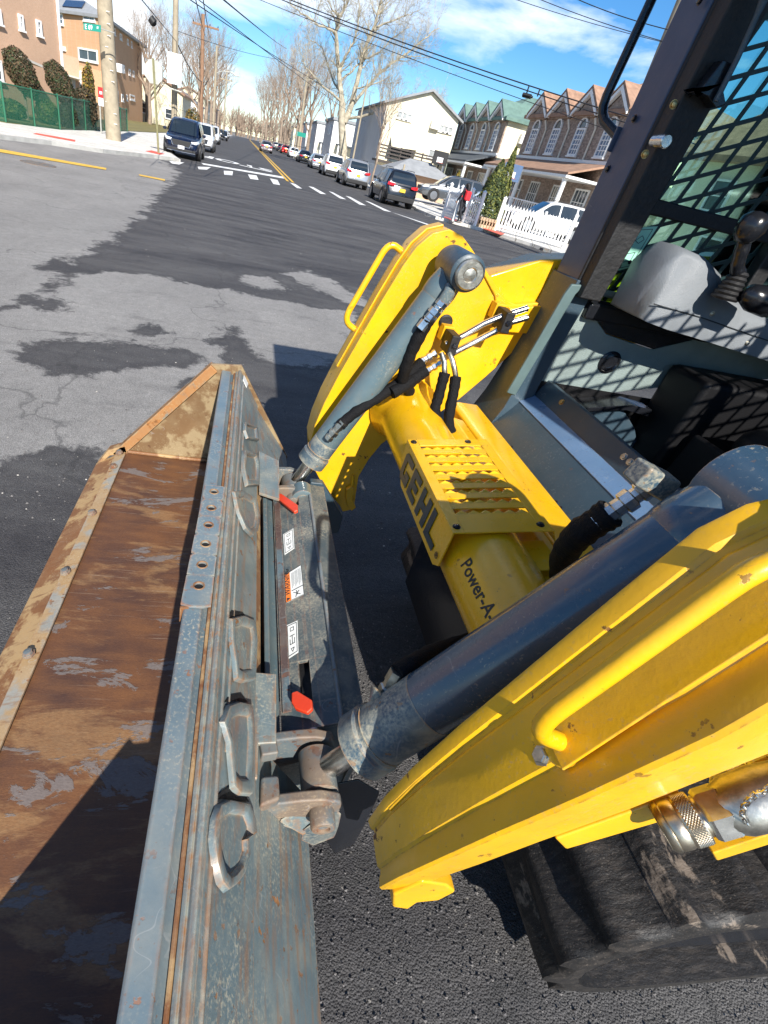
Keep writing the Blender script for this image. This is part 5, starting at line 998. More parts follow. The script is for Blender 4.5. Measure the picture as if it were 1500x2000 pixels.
# --- left: orange brick building behind
b2 = bld('brick_apartment_block', 'orange brick building with hip roof and solar panel, behind the near tan block', (-24,84,0), 'building')
k0 = V(-17.4,75,0); kl_ = V(-30.4,87.2,0); kr_ = V(-16.9,94.5,0); nf = (k0-kl_).cross(UP).normalized(); nf = nf if nf.y < 0 else -nf; nr = V(1,-.02,0)
Hh = 8.65; back = kl_+(kr_-k0)
MB().slab([k0, kr_, back, kl_], UP, Hh).build('wall', M['brick_or'], b2)
ov = [k0+V(.6,-.8,Hh), kr_+V(.6,.4,Hh), back+V(-.5,.5,Hh), kl_+V(-.5,-.5,Hh)]
rb = MB(); r0 = (k0+kl_)/2+(kr_-k0)*.32+V(0,0,Hh+2.6); r1 = (kr_+back)/2-(kr_-k0)*.32+V(0,0,Hh+2.6); rb.add(ov+[q-V(0,0,.25) for q in ov]+[r0, r1], [(0,1,9,8),(1,2,9),(2,3,8,9),(3,0,8),(0,1,5,4),(1,2,6,5),(2,3,7,6),(3,0,4,7),(7,6,5,4)]); rb.build('roof', M['roof_grey'], b2)
rn = (ov[0]-ov[3]).cross(r0-ov[3]).normalized(); rn = rn if rn.z > 0 else -rn
MB().slab([oP(x, y, ov[0]+rn*.05, rn) for x, y in ((122,13),(160,16),(167,4),(129,1))], rn, .06).build('solar_panel', M['solar'], b2)
WF = wpx(k0, nf); WR = wpx(k0, nr)
for q in ((110,25,125,50),(163,29,187,44),(153,92,192,124),(108,88,129,99)): window(b2, wq(WF, *q, 0, 0), nf, (1,0) if q[2]-q[0] > 18 else (0,1), fw=.16)
s5 = lambda x, y: (x/5, y/5)
for (x0, y0, x1, y1) in ((1098,262,1122,345),(1163,318,1187,395),(1234,372,1251,440),(1272,395,1286,468),(1186,625,1213,708),(1250,668,1271,738),(1290,685,1307,752),(1122,876,1152,995),(1180,915,1202,992),(1228,920,1243,985),(1262,915,1312,985)):
    window(b2, wq(WR, x0/5, y0/5, x1/5, y1/5, 0, 0), nr, (0,1), fw=.16, sill=True)
ac = WR(228,130); MB().box(ac.x, ac.x+.7, ac.y-.6, ac.y+.6, ac.z-.5, ac.z+.3).build('air_conditioner', M['trim'], b2, bevel=.03)
MB().slab([k0+V(.02,-.3,0), k0+V(.12,-.3,0), k0+V(.12,-.2,0), k0+V(.02,-.2,0)], UP, Hh).build('downpipe', M['trim'], b2)
# low garage wing in front
b3 = bld('brick_garage', 'low tan brick garage wing with a grey roller door between the two left blocks', (-15,58,0), 'garage')
g0 = V(-14.6,62,0); ng = V(.55,-.83,0).normalized(); gu = V(-.83,-.55,0).normalized()
WG = wpx(g0, ng); a = WG(110,96); c = WG(154,117); d_ = WG(204,131)
MB().slab([V(a.x,a.y,0)-V(3,2,0)*1.0, V(c.x,c.y,0), V(c.x,c.y,0)-ng*4, V(a.x,a.y,0)-ng*4-V(3,2,0)], UP, c.z+.1).build('wall', M['brick_tan'], b3)
MB().slab([V(c.x,c.y,0)+ng*.01, V(d_.x,d_.y,0), V(d_.x,d_.y,0)-ng*5, V(c.x,c.y,0)-ng*5], UP, c.z-.35).build('wall', M['brick_or'], b3)
q = [WG(124,190), WG(147,190), WG(147,156), WG(124,149)]; MB().slab(q, ng, .06).build('roller_door', M['greyshade_door'], b3); MB().slab([WG(121,149)+ng*.0, WG(152,158), WG(152,155)+ng*.9, WG(121,146)+ng*.9], UP, .12).build('canopy', M['awning'], b3)
MB().slab([WG(155,185)+ng*.02, WG(158,185)+ng*.02, WG(158,138)+ng*.02, WG(155,138)+ng*.02], ng, .12).build('downpipe', M['trim'], b3)
# small pale houses beyond on the left
def simple_house(x0, x1, y0, y1, h, rh, wall, roof, label, wins=(), name='detached_house', ridge='y', group=None):
    b = bld(name, label, ((x0+x1)/2, (y0+y1)/2, 0), 'house', group); MB().box(x0, x1, y0, y1, 0, h).build('wall', M[wall], b)
    o = .35; rb = MB()
    if ridge == 'y':
        m_ = (x0+x1)/2; rb.prism([(x0-o,h-.12),(m_,h+rh),(x1+o,h-.12),(x1+o,h+.1),(m_,h+rh+.2),(x0-o,h+.1)], y0-o, y1+o); g_ = MB().prism([(x0,h),(x1,h),(m_,h+rh-.05)], y0, y1).build('gable', M[wall], b)
    elif ridge == 'x':
        m_ = (y0+y1)/2; rb.prismx([(y0-o,h-.12),(m_,h+rh),(y1+o,h-.12),(y1+o,h+.1),(m_,h+rh+.2),(y0-o,h+.1)], x0-o, x1+o); MB().prismx([(y0,h),(y1,h),(m_,h+rh-.05)], x0, x1).build('gable', M[wall], b)
    else: rb.box(x0-.2, x1+.2, y0-.2, y1+.2, h, h+.35)
    rb.build('roof', M[roof], b)
    for face, a_, z, w, hh in wins:
        if face == 'f': window(b, [(a_-w/2,y0,z),(a_+w/2,y0,z),(a_+w/2,y0,z+hh),(a_-w/2,y0,z+hh)], (0,-1,0), (1,0) if w > 1.4 else (0,1), fw=.08)
        if face == 'l': window(b, [(x0,a_+w/2,z),(x0,a_-w/2,z),(x0,a_-w/2,z+hh),(x0,a_+w/2,z+hh)], (-1,0,0), (0,1), fw=.08)
        if face == 'r': window(b, [(x1,a_-w/2,z),(x1,a_+w/2,z),(x1,a_+w/2,z+hh),(x1,a_-w/2,z+hh)], (1,0,0), (0,1), fw=.08)
    return b
simple_house(-21,-12.5,104,116,4.6,1.8,'stucco','roof_brown','cream house beyond the orange brick building, seen behind the stop sign', (('f',-14.5,1.2,1.2,1.3),('f',-18,1.2,1.4,1.3)))
simple_house(-19,-12.0,124,136,4.2,1.6,'whitewall','roof_grey','white house further down on the left, behind the big white board', (('f',-14.5,1.2,1.2,1.3),('r',130,1.2,1.2,1.3)))
for i, (y, h, wl_, rf, lb) in enumerate(((150,6,'stucco','roof_brown','pale house far down the left side, nearer of two behind bare trees'),(175,5.5,'brick_tan','roof_grey','small tan house far down the left side, last one behind bare trees'))): simple_house(-21, -12.5, y, y+12, h, 1.6, wl_, rf, lb, (('f',-15,1.3,1.3,1.4),('r',y+5,3.6 if h > 5.8 else 1.2,1.2,1.2)))
# --- right: cream gable house
ch_ = bld('gable_house', 'cream house with one wide front gable and grey shaded side, behind the big bare tree', (15.6,66,0), 'house')
MB().box(11.9, 19.4, 62, 80, 0, 6.75).build('wall', M['stucco'], ch_); MB().prism([(11.9,6.75),(19.4,6.75),(16.0,8.35)], 62, 80).build('gable', M['stucco'], ch_)
MB().box(11.86, 11.899, 62.01, 80, 0, 6.7).build('side_shade_sheet', M['greyshade_door'], ch_)  # thin grey sheet paints the shade on the street side of the cream wall
MB().prism([(11.5,6.62),(16.0,8.38),(19.8,6.6),(19.8,6.78),(16.0,8.58),(11.5,6.8)], 61.6, 80.3).build('roof', M['roof_grey'], ch_)
WC = wpx(V(0,62,0), V(0,-1,0))
def cw(x0, y0, x1, y1, mu, **k): a = WC(*((450+x0/3, y0/3))); c = WC(*((450+x1/3, y1/3))); window(ch_, [V(a.x,62,c.z), V(c.x,62,c.z), V(c.x,62,a.z), V(a.x,62,a.z)], (0,-1,0), mu, **k)
cw(983,648,1006,698,(0,0),pane='curtain',fw=.06); cw(1008,655,1032,706,(0,0),fw=.06,pane='curtain'); cw(1034,664,1058,712,(0,0),pane='curtain',fw=.06)
cw(1226,728,1248,775,(0,0),fw=.05,pane='curtain'); cw(1250,734,1272,780,(0,0),fw=.05,pane='curtain'); cw(1274,742,1296,786,(0,0),fw=.05,pane='curtain')
cw(1165,870,1225,935,(1,0),pane='curtain')
a = WC(450+1197/3, 732/3); MB().box(a.x-.45, a.x+.45, 61.5, 62, a.z-.35, a.z+.3).build('air_conditioner', M['trim'], ch_, bevel=.02)
a = WC(450+940/3, 800/3); c = WC(450+1105/3, 830/3); aw = MB().slab([V(a.x,62,a.z), V(c.x,62,c.z+.1), V(c.x,60.6,c.z-.75), V(a.x,60.6,a.z-.85)], UP, .08).build('awning', M['stucco'], ch_)
a = WC(450+952/3, 815/3); c = WC(450+1052/3, 930/3)
for k in range(2): MB().box(a.x+(c.x-a.x)*k*.52, a.x+(c.x-a.x)*(k*.52+.47), 61.95, 61.99, c.z-.6, a.z).build('patio_door', M['pane'], ch_)
# balcony deck with dark railings
dk = MB().box(11.5, 17.2, 59.8, 61.95, 2.0, 2.2).build('balcony_deck', M['darkwood'], ch_)
rl = MB()
for z in (2.45,2.75,3.05,3.3): rl.box(11.5, 17.2, 59.8, 59.86, z, z+.13)
rl.build('railing_boards', M['darkwood'], dk)
for i in range(6): MB().box(11.5+i*1.13, 11.62+i*1.13, 59.86, 59.95, 0 if i in (0,5) else 2.2, 3.5).build('railing_post', M['darkwood'], dk)
# --- white houses further along on the right
def whitehouse(y, x0, label, w=8, h=5.9):
    return simple_house(x0, x0+w, y, y+12, h, .6, 'whitewall', 'roof_grey', label, (('f',x0+2,1.0,1.6,1.7),('f',x0+5,1.0,1.8,1.7),('l',y+3,4.2,.6,1.1),('l',y+5,4.2,.6,1.1),('l',y+9,1.2,1.4,1.4)), 'row_house', 'flat', 'white flat roofed houses along the right side')
for i, (y, x0, lb) in enumerate(((95,10.8,'white flat roofed house right behind the big bare tree trunk'),(118,10.4,'second white flat roofed house past the big tree, shaded side to the street'),(136,9.9,'third and farthest white flat roofed house past the big tree'))):
    h_ = whitehouse(y, x0, lb); MB().box(x0-.03, x0-.001, y+.01, y+12, 0, 5.85).build('side_shade_sheet', M['greyshade_door'], h_); MB().box(x0+.8, x0+7.6, y-1.6, y-.01, 3.0, 3.15).build('porch_roof', M['roof_dark'], h_)  # grey sheet over the white wall stands in for its shaded side
    MB().box(x0+.6, x0+7.6, y-.05, y-.005, .2, 2.9).build('ground_floor_cladding', M['stucco'], h_)
    for k in range(3): MB().box(x0+1+k*3, x0+1.2+k*3, y-1.5, y-1.3, 0, 3).build('porch_post', M['trim'], h_)
for i, (y, h, wl_, rf, lb) in enumerate(((158,5.5,'brick_tan','roof_brown','tan house far down the right side behind the tree row'),(182,6,'stucco','roof_grey','cream house farthest down the right side behind the tree row'))): simple_house(9.5, 17, y, y+12, h, 1.5, wl_, rf, lb, (('f',12,1.3,1.3,1.4),('l',y+5,1.2,1.2,1.2)))
# --- right: the two houses with arched windows under small gables
FN = -SR
def gable_house(nm, label, px_left, px_right, yrange, roofm, stone, tops, wins, porch, cols_, doors, sc):
    P0 = SR*22.45; f = wpx(P0, FN); t = bld(nm, label, tuple(P0+SD*(sum(yrange)/2)), 'house', 'arched window houses behind the white fences')
    ya, yb = yrange; A_ = P0+SD*yb; B_ = P0+SD*ya; zt = sc['eave']; zb = sc['floor']
    MB().slab([V(A_.x,A_.y,0), V(B_.x,B_.y,0), V(B_.x,B_.y,0)+SR*12, V(A_.x,A_.y,0)+SR*12], UP, zt).build('wall', M['stucco'], t)
    MB().slab([A_+FN*.001, B_+FN*.001, B_+FN*.14, A_+FN*.14], UP, zt-.05).build('brick_front', M[stone], t)
    MB().slab([V(B_.x,B_.y,zb)-SD*.2+FN*.13, V(A_.x,A_.y,zb)+SD*.2+FN*.13, V(A_.x,A_.y,zb)+SD*.2+FN*.24, V(B_.x,B_.y,zb)-SD*.2+FN*.24], UP, .22).build('string_course', M['trim'], t)
    # main hip roof
    h = 2.5; o = .5; c4 = [B_-SD*o+FN*o, A_+SD*o+FN*o, A_+SD*o+SR*12.5, B_-SD*o+SR*12.5]; c4 = [V(q.x,q.y,zt) for q in c4]; r0 = (B_+A_)/2+SR*4+V(0,0,zt+h); r1 = (A_+B_)/2+SR*8.5+V(0,0,zt+h)
    MB().add(c4+[q-V(0,0,.22) for q in c4]+[r0,r1], [(0,1,8),(1,2,9,8),(2,3,9),(3,0,8,9),(0,1,5,4),(1,2,6,5),(2,3,7,6),(3,0,4,7),(7,6,5,4)]).build('roof', M[roofm], t)
    L_ = yb-ya; n = 4; wd = L_/n
    for i in range(n):
        yc = yb-wd*(i+.5); c = P0+SD*yc+FN*.35; hw = wd*.46; gz = zt-.05; pk = zt+.22+wd*.30
        g_ = MB(); a = V(c.x,c.y,0)+SD*hw; e_ = V(c.x,c.y,0)-SD*hw
        # small gable roof running back into the main roof
        for s_ in (1, -1):
            q0 = V(c.x,c.y,pk)+FN*.25; q1 = V(c.x,c.y,gz)+SD*hw*s_*1.08+FN*.25; g_.slab([q0, q1, q1+SR*3.2, q0+SR*3.2], UP, .14)
        gr = g_.build('small_gable', M[roofm], t)
        MB().slab([V(c.x,c.y,pk-.06), V(a.x,a.y,gz), V(a.x,a.y,gz-.22), V(c.x,c.y,pk-.34), V(e_.x,e_.y,gz-.22), V(e_.x,e_.y,gz)], FN, .24).build('bargeboard', M['trim'], gr)
        MB().slab([V(c.x,c.y,pk-.4), V(c.x,c.y,gz-.25)+SD*hw*.85, V(c.x,c.y,gz-.25)-SD*hw*.85], SR, .3).build('gable_infill', M[stone], gr)
        # tall arched window
        w = wd*.17; z0 = zb+sc['wb']; z1 = zb+sc['wt']; p = P0+SD*yc+FN*.14; u = -SD
        wf = window(t, [p-u*w+V(0,0,z0), p+u*w+V(0,0,z0), p+u*w+V(0,0,z1), p-u*w+V(0,0,z1)], FN, (2,4), pane='pane_blue', d=.10, fw=.10)
        arc = [p+u*w*math.cos(k*math.pi/10)+V(0,0,z1+.02+w*1.0*math.sin(k*math.pi/10)) for k in range(11)]; arci = [p+u*w*.8*math.cos(k*math.pi/10)+V(0,0,z1+.04+w*.8*math.sin(k*math.pi/10)) for k in range(11)]
        MB().strip([[a1, a1+FN*.12, b1_+FN*.12, b1_] for a1, b1_ in zip(arc, arci)], True, True).build('arch_frame', M['trim'], wf); MB().slab(arci, FN, .03).build('fan_light', M['pane'], wf)
        if i: d0 = P0+SD*(yb-wd*i)+FN*.2; MB().tube([V(d0.x,d0.y,zb+.2), V(d0.x,d0.y,zt-.9), V(d0.x,d0.y,zt-.4)+FN*.3], .07, 8).build('downpipe', M['gutter'], t, smooth=50)
    # porch
    pz = sc['porch']; q0 = P0+SD*yb+FN*.14; q1 = P0+SD*ya+FN*.14; e0 = q0+FN*2.6; e1_ = q1+FN*2.6
    MB().slab([V(q0.x,q0.y,zb-.05), V(q1.x,q1.y,zb-.05), V(e1_.x,e1_.y,pz), V(e0.x,e0.y,pz)], UP, .12).build('porch_roof', M['roof_brown'] if roofm == 'roof_brown' else M['roof_dark'], t)
    MB().slab([V(q0.x,q0.y,pz-.16), V(q1.x,q1.y,pz-.16), V(e1_.x,e1_.y,pz-.16)+FN*.05, V(e0.x,e0.y,pz-.16)+FN*.05], UP, .14).build('porch_ceiling', M['trim'], t)
    for k in range(3): c = e0.lerp(e1_, (.06,.5,.97)[k])-FN*.2; MB().tube_rings(V(c.x,c.y,0), UP, [(0,.2),(.3,.17),(pz-.35,.14),(pz-.2,.2)], 14).build('porch_column', M['trim'], t, smooth=40)
    MB().slab([V(q0.x,q0.y,.0), V(q1.x,q1.y,0), V(e1_.x,e1_.y,0), V(e0.x,e0.y,0)], UP, .75).build('porch_floor', M['kerb'], t)
    for k in range(4):
        p = P0+SD*(yb-L_*(.12,.36,.62,.86)[k])+FN*.14; u = -SD; w = (.9,.6,.55,.7)[k]*L_/11
        wf = window(t, [p-u*w+V(0,0,.78 if k else 1.0), p+u*w+V(0,0,.78 if k else 1.0), p+u*w+V(0,0,3.0), p-u*w+V(0,0,3.0)], FN, (3,2), pane='pane', d=.08, fw=.10, sill=False)
    rl = MB(); 
    for k in range(26): c = e0.lerp(e1_, .35+.62*k/25)-FN*.2; rl.box(c.x-.02, c.x+.02, c.y-.02, c.y+.02, .75, 1.65)
    c = e0.lerp(e1_, .35)-FN*.2; d_ = e0.lerp(e1_, .97)-FN*.2; rl.slab([V(c.x,c.y,1.62), V(d_.x,d_.y,1.62), V(d_.x,d_.y,1.70), V(c.x,c.y,1.70)], FN, .05); rl.build('porch_railing', M['iron'], t)
    return t
gh2 = gable_house('arched_window_house', 'brown brick house with green roof and four small gables', 0, 0, (52.8,65.2), 'roof_green', 'stone_br', 0, 0, 0, 0, 0, {'eave':7.15,'floor':4.35,'wb':.40,'wt':1.95,'porch':3.45})
gh1 = gable_house('arched_window_house', 'brown brick house with orange brown roof and four small gables, beside the loader cab', 0, 0, (35.0,48.4), 'roof_brown', 'stone_br', 0, 0, 0, 0, 0, {'eave':7.15,'floor':4.35,'wb':.40,'wt':1.95,'porch':3.45})
p = SR*24.5+SD*52.8; MB().box(p.x-.6, p.x+.6, p.y-.45, p.y, 5.6, 6.3).build('air_conditioner', M['trim'], gh2, bevel=.03)
# cream terrace seen through the cab window
ct = bld('terrace_house', 'cream house with brown pitched roof, seen through the mesh of the cab window', (27,26,0), 'house')
MB().slab([(22.3,30.5,0),(25.2,15,0),(36,17,0),(33,33,0)], UP, 5.35).build('wall', M['stucco'], ct)
rb = MB(); rb.add([(21.6,31.2,5.3),(24.6,14.4,5.3),(36.6,16.6,5.3),(33.6,33.6,5.3),(26.5,29.6,8.6),(29.5,18.5,8.6),(21.6,31.2,5.05),(24.6,14.4,5.05),(36.6,16.6,5.05),(33.6,33.6,5.05)], [(0,1,5,4),(1,2,5),(2,3,4,5),(3,0,4),(0,1,7,6),(1,2,8,7),(2,3,9,8),(3,0,6,9),(9,8,7,6)]); rb.build('roof', M['roof_brown'], ct)
tn = V(-15.5,-2.9,0).normalized(); tf = wpx(V(22.3,30.5,0), tn)
for s_, z, w, hh in ((3,3.0,1.2,1.4),(5.5,3.0,1.2,1.4),(8.5,3.0,1.2,1.4),(12,3.0,1.2,1.4),(4,.6,1.4,1.4),(8,.3,1.0,2.1),(11.5,.6,1.4,1.4)):
    u = V(2.9,-15.5,0).normalized(); p = V(22.3,30.5,0)+u*s_; window(ct, [p-u*w/2+V(0,0,z), p+u*w/2+V(0,0,z), p+u*w/2+V(0,0,z+hh), p-u*w/2+V(0,0,z+hh)], tn, (0,1))
for (x, y) in ((25.2,27.5),(26.0,24)): MB().cyl((x,y,6.5),(x,y,8.6),.08,8).build('vent_pipe', M['trim'], ct)
# small hipped shed by the timber fence
sh = bld('hip_roof_shed', 'low shed with grey hipped roof in front of the cream gable house', (12.5,49,0), 'shed')
MB().box(10.9, 15.2, 47.0, 50.4, 0, 1.72).build('wall', M['brick_tan'], sh)
MB().add([(10.2,46.4,1.66),(15.9,46.4,1.66),(15.9,51,1.66),(10.2,51,1.66),(12.1,48.7,2.62),(13.9,48.7,2.62)], [(0,1,5,4),(1,2,5),(2,3,4,5),(3,0,4),(3,2,1,0)]).build('roof', M['roof_grey'], sh)
# =================================================================== cars
def carpaint(name, c, rough=.22, metal=.3): 
    m_ = simple(name, c, rough, metal, coat=.8); return m_
CP = {'navy': carpaint('navy_car_paint', (.006,.012,.035)), 'white': carpaint('white_car_paint', (.72,.73,.74), metal=0), 'black': carpaint('black_car_paint', (.012,.014,.018)), 'grey': carpaint('grey_car_paint', (.16,.17,.18), metal=.6), 'silver': carpaint('silver_car_paint', (.45,.46,.47), metal=.6), 'red': carpaint('red_car_paint', (.55,.02,.015)), 'teal': carpaint('pale_blue_car_paint', (.55,.62,.66)), 'greybeige': carpaint('grey_beige_car_paint', (.22,.19,.20), metal=.5)}
M['carglass'] = simple('car_glass', (.015,.022,.028), .05, spec=.9, coat=.5); M['tyre'] = simple('tyre_rubber', (.015,.015,.015), .8); M['rim'] = simple('alloy_rim', (.45,.45,.46), .3, .9); M['tail'] = simple('red_lamp_lens', (.45,.012,.012), .15, coat=.5); M['lamp'] = simple('clear_lamp_lens', (.70,.72,.74), .1, coat=.6); M['plate_y'] = simple('yellow_number_plate', (.72,.48,.04), .5); M['plate_w'] = simple('white_number_plate', (.7,.7,.72), .5); M['carblack'] = simple('black_car_trim', (.014,.014,.015), .6); M['carchrome'] = simple('car_chrome', (.7,.7,.7), .12, 1)
CARS = {}
def car(kind, paint, label, loc, rz, cat='car', group=None, rear_plate='plate_y', trim=None):
    suv = kind == 'suv'; Hc = 1.70 if suv else 1.43; Lc = 4.65 if suv else 4.7; hw = .93 if suv else .90
    t = thing('parked_car' if group else 'car', label, cat, loc, rz, group)
    P = CP[paint]; y0 = 0; g = .24 if suv else .18
    belt = 1.02 if suv else .90; hood = .98 if suv else .82; trunk = 1.05 if suv else .95
    st = [(0,.42,.62,.66),(.05,.34,trunk-.30,.80),(.14,.28,trunk-.06,.87),(.45,g,trunk,.915),(1.4,g,belt,hw),(2.6,g,belt,hw),(3.2,g,belt-.01,hw),(3.45,g,hood,.915),(4.15,g,hood-.10,.88),(4.48,.28,hood-.20,.80),(4.62,.34,hood-.34,.70),(Lc,.42,.58,.62)]
    if not suv: st[2] = (.14,.26,trunk-.04,.84); st[3] = (.8,g,trunk,.88)
    secs = []
    for (y, zb, zt, w) in st:
        zm = zb+(zt-zb)*.55; secs.append([V(-w*.86,y,zb),V(-w*.97,y,zb+.08),V(-w,y,zm),V(-w*.975,y,zt-.10),V(-w*.90,y,zt),V(0,y,zt+.035),V(w*.90,y,zt),V(w*.975,y,zt-.10),V(w,y,zm),V(w*.97,y,zb+.08),V(w*.86,y,zb)])
    MB().strip(secs, True, True).build('body', P, t, smooth=42, bevel=0)
    if suv: cs = [(.10,trunk-.02,.80,trunk),(.42,Hc-.12,.66,0),(.62,Hc-.015,.655,0),(1.6,Hc,.67,0),(2.45,Hc-.03,.66,0),(2.75,Hc-.12,.64,0),(3.5,hood-.0,.78,0)]
    else: cs = [(.75,trunk-.02,.74,trunk),(1.25,Hc-.12,.58,0),(1.5,Hc-.02,.57,0),(2.1,Hc,.59,0),(2.6,Hc-.03,.58,0),(2.85,Hc-.12,.57,0),(3.6,hood,.72,0)]
    # cabin shell: glass band below, roof skin on top, body-coloured pillars between
    bt = belt-.02; gl = MB(); base = [(V(-.86*hw/.93 if i not in (0,6) else -cs[i][2],0,0)) for i in range(7)]
    yb0, yb1 = cs[0][0], cs[6][0]
    fr = [(y, z, w) for y, z, w, _ in cs]
    roofY = fr[1:6]
    def side(s):
        # window panes along one side between roof curve and belt
        panes = ([(.42,1.12),(1.22,2.08),(2.18,3.06)] if suv else [(1.10,1.35),(1.42,2.20),(2.28,3.12)])
        for a_, c_ in panes:
            def top(y):
                for i in range(len(fr)-1):
                    if fr[i][0] <= y <= fr[i+1][0]:
                        k = (y-fr[i][0])/(fr[i+1][0]-fr[i][0]); return fr[i][1]+(fr[i+1][1]-fr[i][1])*k, fr[i][2]+(fr[i+1][2]-fr[i][2])*k
                return fr[-1][1], fr[-1][2]
            pts = []; n = 5
            for k in range(n+1):
                y = a_+(c_-a_)*k/n; zt, wt = top(y); z1 = zt-.10; z1 = max(z1, bt+.03); f_ = (z1-bt)/(Hc-bt); w_ = .885*hw/.93*(1-f_)+wt*f_; pts.append((y, z1, w_))
            b = MB(); rows = [[V(s*(.885*hw/.93+.006), y, bt+.035), V(s*(w_+.008), y, z1)] for y, z1, w_ in pts]; b.strip(rows); b.build('side_window', M['carglass'], t, smooth=40)
    shell = []
    for (y, z, w) in fr:
        f_ = (z-bt)/(Hc-bt); wb = .885*hw/.93 if 0 < fr.index((y,z,w)) < 6 else w
        shell.append([V(-wb,y,bt-.02), V(-(w+(wb-w)*.12),y,bt+(z-bt)*.86) , V(-w*.93,y,z-.02*(z>bt+.1)), V(-w*.5,y,z+.012), V(w*.5,y,z+.012), V(w*.93,y,z-.02*(z>bt+.1)), V((w+(wb-w)*.12),y,bt+(z-bt)*.86), V(wb,y,bt-.02)])
    cb = MB().strip(shell, True, True).build('cabin', P, t, smooth=40)
    side(1); side(-1)
    def screen(i0, i1, nm, k0, k1, out):
        (ya, za, wa), (yc, zc, wc) = fr[i0], fr[i1]; p = lambda k, s, wf: V(s*(wa+(wc-wa)*k)*wf, ya+(yc-ya)*k+out*.014, za+(zc-za)*k+.02)
        MB().strip([[p(k0,-1,.86), p(k0,-.3,.9), p(k0,.3,.9), p(k0,1,.86)], [p((k0+k1)/2,-1,.88)+V(0,out*.01,.01), p((k0+k1)/2,-.3,.9)+V(0,out*.03,.02), p((k0+k1)/2,.3,.9)+V(0,out*.03,.02), p((k0+k1)/2,1,.88)+V(0,out*.01,.01)], [p(k1,-1,.88), p(k1,-.3,.9), p(k1,.3,.9), p(k1,1,.88)]]).build(nm, M['carglass'], t, smooth=40)
    screen(6,5,'windscreen',.05,.97,1); screen(0,1,'rear_window',.10,.95,-1)
    R_ = .36 if suv else .33
    for y in (.92, 3.72):
        for s in (-1, 1):
            MB().tube_rings(V(s*(hw+.003),y,R_+.02), V(-s,0,0), [(0,R_+.055),(.25,R_+.055)], 26).build('wheel_arch', M['carblack'], t, smooth=40)
            w = MB().tube_rings(V(s*(hw+.022),y,R_), V(-s,0,0), [(.012,R_*.66),(0,R_*.72),(0,R_*.92),(.03,R_),(.20,R_),(.22,R_*.9)], 28).build('wheel', M['tyre'], t, smooth=35)
            rm = MB(); rm.tube_rings(V(s*(hw+.012),y,R_), V(-s,0,0), [(0,R_*.08),(.0,R_*.16)], 10)
            for k in range(5):
                an = 2*math.pi*k/5+.3
                for da in (-.16,.16):
                    d_ = V(0,math.cos(an+da),math.sin(an+da)); e_ = V(0,-math.sin(an),math.cos(an))*.018; c = V(s*(hw+.016),y,R_); rm.slab([c+d_*.04-e_, c+d_*R_*.68-e_, c+d_*R_*.68+e_, c+d_*.04+e_], (-s,0,0), .02)
            rm.tube_rings(V(s*(hw+.014),y,R_), V(-s,0,0), [(0,R_*.64),(0,R_*.70),(.02,R_*.70)], 24); rm.build('rim', M['rim'], w)
    for s in (-1, 1):
        if suv: MB().strip([[V(s*.88,.12,.95),V(s*.86,.10,1.10)],[V(s*.66,.015,.93),V(s*.62,.04,1.08)],[V(s*.46,-.005,.96),V(s*.46,.02,1.04)]]).build('tail_light', M['tail'], t, smooth=40)
        else: MB().strip([[V(s*.865,.16,.74),V(s*.84,.16,.88)],[V(s*.66,.03,.72),V(s*.64,.06,.86)],[V(s*.45,.015,.74),V(s*.45,.04,.84)]]).build('tail_light', M['tail'], t, smooth=40)
        MB().strip([[V(s*.87,4.22,hood-.22),V(s*.84,4.16,hood-.11)],[V(s*.74,4.56,hood-.28),V(s*.70,4.50,hood-.17)],[V(s*.50,4.60,hood-.28),V(s*.48,4.57,hood-.20)]]).build('headlight', M['lamp'], t, smooth=40)
        m_ = MB().box(s*.93-.09+s*.08, s*.93+.09+s*.08, 2.92, 3.04, belt+.02, belt+.15).build('mirror', P, t, bevel=.03)
    MB().box(-.50,.50,4.615,4.66,.50,hood-.22).build('grille', M['carblack'], t, bevel=.02); 
    MB().tube([(-.52,4.64,hood-.24),(-.40,4.675,.50),(.40,4.675,.50),(.52,4.64,hood-.24)], .016, 6).build('grille_trim', M['carchrome'], t)
    MB().box(-.72,.72,4.48,4.67,.26,.42).build('front_bumper', M['carblack'], t, bevel=.03); MB().tube([(-.7,4.66,.29),(0,4.69,.27),(.7,4.66,.29)], .018, 6).build('bumper_trim', M['carchrome'], t)
    MB().box(-.78,.78,-.02,.16,.28,.52).build('rear_bumper', M['carblack'] if suv else P, t, bevel=.03)
    MB().box(-.16,.16,-.035,-.01,.72 if suv else .66,.88 if suv else .80).build('number_plate', M[rear_plate], t); MB().box(-.16,.16,4.67,4.69,.40,.54).build('number_plate', M['plate_w'], t)
    if suv:
        for s in (-1,1): MB().tube([(s*.62,.7,Hc+.0),(s*.62,.8,Hc+.04),(s*.62,2.3,Hc+.04),(s*.62,2.4,Hc-.02)], .018, 6).build('roof_rail', M['carblack'], t)
    return t
PI = math.pi; lg, rg_ = 'cars parked along the left kerb', 'cars parked along the right kerb'
hs_ = math.atan2(.026, 1)
def at(x, y): return (x, y, .004)
cA = car('suv','navy','dark navy SUV parked behind the stop sign, front towards the camera', at(-4.0,36.85), PI+hs_, 'SUV', lg); cA['label'] = 'dark navy SUV parked at the left corner, front towards the camera'
cB = car('suv','black','black SUV with yellow plate parked nearest at the right kerb, rear in view', at(7.95,31.9), hs_, 'SUV', rg_)
cC = car('sedan','silver','silver saloon in the right row behind the white SUV', at(6.75,66.5), hs_, 'car', rg_)
def recol(src, frm, to, label, loc, rz, group, cat=None):
    o = dup(src, loc, rz, label, group, {CP[frm].name: CP[to]}); 
    if cat: o['category'] = cat
    return o
recol(cA,'navy','white','white SUV second in the left row, behind the navy one', at(-4.35,51.3), PI+hs_, lg)
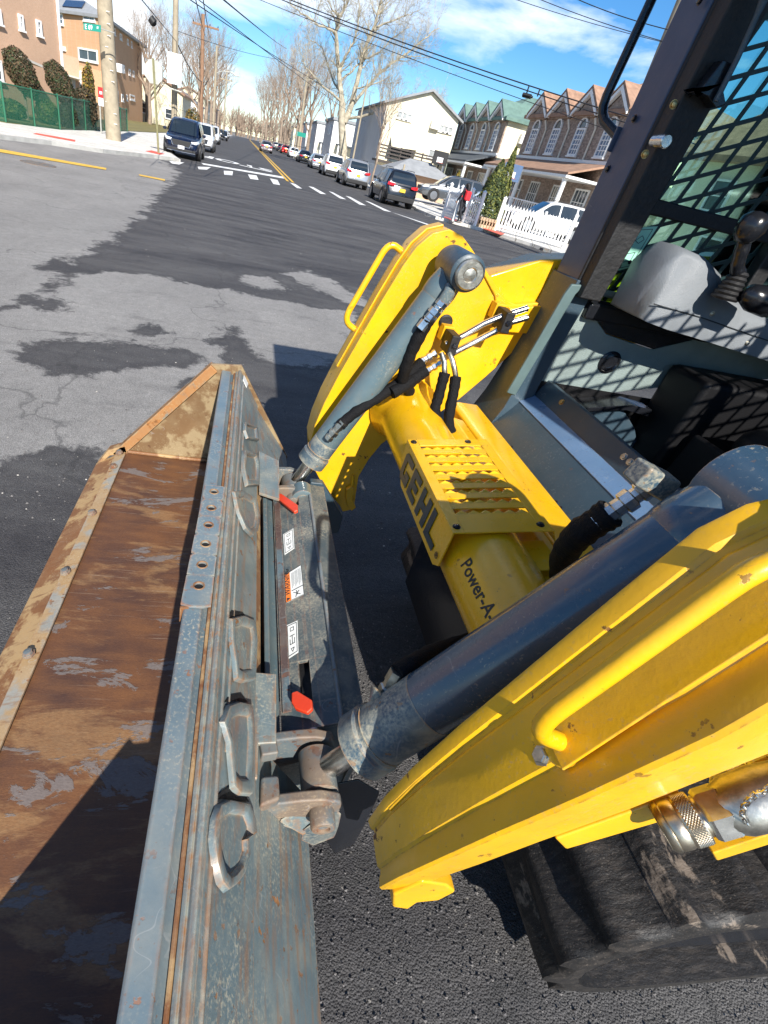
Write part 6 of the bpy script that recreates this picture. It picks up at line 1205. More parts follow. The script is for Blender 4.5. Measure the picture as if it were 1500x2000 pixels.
recol(cA,'navy','navy','dark SUV third in the left row, between two white cars', at(-5.2,63.5), PI+hs_, lg)
recol(cA,'navy','white','white SUV fourth in the left row, behind a dark one', at(-5.6,78), PI+hs_, lg)
recol(cC,'silver','black','black car parked alone further down the left kerb', at(-6.4,112), PI+hs_, lg)
recol(cC,'silver','white','white car farthest down the left kerb', at(-8.0,150), PI+hs_, lg)
recol(cB,'black','silver','silver grey SUV second in the right row, behind the black one', at(7.25,43.0), hs_, rg_)
recol(cB,'black','white','white SUV third in the right row, in front of the big bare tree', at(6.9,54.0), hs_, rg_)
recol(cC,'silver','black','black saloon in the right row beyond the silver one', at(6.2,80), hs_, rg_)
recol(cC,'silver','white','white car in the right row between a black and a red one', at(5.75,98), hs_, rg_)
recol(cC,'silver','red','bright red car parked far down the right kerb', at(5.2,118), hs_, rg_)
recol(cC,'silver','grey','grey car in the right row just beyond the red one', at(4.9,134), hs_, rg_)
recol(cC,'silver','silver','silver car farthest down the right row', at(4.4,160), hs_, rg_)
mv = recol(cC,'silver','greybeige','grey mauve saloon driving away beside the double yellow line', at(1.2,92), hs_+.01, 'car on the road'); del mv['group']
c = recol(cB,'black','grey','dark grey SUV side on in the driveway beyond the black SUV', (15.9,40.6,.40), math.radians(88), 'driveway cars'); 
recol(cC,'silver','teal','pale blue car nose out behind the walking person', (16.6,35.8,.20), math.radians(80), 'driveway cars')
recol(cB,'black','white','white SUV side on behind the white picket fence', (18.9,31.2,.25), math.radians(84), 'driveway cars')
# =================================================================== trees
M['bark'] = simple('pale_plane_bark', (.36,.32,.24), .85, vary=.4, vscale=3); M['bark2'] = simple('grey_brown_bark', (.26,.20,.15), .9, vary=.3, vscale=3); M['twig'] = simple('twig_brown', (.27,.20,.145), .9, vary=.25, vscale=2)
def branch(mb, p, d, L_, r, lvl, rg, up=.12, n=4, spread=.75, kids=(3,5), minr=.006):
    pts = [p]; rs = [r]; q = p.copy(); dd = d.copy()
    for i in range(n):
        dd = (dd + V(rg.gauss(0,.16), rg.gauss(0,.16), rg.gauss(0,.12)+up*.35)).normalized(); q = q + dd*(L_/n); pts.append(q.copy()); rs.append(max(minr*.5, r*(1-.72*(i+1)/n)))
    mb.tube(pts, rs, 5 if r > .06 else 3, caps=False)
    if lvl <= 0: return
    for k in range(rg.randint(*kids)):
        t = rg.uniform(.25,1.0); i = min(n-1, int(t*n)); a = pts[i].lerp(pts[i+1], t*n-i); base = (pts[i+1]-pts[i]).normalized()
        ax = base.cross(V(rg.gauss(0,1), rg.gauss(0,1), rg.gauss(0,1))).normalized(); nd = (base*math.cos(rg.uniform(.35,spread+.25))+ax*math.sin(rg.uniform(.4,spread+.2))+V(0,0,up)).normalized()
        branch(mb, a, nd, L_*rg.uniform(.45,.72), max(minr, r*(1-.7*t)*rg.uniform(.45,.7)), lvl-1, rg, up, 3, spread, kids, minr)
# the big bare tree: limbs follow the ones in view, twigs grow from them
TY = 70.0
BT = thing('bare_tree', 'big bare pale barked tree with spreading limbs on the right pavement, tallest in view', 'tree', (oY(666,320,TY).x, TY, 0), 0, None, world=True)
f2 = lambda x, y, dy=0: oY(450+x/3, y/3, TY+dy)
rg5 = random.Random(21)
base_ = f2(660,900); base_.z = 0
tr = MB(); tr.tube([V(base_.x-.05,TY,-.1), f2(662,880), f2(655,780), f2(652,690), f2(655,600)], [.55,.47,.42,.40,.36], 14, False); tr.tube([f2(665,720), f2(690,670,.3), f2(708,620,.5), f2(722,560,.6)], [.34,.33,.30,.27], 12, False); tr.build('trunk', M['bark'], BT, smooth=60)
limbs = [([(655,600,0),(642,500,.2),(636,400,.3),(625,290,0),(617,190,-.3),(640,100,-.4),(690,10,-.5),(705,-90,-.5)],.30),
 ([(722,560,.6),(755,440,1),(775,350,1.2),(800,260,1),(832,180,1),(860,90,.8),(885,0,.6),(900,-90,.4)],.26),
 ([(650,600,0),(600,550,-.8),(540,500,-1.4),(480,440,-2),(440,395,-2.4),(422,350,-2.6),(432,310,-2.7)],.13),
 ([(690,690,.3),(760,690,-.6),(840,660,-1.4),(900,615,-2),(960,605,-2.4),(1015,620,-2.8),(1060,655,-3),(1120,680,-3.4),(1160,712,-3.6)],.15),
 ([(708,620,.5),(770,540,1.3),(850,450,2),(930,380,2.8),(1000,335,3.2),(1060,290,3.5),(1120,245,3.7),(1180,190,3.9),(1225,165,4)],.18),
 ([(655,560,.2),(640,540,1),(600,470,2),(570,380,2.8),(545,290,3.2),(500,250,3.4),(430,215,3.6)],.11),
 ([(617,190,-.3),(570,165,-1),(520,150,-1.6),(470,110,-2),(410,70,-2.4),(360,30,-2.6),(340,-20,-2.8)],.12),
 ([(832,180,1),(870,150,.4),(930,130,0),(1000,100,-.4),(1060,85,-.8),(1110,60,-1)],.10),
 ([(775,350,1.2),(830,330,.4),(880,300,-.2),(940,230,-.6),(1000,190,-1),(1050,160,-1.2)],.10),
 ([(636,400,.3),(680,330,-.4),(720,250,-.8),(745,170,-1),(755,80,-1.2),(750,0,-1.4),(740,-80,-1.5)],.13),
 ([(642,480,.2),(700,430,.8),(745,380,1.5),(790,330,2.1),(850,200,2.6),(880,120,3)],.12),
 ([(650,100,-.4),(600,60,-.9),(570,0,-1.2),(560,-60,-1.4)],.09), ([(860,90,.8),(910,30,1.2),(960,-40,1.6)],.09), ([(1000,335,3.2),(1050,330,3),(1110,330,2.8),(1170,340,2.5)],.06), ([(960,605,-2.4),(1030,590,-2),(1090,600,-1.8),(1180,650,-1.4),(1210,610,-1)],.06), ([(700,620,.5),(740,520,-1),(820,500,-1.8),(900,470,-2.2),(950,440,-2.5)],.09), ([(935,600,-2.4),(938,520,-2.2),(930,440,-2),(940,370,-1.8)],.07)]
cr = MB()
for pts, r in limbs:
    P_ = [f2(*q) for q in pts]; k = len(P_); rs = [r*(1-.75*i/(k-1)) for i in range(k)]; sm = []; rr = []
    for i in range(k-1):
        for t in (0,.33,.66): sm.append(P_[i].lerp(P_[i+1], t)+V(rg5.gauss(0,.04),rg5.gauss(0,.06),rg5.gauss(0,.04))); rr.append(rs[i]+(rs[i+1]-rs[i])*t)
    sm.append(P_[-1]); rr.append(rs[-1]); cr.tube(sm, rr, 8, False)
    for j in range(int(len(sm)*1.5)):
        t = rg5.uniform(.22,1); i = min(len(sm)-2, int(t*(len(sm)-1))); a = sm[i]; bd = (sm[i+1]-sm[i]).normalized(); ax = bd.cross(V(rg5.gauss(0,1), rg5.gauss(0,1), rg5.gauss(0,1))).normalized()
        branch(cr, a, (bd*.6+ax*.9+V(0,0,.25)).normalized(), rg5.uniform(1.0,2.4), max(.014, rr[i]*.42), 3, rg5, .14, 4, .8, (3,4), .007)
cr.build('crown', M['bark'], BT)
def maketree(seed, H, r, spread, lvl, up, label, loc, group, barkm='bark2', nl=8, twig='twig'):
    rg = random.Random(seed); t = thing('bare_tree', label, 'tree', loc, rg.uniform(0,6), group); tb = MB(); h0 = H*rg.uniform(.2,.3)
    tb.tube([V(0,0,-.1), V(.05,0,h0*.5), V(.0,.08,h0), V(.1,.1,H*.55), V(.05,.2,H*.85)], [r*1.15, r, r*.9, r*.5, r*.12], 9, False); tb.build('trunk', M[barkm], t, smooth=60)
    c = MB()
    for k in range(nl):
        z = h0+(H*.72-h0)*k/nl; a = k*2.4+rg.uniform(-.4,.4); el = .5+.5*k/nl; d_ = V(math.cos(a)*spread, math.sin(a)*spread, .75+el*.5).normalized(); f_ = 1-.5*k/nl
        branch(c, V(0,.05,z), d_, H*.48*f_, r*.5*f_, lvl, rg, up, 5, .6, (4,6), .010)
    c.build('crown', M[twig], t); return t
tg = 'bare trees along the street'
tA = maketree(5, 15, .34, .75, 3, .22, 'bare street tree on the right just beyond the white houses, nearest of the row', tuple(ST(9.6,108)), tg)
tB = maketree(9, 13, .28, .9, 3, .16, 'bare street tree on the left past the brown telegraph pole', tuple(ST(-6.6,96)), tg)
tC = maketree(14, 16, .30, .55, 3, .3, 'tall narrow bare tree in the right row', tuple(ST(8.4,128)), tg)
rt = random.Random(4)
for i, (src, u, v, s, lb) in enumerate(((tA,8.6,146,1.0,'bare tree third along in the right row'),(tC,8.2,164,1.0,'bare tree fourth along in the right row'),(tB,7.6,182,1.15,'bare tree fifth along in the right row'),(tA,7.2,204,1.1,'bare tree sixth along in the right row'),(tC,6.8,230,1.1,'farthest bare tree in the right row'),(tA,12.5,120,.95,'bare tree behind the right row above the white houses'),(tC,12.5,150,.95,'bare tree in the yards behind the right row, near the tan house'),(tB,12.5,175,1.0,'bare tree in the yards behind the far right houses'),
        (tA,-6.9,118,1.0,'bare tree second along on the left beyond the poles'),(tC,-7.2,142,1.0,'bare tree third along on the left'),(tB,-7.6,168,1.15,'bare tree fourth along on the left'),(tA,-8,200,1.15,'farthest bare tree on the left'),(tB,-13,92,.9,'bare tree in the yard beside the orange brick building'),(tA,-15,103,.85,'bare tree above the cream house on the left'),(tC,-12,110,.85,'bare tree behind the big white board'),(tB,-11,128,1.0,'bare tree in the yard behind the left poles'),(tA,14,103,.8,'bare tree behind the first white house'))):
    o = dup(src, tuple(ST(u, v)), rt.uniform(0,6), lb, tg); o.scale = (s,s,s)
fw = MB(); rgf = random.Random(8)
for i in range(150):
    u, v = rgf.uniform(-60,70), rgf.uniform(270,380); p = ST(u, v); h = rgf.uniform(7,13)
    for k in range(26): a = rgf.uniform(0,6.28); z = h*rgf.uniform(.2,.7); fw.tube([p+V(0,0,z), p+V(math.cos(a)*h*.2,math.sin(a)*h*.2,z+h*.2), p+V(math.cos(a)*h*.28,math.sin(a)*h*.28,z+h*.36)], [.12,.08,.03], 3, False)
    fw.tube([p, p+V(0,0,h)], [.3,.08], 4, False)
o = fw.build('distant_trees', M['twig']); o['kind'] = 'stuff'; o['label'] = 'far off mass of bare brown trees where the street ends'
# young street tree in front of the cream house
yt = maketree(33, 7.2, .09, .7, 2, .2, 'small young bare tree in front of the cream gable house', tuple(oY(732,330,50)-V(0,0,oY(732,330,50).z)), None, 'bark2', 9)
# =================================================================== clipped bushes, conifers, hedges
M['leaf_brown'] = simple('brownish_clipped_foliage', (.085,.055,.026), .8, vary=.5, vscale=3); M['leaf_brown2'] = simple('dark_clipped_foliage', (.028,.030,.014), .8, vary=.4); M['leaf_green'] = simple('dark_green_foliage', (.035,.055,.015), .75, vary=.4, vscale=4); M['leaf_olive'] = simple('olive_foliage', (.13,.14,.025), .75, vary=.4, vscale=4); M['leaf_gold'] = simple('golden_foliage', (.24,.15,.02), .8, vary=.4)
def foliage(name, label, cat, loc, shape, nleaf, size, mats, seed, stem=None, group=None):
    rg = random.Random(seed); t = thing(name, label, cat, loc, 0, group); b = MB()
    for i in range(nleaf):
        u = V(rg.gauss(0,1), rg.gauss(0,1), rg.gauss(0,1)).normalized(); f_ = rg.uniform(.80,1.03) if rg.random() < .85 else rg.uniform(.4,.8)
        p, n = shape(u, f_); n = (n+V(rg.gauss(0,.5),rg.gauss(0,.5),rg.gauss(0,.5))).normalized(); a = n.cross(V(rg.gauss(0,1),rg.gauss(0,1),rg.gauss(0,1))).normalized(); c = n.cross(a); s = size*rg.uniform(.6,1.3)
        b.mi = rg.choice(range(len(mats))); b.add([p-a*s, p-c*s*.5, p+a*s, p+c*s*.5], [(0,1,2,3)])
    b.build('foliage', [M[q] for q in mats], t)
    if stem: MB().tube([V(0,0,-.1), V(0.02,0,stem[0]*.5), V(0,0,stem[0])], [stem[1]*1.2, stem[1], stem[1]*.8], 8, False).build('stem', M['bark2'], t)
    return t
def ell(rx, ry, rz, cz, tilt=0, flat=0):
    def f(u, k):
        bulge = 1+.06*math.sin(u.x*5+u.z*7); p = V(u.x*rx, u.y*ry, u.z*rz)*k*bulge; p.x += p.z*tilt; return p+V(0,0,cz), V(u.x/rx, u.y/ry, u.z/rz).normalized()
    return f
a = oY(50,205,32.5); foliage('clipped_bush', 'brown clipped egg shaped bush, left of the two in front of the tan block', 'bush', (a.x, 32.5, .1), ell(.66,.66,.90,1.80,-.34), 6500, .055, ('leaf_brown','leaf_brown','leaf_brown2','leaf_green'), 1, (1.2,.07), 'clipped egg shaped bushes')
a = oY(122,205,34); foliage('clipped_bush', 'brown clipped egg shaped bush, right of the two, near the garage door', 'bush', (a.x, 34, .1), ell(.62,.62,.88,1.72,-.38), 6500, .055, ('leaf_brown','leaf_brown','leaf_brown2','leaf_green'), 2, (1.2,.07), 'clipped egg shaped bushes')
def hedge(pa, pb, y, h, lab, mats, seed, name='low_hedge', cat='hedge'):
    a = oY(*pa, y); c = oY(*pb, y); w = abs(c.x-a.x)/2; foliage(name, lab, cat, ((a.x+c.x)/2, y, .1), ell(w, .7, h/2, h/2), 2600, .08, mats, seed)
hedge((70,210),(112,218), 33, 1.0, 'low green brown hedge under the right clipped bush', ('leaf_brown','leaf_green','leaf_olive'), 3)
hedge((112,215),(150,220), 33.5, 1.05, 'low dark hedge between the bush and the tall golden shrub', ('leaf_brown2','leaf_green'), 13)
hedge((138,195),(190,205), 37, 1.9, 'brownish rounded hedge in front of the garage', ('leaf_brown','leaf_brown2'), 4)
hedge((-10,225),(52,240), 30.6, .75, 'bright olive low shrub inside the green fence, far left', ('leaf_olive','leaf_green'), 5, 'low_shrub', 'shrub')
hedge((163,190),(186,200), 39, 3.0, 'upright golden brown shrub by the garage wall', ('leaf_gold','leaf_olive','leaf_brown'), 6, 'upright_shrub', 'shrub')
def cone(r, h, z0):
    def f(u, k): zz = (u.z+1)/2; rr = r*max(.03,(1-zz)**.75)*(1+.12*math.sin(u.x*9+zz*14)); m_ = math.hypot(u.x,u.y)+1e-6; return V(u.x/m_*rr*k, u.y/m_*rr*k, z0+zz*h), V(u.x,u.y,.4).normalized()
    return f
a = oY(950,430,30.5); foliage('conifer', 'dark green pointed conifer in the stone planter, left of the pair', 'conifer', (a.x-.05, 30.8, .45), cone(.95,2.7,0), 5200, .07, ('leaf_green','leaf_green','leaf_olive'), 7, None, 'pointed conifers in the planter')
a = oY(968,420,31); foliage('conifer', 'yellow green slim conifer in the stone planter, right of the pair', 'conifer', (a.x+.12, 31.6, .45), cone(.62,3.4,0), 3600, .07, ('leaf_olive','leaf_olive','leaf_green'), 8, None, 'pointed conifers in the planter')
a = oY(893,350,44); foliage('potted_shrub', 'small golden shrub in front of the green roofed house porch', 'shrub', (a.x, 44, .3), cone(.6,2.2,0), 1500, .07, ('leaf_gold','leaf_olive'), 9)
hedge((360,222),(392,232), 62, 2.6, 'green brown evergreen shrub beyond the left cars', ('leaf_green','leaf_gold','leaf_brown'), 10, 'evergreen_shrub', 'shrub')
# =================================================================== poles, signs, fences, wires, people
M['polewood'] = simple('weathered_pole_timber', (.33,.28,.20), .9, vary=.2, vscale=4); M['polebrown'] = simple('brown_pole_timber', (.26,.15,.09), .9, vary=.2, vscale=4); M['galv'] = simple('galvanised_post', (.42,.42,.38), .5, .5, vary=.2); M['signback'] = simple('sign_back_metal', (.40,.40,.36), .55, .2, vary=.12); M['signgreen'] = simple('green_street_sign', (.0,.22,.16), .45); M['signred'] = simple('red_sign', (.62,.02,.02), .45); M['signpost'] = simple('olive_sign_post', (.20,.19,.09), .6, vary=.2)
M['fencegreen'] = simple('green_fence_paint', (.02,.13,.07), .5); M['wire'] = simple('black_cable', (.012,.012,.016), .6); M['skin'] = simple('skin', (.30,.17,.11), .6); M['hair'] = simple('black_hair', (.008,.007,.008), .6); M['cloth_black'] = simple('black_clothing', (.010,.010,.014), .8); M['cloth_red'] = simple('red_backpack_cloth', (.62,.02,.03), .7); M['shoe'] = simple('pale_shoes', (.45,.38,.32), .7)
pg = 'timber utility poles'
def pole(x, y, r0, r1, h, mat, label, lean=(0,0), arms=None, name='utility_pole'):
    t = thing(name, label, 'utility pole', (x, y, 0), 0, pg); top = V(lean[0], lean[1], h)
    MB().tube([V(0,0,-.3), top*.5, top], [r0, (r0+r1)/2, r1], 14, True).build('shaft', M[mat], t, smooth=60)
    if arms:
        for z, w in arms: 
            a = MB().box(-w, w, -.08, .08, z, z+.16).build('crossarm', M[mat], t, bevel=.01)
            for k in range(4): MB().tube_rings(V(-w+.1+k*(2*w-.2)/3, 0, z+.16), UP, [(0,.03),(.05,.05),(.10,.05),(.16,.02)], 8).build('insulator', M['carblack'], a)
    return t
p = oZ(222,280); lt = oY(203,0,p.y)
pl = pole(p.x, p.y+.1, .36, .30, 11, 'polewood', 'thick pale timber pole on the left corner pavement, nearest one', ((lt.x-p.x)/(lt.z)*11, 0))
b = MB(); rgp = random.Random(2)
for k in range(16): z = .8+k*.4; a = rgp.uniform(-2.2,-1.0); b.box(math.cos(a)*.35-.07, math.cos(a)*.35+.07, math.sin(a)*.35-.02, math.sin(a)*.35+.0, z, z+.02)
b.build('staples', M['trim'], pl)
pole(-5.8, 44, .2, .16, 9.5, 'polewood', 'timber pole behind the big white board on the left', (-.05,0))
pole(-6.35, 70, .21, .17, 10.3, 'polebrown', 'brown timber pole with a crossarm, left side', (-.3,0), ((9.4,1.3),))
pole(-6.1, 84, .17, .13, 9.6, 'polewood', 'thin timber pole just right of the brown pole on the left', (-.1,0))
pole(-6.4, 112, .15, .12, 9.6, 'polewood', 'slim timber pole far down the left side', (0,0), ((8.2,1.0),))
pole(ST(9.2,104).x, 104, .2, .15, 11.0, 'polewood', 'pale timber pole among the bare trees, right side', (-.1,0))
q_ = oY(697,270,64); pole(q_.x, 64, .10, .07, 8.2, 'polewood', 'thin grey pole just right of the big bare tree', (.0,0))
q0_ = oY(1258,195,20); q1_ = oY(1338,0,20); k_ = (q1_.x-q0_.x)/(q1_.z-q0_.z); pole(q0_.x-k_*q0_.z, 20, .24, .22, 12, 'polewood', 'big pale timber pole right behind the loader cab', (k_*12,0))
# street name sign hanging from the near pole
a = oY(163,44,30.8); c = oY(195,62,30.8)
t = thing('street_name_sign', 'green street name sign reading E 69 ST beside the near left pole', 'street sign', (a.x, 30.8, c.z), 0)
TL = oY(163,44,30.8)-V(a.x,30.8,c.z); TR = oY(197,49,30.8)-V(a.x,30.8,c.z); BR = oY(197,63,30.8)-V(a.x,30.8,c.z); BL = oY(163,58,30.8)-V(a.x,30.8,c.z)
MB().slab([BL, BR, TR, TL], (0,1,0), .02).build('sign_plate', M['signgreen'], t)
xd_ = (BR-BL); yd_ = (TL-BL); hh_ = yd_.length
text('E 69', hh_*.95, BL+xd_*.08+yd_*.16+V(0,-.004,0), xd_, V(0,0,1), M['plate_w'], t, ex=.001, offs=.003, scale_x=.82); text('ST', hh_*.42, BL+xd_*.76+yd_*.42+V(0,-.004,0), xd_, V(0,0,1), M['plate_w'], t, ex=.001, offs=.004, scale_x=.8)
MB().tube([TR.lerp(BR,.5), TR.lerp(BR,.5)+V(.5,.3,0)], .02, 8).build('bracket', M['galv'], t)
# red sign behind the pole
a = oY(191,169,36); c = oY(208,205,36); t = thing('red_board', 'small red and white notice board showing behind the near left pole', 'sign', (a.x, 36, .1), 0)
MB().box(0, c.x-a.x+.5, -.02, .02, c.z-.1+.25, a.z-.1).build('board', M['signred'], t); MB().box(0, c.x-a.x+.5, -.021, .019, c.z-.1-.1, c.z-.1+.249).build('white_strip', M['plate_w'], t)
for x in (.05, c.x-a.x+.45): MB().box(x-.03, x+.03, .021, .08, -.1, a.z-.1).build('post', M['galv'], t)
b_ = MB(); [b_.box(.08+k*.16, .19+k*.16, -.025, -.021, (c.z+a.z)/2-.05, (c.z+a.z)/2+.08) for k in range(5)]; b_.build('lettering', M['plate_w'], t)
# stop sign seen from the back
p = oZ(310,299,.13); sc_ = oY(299,140,p.y); tp_ = oY(296,113,p.y)
t = thing('stop_sign', 'stop sign seen from its grey back at the left corner', 'stop sign', (p.x, p.y, .13), 0)
MB().tube([V(0,0,-.1), V(sc_.x-p.x, 0, tp_.z-.13)], .045, 8).build('post', M['signpost'], t)
R8 = .44; q = [V(sc_.x-p.x+.02+R8*math.cos(math.pi/8+k*math.pi/4), .06, sc_.z-.13+R8*1.0*math.sin(math.pi/8+k*math.pi/4)) for k in range(8)]; MB().slab(q, (0,1,0), .008).build('octagon_plate', M['signback'], t)
# big white board on the second pole
a = oY(327,100,42.5); c = oY(354,174,42.5); t = thing('white_board', 'tall blank white board fixed to the timber pole above the navy SUV', 'board', (a.x, 42.5, c.z), 0)
MB().box(0, c.x-a.x, -.03, .03, .15, a.z-c.z).build('panel', M['plate_w'], t); MB().tube([V(-.35,.1,.6), V(-.35,.1,.0), V(.2,.1,-.1), V(.9,.1,-.15)], .04, 6).build('bracket', M['galv'], t); MB().box(.55, .8, .04, 1.4, .3, .4).build('pole_clamp', M['galv'], t)
# street signs to the right
for (px_, py_, y, lb) in ((580,262,98,'small green street sign among the bare trees on the right'),):
    a = oY(px_, py_, y); t = thing('street_name_sign', lb, 'street sign', (a.x, y, 0), 0); MB().cyl((0,0,0),(0,0,a.z+.3),.06,8).build('post', M['galv'], t); MB().box(-.1,1.4,-.02,.02,a.z-.2,a.z+.35).build('sign_plate', M['signgreen'], t)
# green chain-link fence
fp = [V(-25,16,.13), V(-16.3,22.6,.13), V(-10.25,27.15,.13), V(-9.25,30.75,.13), V(-9.5,47,.13)]
t = thing('chain_link_fence', 'green chain link fence along the lawn on the left corner', 'fence', tuple(fp[2]), 0, world=True)
mt, nt, b = newmat('green_chain_link'); tr_ = NN(nt, 'ShaderNodeBsdfTransparent'); ms = NN(nt, 'ShaderNodeMixShader'); b.inputs['Base Color'].default_value = (.015,.13,.075,1); ms.inputs[0].default_value = .46; nt.links.new(tr_.outputs[0], ms.inputs[1]); nt.links.new(b.outputs[0], ms.inputs[2]); nt.links.new(ms.outputs[0], nt.nodes['Material Output'].inputs[0]); M['chain'] = mt
for a, c in zip(fp, fp[1:]):
    n = max(1, round((c-a).length/2.3)); d = (c-a)
    MB().tube([a+V(0,0,1.28), c+V(0,0,1.28)], .03, 6).build('top_rail', M['fencegreen'], t); MB().slab([a, c, c+V(0,0,1.26), a+V(0,0,1.26)], d.cross(UP), .006).build('chain_link_mesh', M['chain'], t)
    for k in range(n): q = a+d*k/n; MB().cyl(q-V(0,0,.1), q+V(0,0,1.34), .045, 8).build('fence_post', M['fencegreen'], t, smooth=50)
MB().cyl(fp[-1], fp[-1]+V(0,0,1.34), .045, 8).build('fence_post', M['fencegreen'], t, smooth=50)
# white fences on the right
pk_mesh = MB().prismx([(-.038,0),(.038,0),(.038,1.02),(0,1.10),(-.038,1.02)], -.01, .01)
pkm = bpy.data.meshes.new('picket'); pkm.from_pydata(pk_mesh.v, [], pk_mesh.f); M['fencewhite'] = simple('white_vinyl_fence', (.80,.80,.79), .5); pkm.materials.append(M['fencewhite'])
def fence(a, c, label, h=1.15, panel=False):
    a = V(a[0],a[1],.14); c = V(c[0],c[1],.14); d = c-a; L_ = d.length; ang = math.atan2(d.y, d.x); t = thing('picket_fence', label, 'fence', tuple(a), ang, 'white vinyl fences')
    for z in (.18, h-.28): MB().box(0, L_, -.045, -.012, z, z+.09).build('rail', M['fencewhite'], t)
    n = int(L_/.16)
    for i in range(n):
        o = bpy.data.objects.new('picket', pkm); C.objects.link(o); o.parent = t; o.location = ((i+.5)*L_/n, 0, .06); o.rotation_euler = (0,0,PI/2); o.scale = (1,1,(h-.12)/1.1)
    for k in range(max(2, int(L_/2.4)+1)):
        x = k*L_/max(1, int(L_/2.4)); MB().box(x-.065, x+.065, -.065, .065, 0, h+.12).build('fence_post', M['fencewhite'], t)
        MB().add([(x-.09,-.09,h+.12),(x+.09,-.09,h+.12),(x+.09,.09,h+.12),(x-.09,.09,h+.12),(x,0,h+.22)], [(0,1,4),(1,2,4),(2,3,4),(3,0,4),(3,2,1,0)]).build('post_cap', M['fencewhite'], t)
    return t
def g2(x, y): q = oZ(x, y, .14); return (q.x, q.y)
fence(g2(864,424), g2(884,432), 'short white fence panel just left of the walking person', 1.35); fence(g2(905,434), g2(926,441), 'short white fence panel between the walking person and the conifers', 1.35)
A_ = g2(966,450); B_ = g2(1032,468); C_ = g2(1100,486)
fence(A_, C_, 'long white picket fence in front of the white SUV, beside the conifers', 1.3)
# stone planter under the conifers
a = V(*g2(927,441), 0); c = V(*g2(965,450), 0); t = thing('stone_planter', 'low tan stone block planter under the two conifers', 'planter', (a.x,a.y,.13), math.atan2(c.y-a.y, c.x-a.x)); Lp = (c-a).length
M['tanstone'] = simple('tan_stone_block', (.42,.31,.20), .9, vary=.25, vscale=3); nb = 7
for r in range(3):
    for k in range(nb): MB().box((k+(.5 if r%2 else 0)*.9)*Lp/nb+.01, (k+.95+(.0 if r%2 else 0))*Lp/nb, -.02+.01*((k+r)%2), .3, r*.155, r*.155+.148).build('stone_block', M['tanstone'], t, bevel=.015)
MB().box(.05, Lp-.05, .3, 1.8, 0, .42).build('soil', M['dirt'], t)
for k, (a_, y_, lb) in enumerate(((1190,412,''),)): pass
a = oY(1075,430,33); t = thing('mailbox', 'brown red box on a post by the driveway behind the picket fence', 'box', (a.x,33,.1)); MB().box(-.4,.4,-.2,.2,a.z-.3,a.z+.2).build('box', M['woodfence'], t, bevel=.02); MB().box(-.05,.05,-.05,.05,0,a.z-.3).build('post', M['trim'], t)
# white ornate gate ornament on the porch stairs, stair rails
t = thing('stair_railing', 'white iron stair railing in front of the porch behind the white SUV', 'railing', (20.0,34.6,.1), 0, None)
for k in range(14): MB().box(-.015+k*.14, .015+k*.14, -.015, .015, 0, .95+.05*k).build('baluster', M['iron'], t)
MB().tube([V(0,0,.95), V(1.85,0,1.62)], .03, 6).build('handrail', M['iron'], t)
# basketball hoops
def hoop(px, py, y, lb, bm):
    a = oY(px, py, y); t = thing('basketball_hoop', lb, 'basketball hoop', (a.x, y, 0), 0, 'driveway basketball hoops'); MB().tube([V(.1,.3,0), V(.1,.3,a.z-.8), V(0,.05,a.z-.1)], .06, 8).build('pole', M['carblack'], t)
    MB().box(-.62,.62,-.02,.02,a.z-.45,a.z+.45).build('backboard', M[bm], t, bevel=.02); MB().box(-.25,.25,-.03,-.021,a.z-.3,a.z+.05).build('target_square', M['plate_w'], t); MB().tube([V(.22*math.cos(k*PI/6),-.28+.22*math.sin(k*PI/6),a.z-.3) for k in range(13)], .012, 5).build('rim', M['ramp_red'], t)
hoop(1000,337,37,'blue basketball hoop in front of the orange brown roofed house','signblue'if 'signblue' in M else 'pane_blue'); hoop(860,309,48,'black basketball hoop near the green roofed house','carblack')
# timber rail fence and boards by the shed
t = thing('timber_fence', 'weathered grey timber rail fence by the right kerb beside the young tree', 'fence', (oZ(712,360).x+1.0, 46, .12), 0)
for k in range(4): MB().box(-.06,.06,-.06+k*2.2,.06+k*2.2,0,2.0-.2*(k%2)).build('post', M['darkwood'] if k%2 else M['polewood'], t)
for z in (.5,.95,1.5): MB().box(-.03,.03,-.1,6.8,z,z+.16).build('rail', M['polewood'], t)
for k in range(3): MB().tube([V(.0,k*2.2,.4),V(.0,k*2.2+2.0,1.5)], .05, 6).build('brace', M['polewood'], t)
t = thing('board_fence', 'orange brown upright board fence beside the cream gable house', 'fence', (16.6,55,.15), 0)
for k in range(14): MB().box(k*.22, k*.22+.20, -.015, .015+.01*(k%2), 0, 1.9+.05*(k%3)).build('board', M['woodfence'], t)
MB().box(0, 3.1, .03, .08, .4, .5).build('rail', M['woodfence'], t)
t = thing('white_wall', 'low white garden wall behind the parked SUVs on the right', 'wall', (9.9,46.5,.1), 0); MB().box(.5,.75,0,14,0,1.55).build('wall_panel', M['whitewall'], t); MB().box(.45,.8,-.05,14.05,1.55,1.63).build('coping', M['trim'], t)
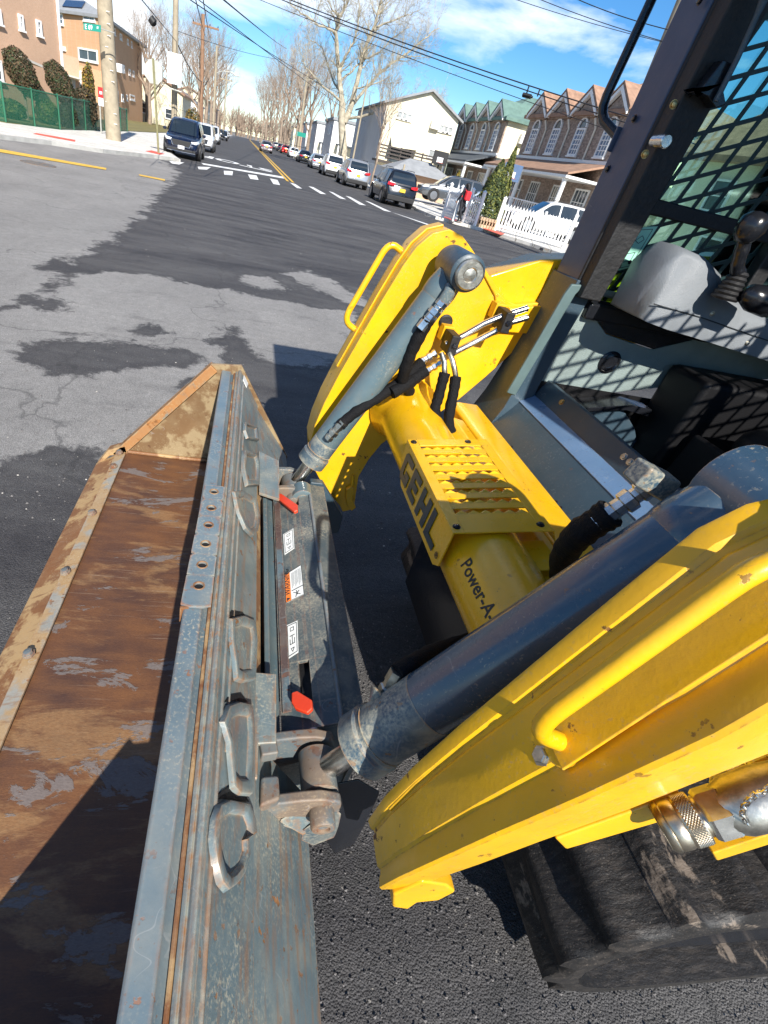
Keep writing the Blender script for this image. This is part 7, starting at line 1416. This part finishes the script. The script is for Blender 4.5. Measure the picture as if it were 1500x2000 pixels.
# overhead wires
wg = 'overhead cables across the street'; wi = 0
def cable(a, c, r, lb, sag=.3, n=14):
    b = MB(); P_ = []
    for k in range(n+1): t_ = k/n; q = a.lerp(c, t_); q.z -= sag*4*t_*(1-t_); P_.append(q)
    o = b.tube(P_, r*.72, 5).build('overhead_cable', M['wire']); tag(o, lb, 'cable', wg)
cable(oY(480,-36,26), oY(1360,268,15), .022, 'thick black cable crossing the sky above the big tree, upper of a pair', .15); cable(oY(480,-30,26), oY(1360,282,15), .020, 'thick black cable crossing the sky above the big tree, lower of a pair', .15)
cable(oY(455,-22,34), oY(1250,275,20), .016, 'thin cable just under the thick pair across the big tree', .1)
cable(oY(360,-8,16), oY(690,190,80), .016, 'cable running from top left towards the far trees, upper one', .3); cable(oY(370,-14,17), oY(740,250,100), .016, 'cable running from top left down past the far tree row, lower one', .3)
cable(oY(265,-15,18), oY(345,82,44), .022, 'cable with a round splice that falls to the pole by the white board', .0); cable(oY(345,82,44), oY(394,160,70), .05, 'cable from the white board pole to the brown pole', .3)
cable(oY(345,60,44), oY(560,118,70), .02, 'thin cable crossing the sky from the white board pole to the right', .2)
cable(oY(380,-10,20), oY(403,75,70), .025, 'steep thin cable down to the crossarm, left one', .1); cable(oY(395,-12,20), oY(411,78,70), .025, 'steep thin cable down to the crossarm, right one', .1)
cable(oY(425,-10,18), oY(560,95,110), .03, 'thin cable fanning from the top towards the far right trees', .1)
cable(oY(1010,-20,18), oY(1300,82,16), .012, 'thin cable meeting the pole behind the cab, upper of three', .05); cable(oY(1100,-14,18), oY(1305,58,16), .014, 'thin cable meeting the pole behind the cab, topmost of three', .05); cable(oY(940,-25,18), oY(1302,84,16), .010, 'thin cable meeting the pole behind the cab, lowest of three', .05)
cable(oY(330,205,95), oY(600,290,60), .025, 'low cable sagging over the far end of the street', .3)
a = oY(1021,185,18.3); c = oY(1053,193,18); t = thing('cable_splice_box', 'black splice box hanging under the thick cable beside the cab', 'cable box', tuple(a), 0, world=True); MB().tube_rings(a, c-a, [(0,.07),(.02,.11),(.50,.11),(.52,.07),(.6,.05)], 14).build('case', M['carblack'], t, smooth=40); MB().tube([a+V(.1,0,.05), a+V(.1,0,.22)], .02, 6).build('hanger', M['wire'], t); MB().tube([a+V(.45,0,.05), a+V(.45,0,.2)], .02, 6).build('hanger', M['wire'], t)
a = oY(299,41,21); t = thing('cable_splice_box', 'round black splice on the cable above the orange brick building', 'cable box', tuple(a), 0); MB().tube_rings(V(-.09,0,.06), V(.7,0,-.6), [(0,.04),(.02,.11),(.17,.12),(.23,.05)], 14).build('case', M['carblack'], t, smooth=50)
t = thing('street_lamp', 'curved street lamp arm on the thin left pole', 'street lamp', (-6.1,84,7.0), 0); MB().tube([V(0,0,0), V(.8,0,.35), V(1.8,0,.45), V(2.4,0,.3)], .06, 6).build('arm', M['galv'], t); MB().box(2.2,2.9,-.12,.12,.2,.34).build('lamp_head', M['galv'], t, bevel=.03)
# =================================================================== the walking person
pp = oZ(892,435,.13); pr = thing('person', 'person in black with a red backpack walking away along the white fence', 'person', (pp.x, pp.y, .13), math.radians(25))
def skinmesh(verts, edges, radii, name, mat, par, subd=2):
    me = bpy.data.meshes.new(name); me.from_pydata(verts, edges, []); me.update(); o = bpy.data.objects.new(name, me); C.objects.link(o)
    md = o.modifiers.new('skin', 'SKIN'); sv = me.skin_vertices[0].data if me.skin_vertices else None
    if sv is None:
        bm = bmesh.new(); bm.from_mesh(me); bm.verts.layers.skin.verify(); bm.to_mesh(me); bm.free(); sv = me.skin_vertices[0].data
    for i, r in enumerate(radii): sv[i].radius = (r, r) if not isinstance(r, tuple) else r; sv[i].use_root = (i == 0)
    s2 = o.modifiers.new('sub', 'SUBSURF'); s2.levels = subd; s2.render_levels = subd
    me.materials.append(mat); o.parent = par; return o
vs = [(0,0,.93),(0,0,1.10),(0,.0,1.28),(0,.01,1.40),(0,.03,1.47),(.01,.05,1.58), (.09,0,.88),(.10,.13,.52),(.09,.03,.12),(.09,.13,.05), (-.09,0,.88),(-.10,-.10,.52),(-.10,-.34,.16),(-.10,-.28,.06), (.17,.0,1.36),(.21,-.05,1.12),(.20,.06,.90),(.19,.10,.82), (-.17,0,1.36),(-.22,.04,1.12),(-.21,.18,.95),(-.20,.23,.89)]
es = [(0,1),(1,2),(2,3),(3,4),(4,5),(0,6),(6,7),(7,8),(8,9),(0,10),(10,11),(11,12),(12,13),(3,14),(14,15),(15,16),(16,17),(3,18),(18,19),(19,20),(20,21)]
rd = [(.15,.11),(.125,.09),(.15,.10),(.12,.08),.05,(.085,.10),.095,.065,.045,.035,.095,.065,.045,.035,.06,.045,.035,.03,.06,.045,.035,.03]
skinmesh(vs, es, rd, 'body', M['cloth_black'], pr)
hd_ = MB(); hd_.tube_rings(V(.01,.0,1.50), V(0,.0,1), [(0,.04),(.02,.075),(.07,.105),(.13,.11),(.17,.085),(.195,.03)], 16); hd_.build('hair', M['hair'], pr, smooth=60, subd=1)
fc = MB(); fc.tube_rings(V(.01,.09,1.50), V(0,.05,1), [(0,.03),(.03,.055),(.08,.065),(.12,.05),(.14,.02)], 12); fc.build('face', M['skin'], pr, smooth=60)
hb = MB(); hb.tube([(0,-.06,1.60),(0,-.10,1.48),(0,-.11,1.36),(0,-.10,1.27)], [.08,.08,.07,.03], 10); hb.build('long_hair', M['hair'], pr, smooth=60)
MB().box(-.15,.15,-.28,-.09,.98,1.38).build('backpack', M['cloth_red'], pr, bevel=.06, seg=3)
for s in (-1,1): MB().tube([(s*.10,-.12,1.36),(s*.11,.02,1.43),(s*.11,.11,1.30),(s*.12,.06,1.08)], .022, 6).build('backpack_strap', M['cloth_red'], pr)
for x, y, z in ((.09,.10,.045),(-.10,-.30,.075)): MB().box(x-.045, x+.045, y-.12, y+.14, z-.045, z+.03).build('shoe', M['shoe'], pr, bevel=.025)
for x, y, z in ((.19,.11,.80),(-.20,.24,.87)):
    h_ = MB(); h_.tube([(x,y-.01,z+.04),(x,y,z),(x,y+.01,z-.04)], [.022,.032,.026], 8)
    for k in range(4): h_.tube([(x,y-.022+k*.015,z-.03),(x-.004,y-.022+k*.017,z-.065),(x-.012,y-.018+k*.017,z-.09+.006*abs(k-1.5))], [.008,.0075,.006], 6)
    h_.tube([(x,y+.025,z),(x-.006,y+.045,z-.025),(x-.008,y+.05,z-.05)], [.009,.008,.006], 6); h_.build('hand', M['skin'], pr, smooth=60)
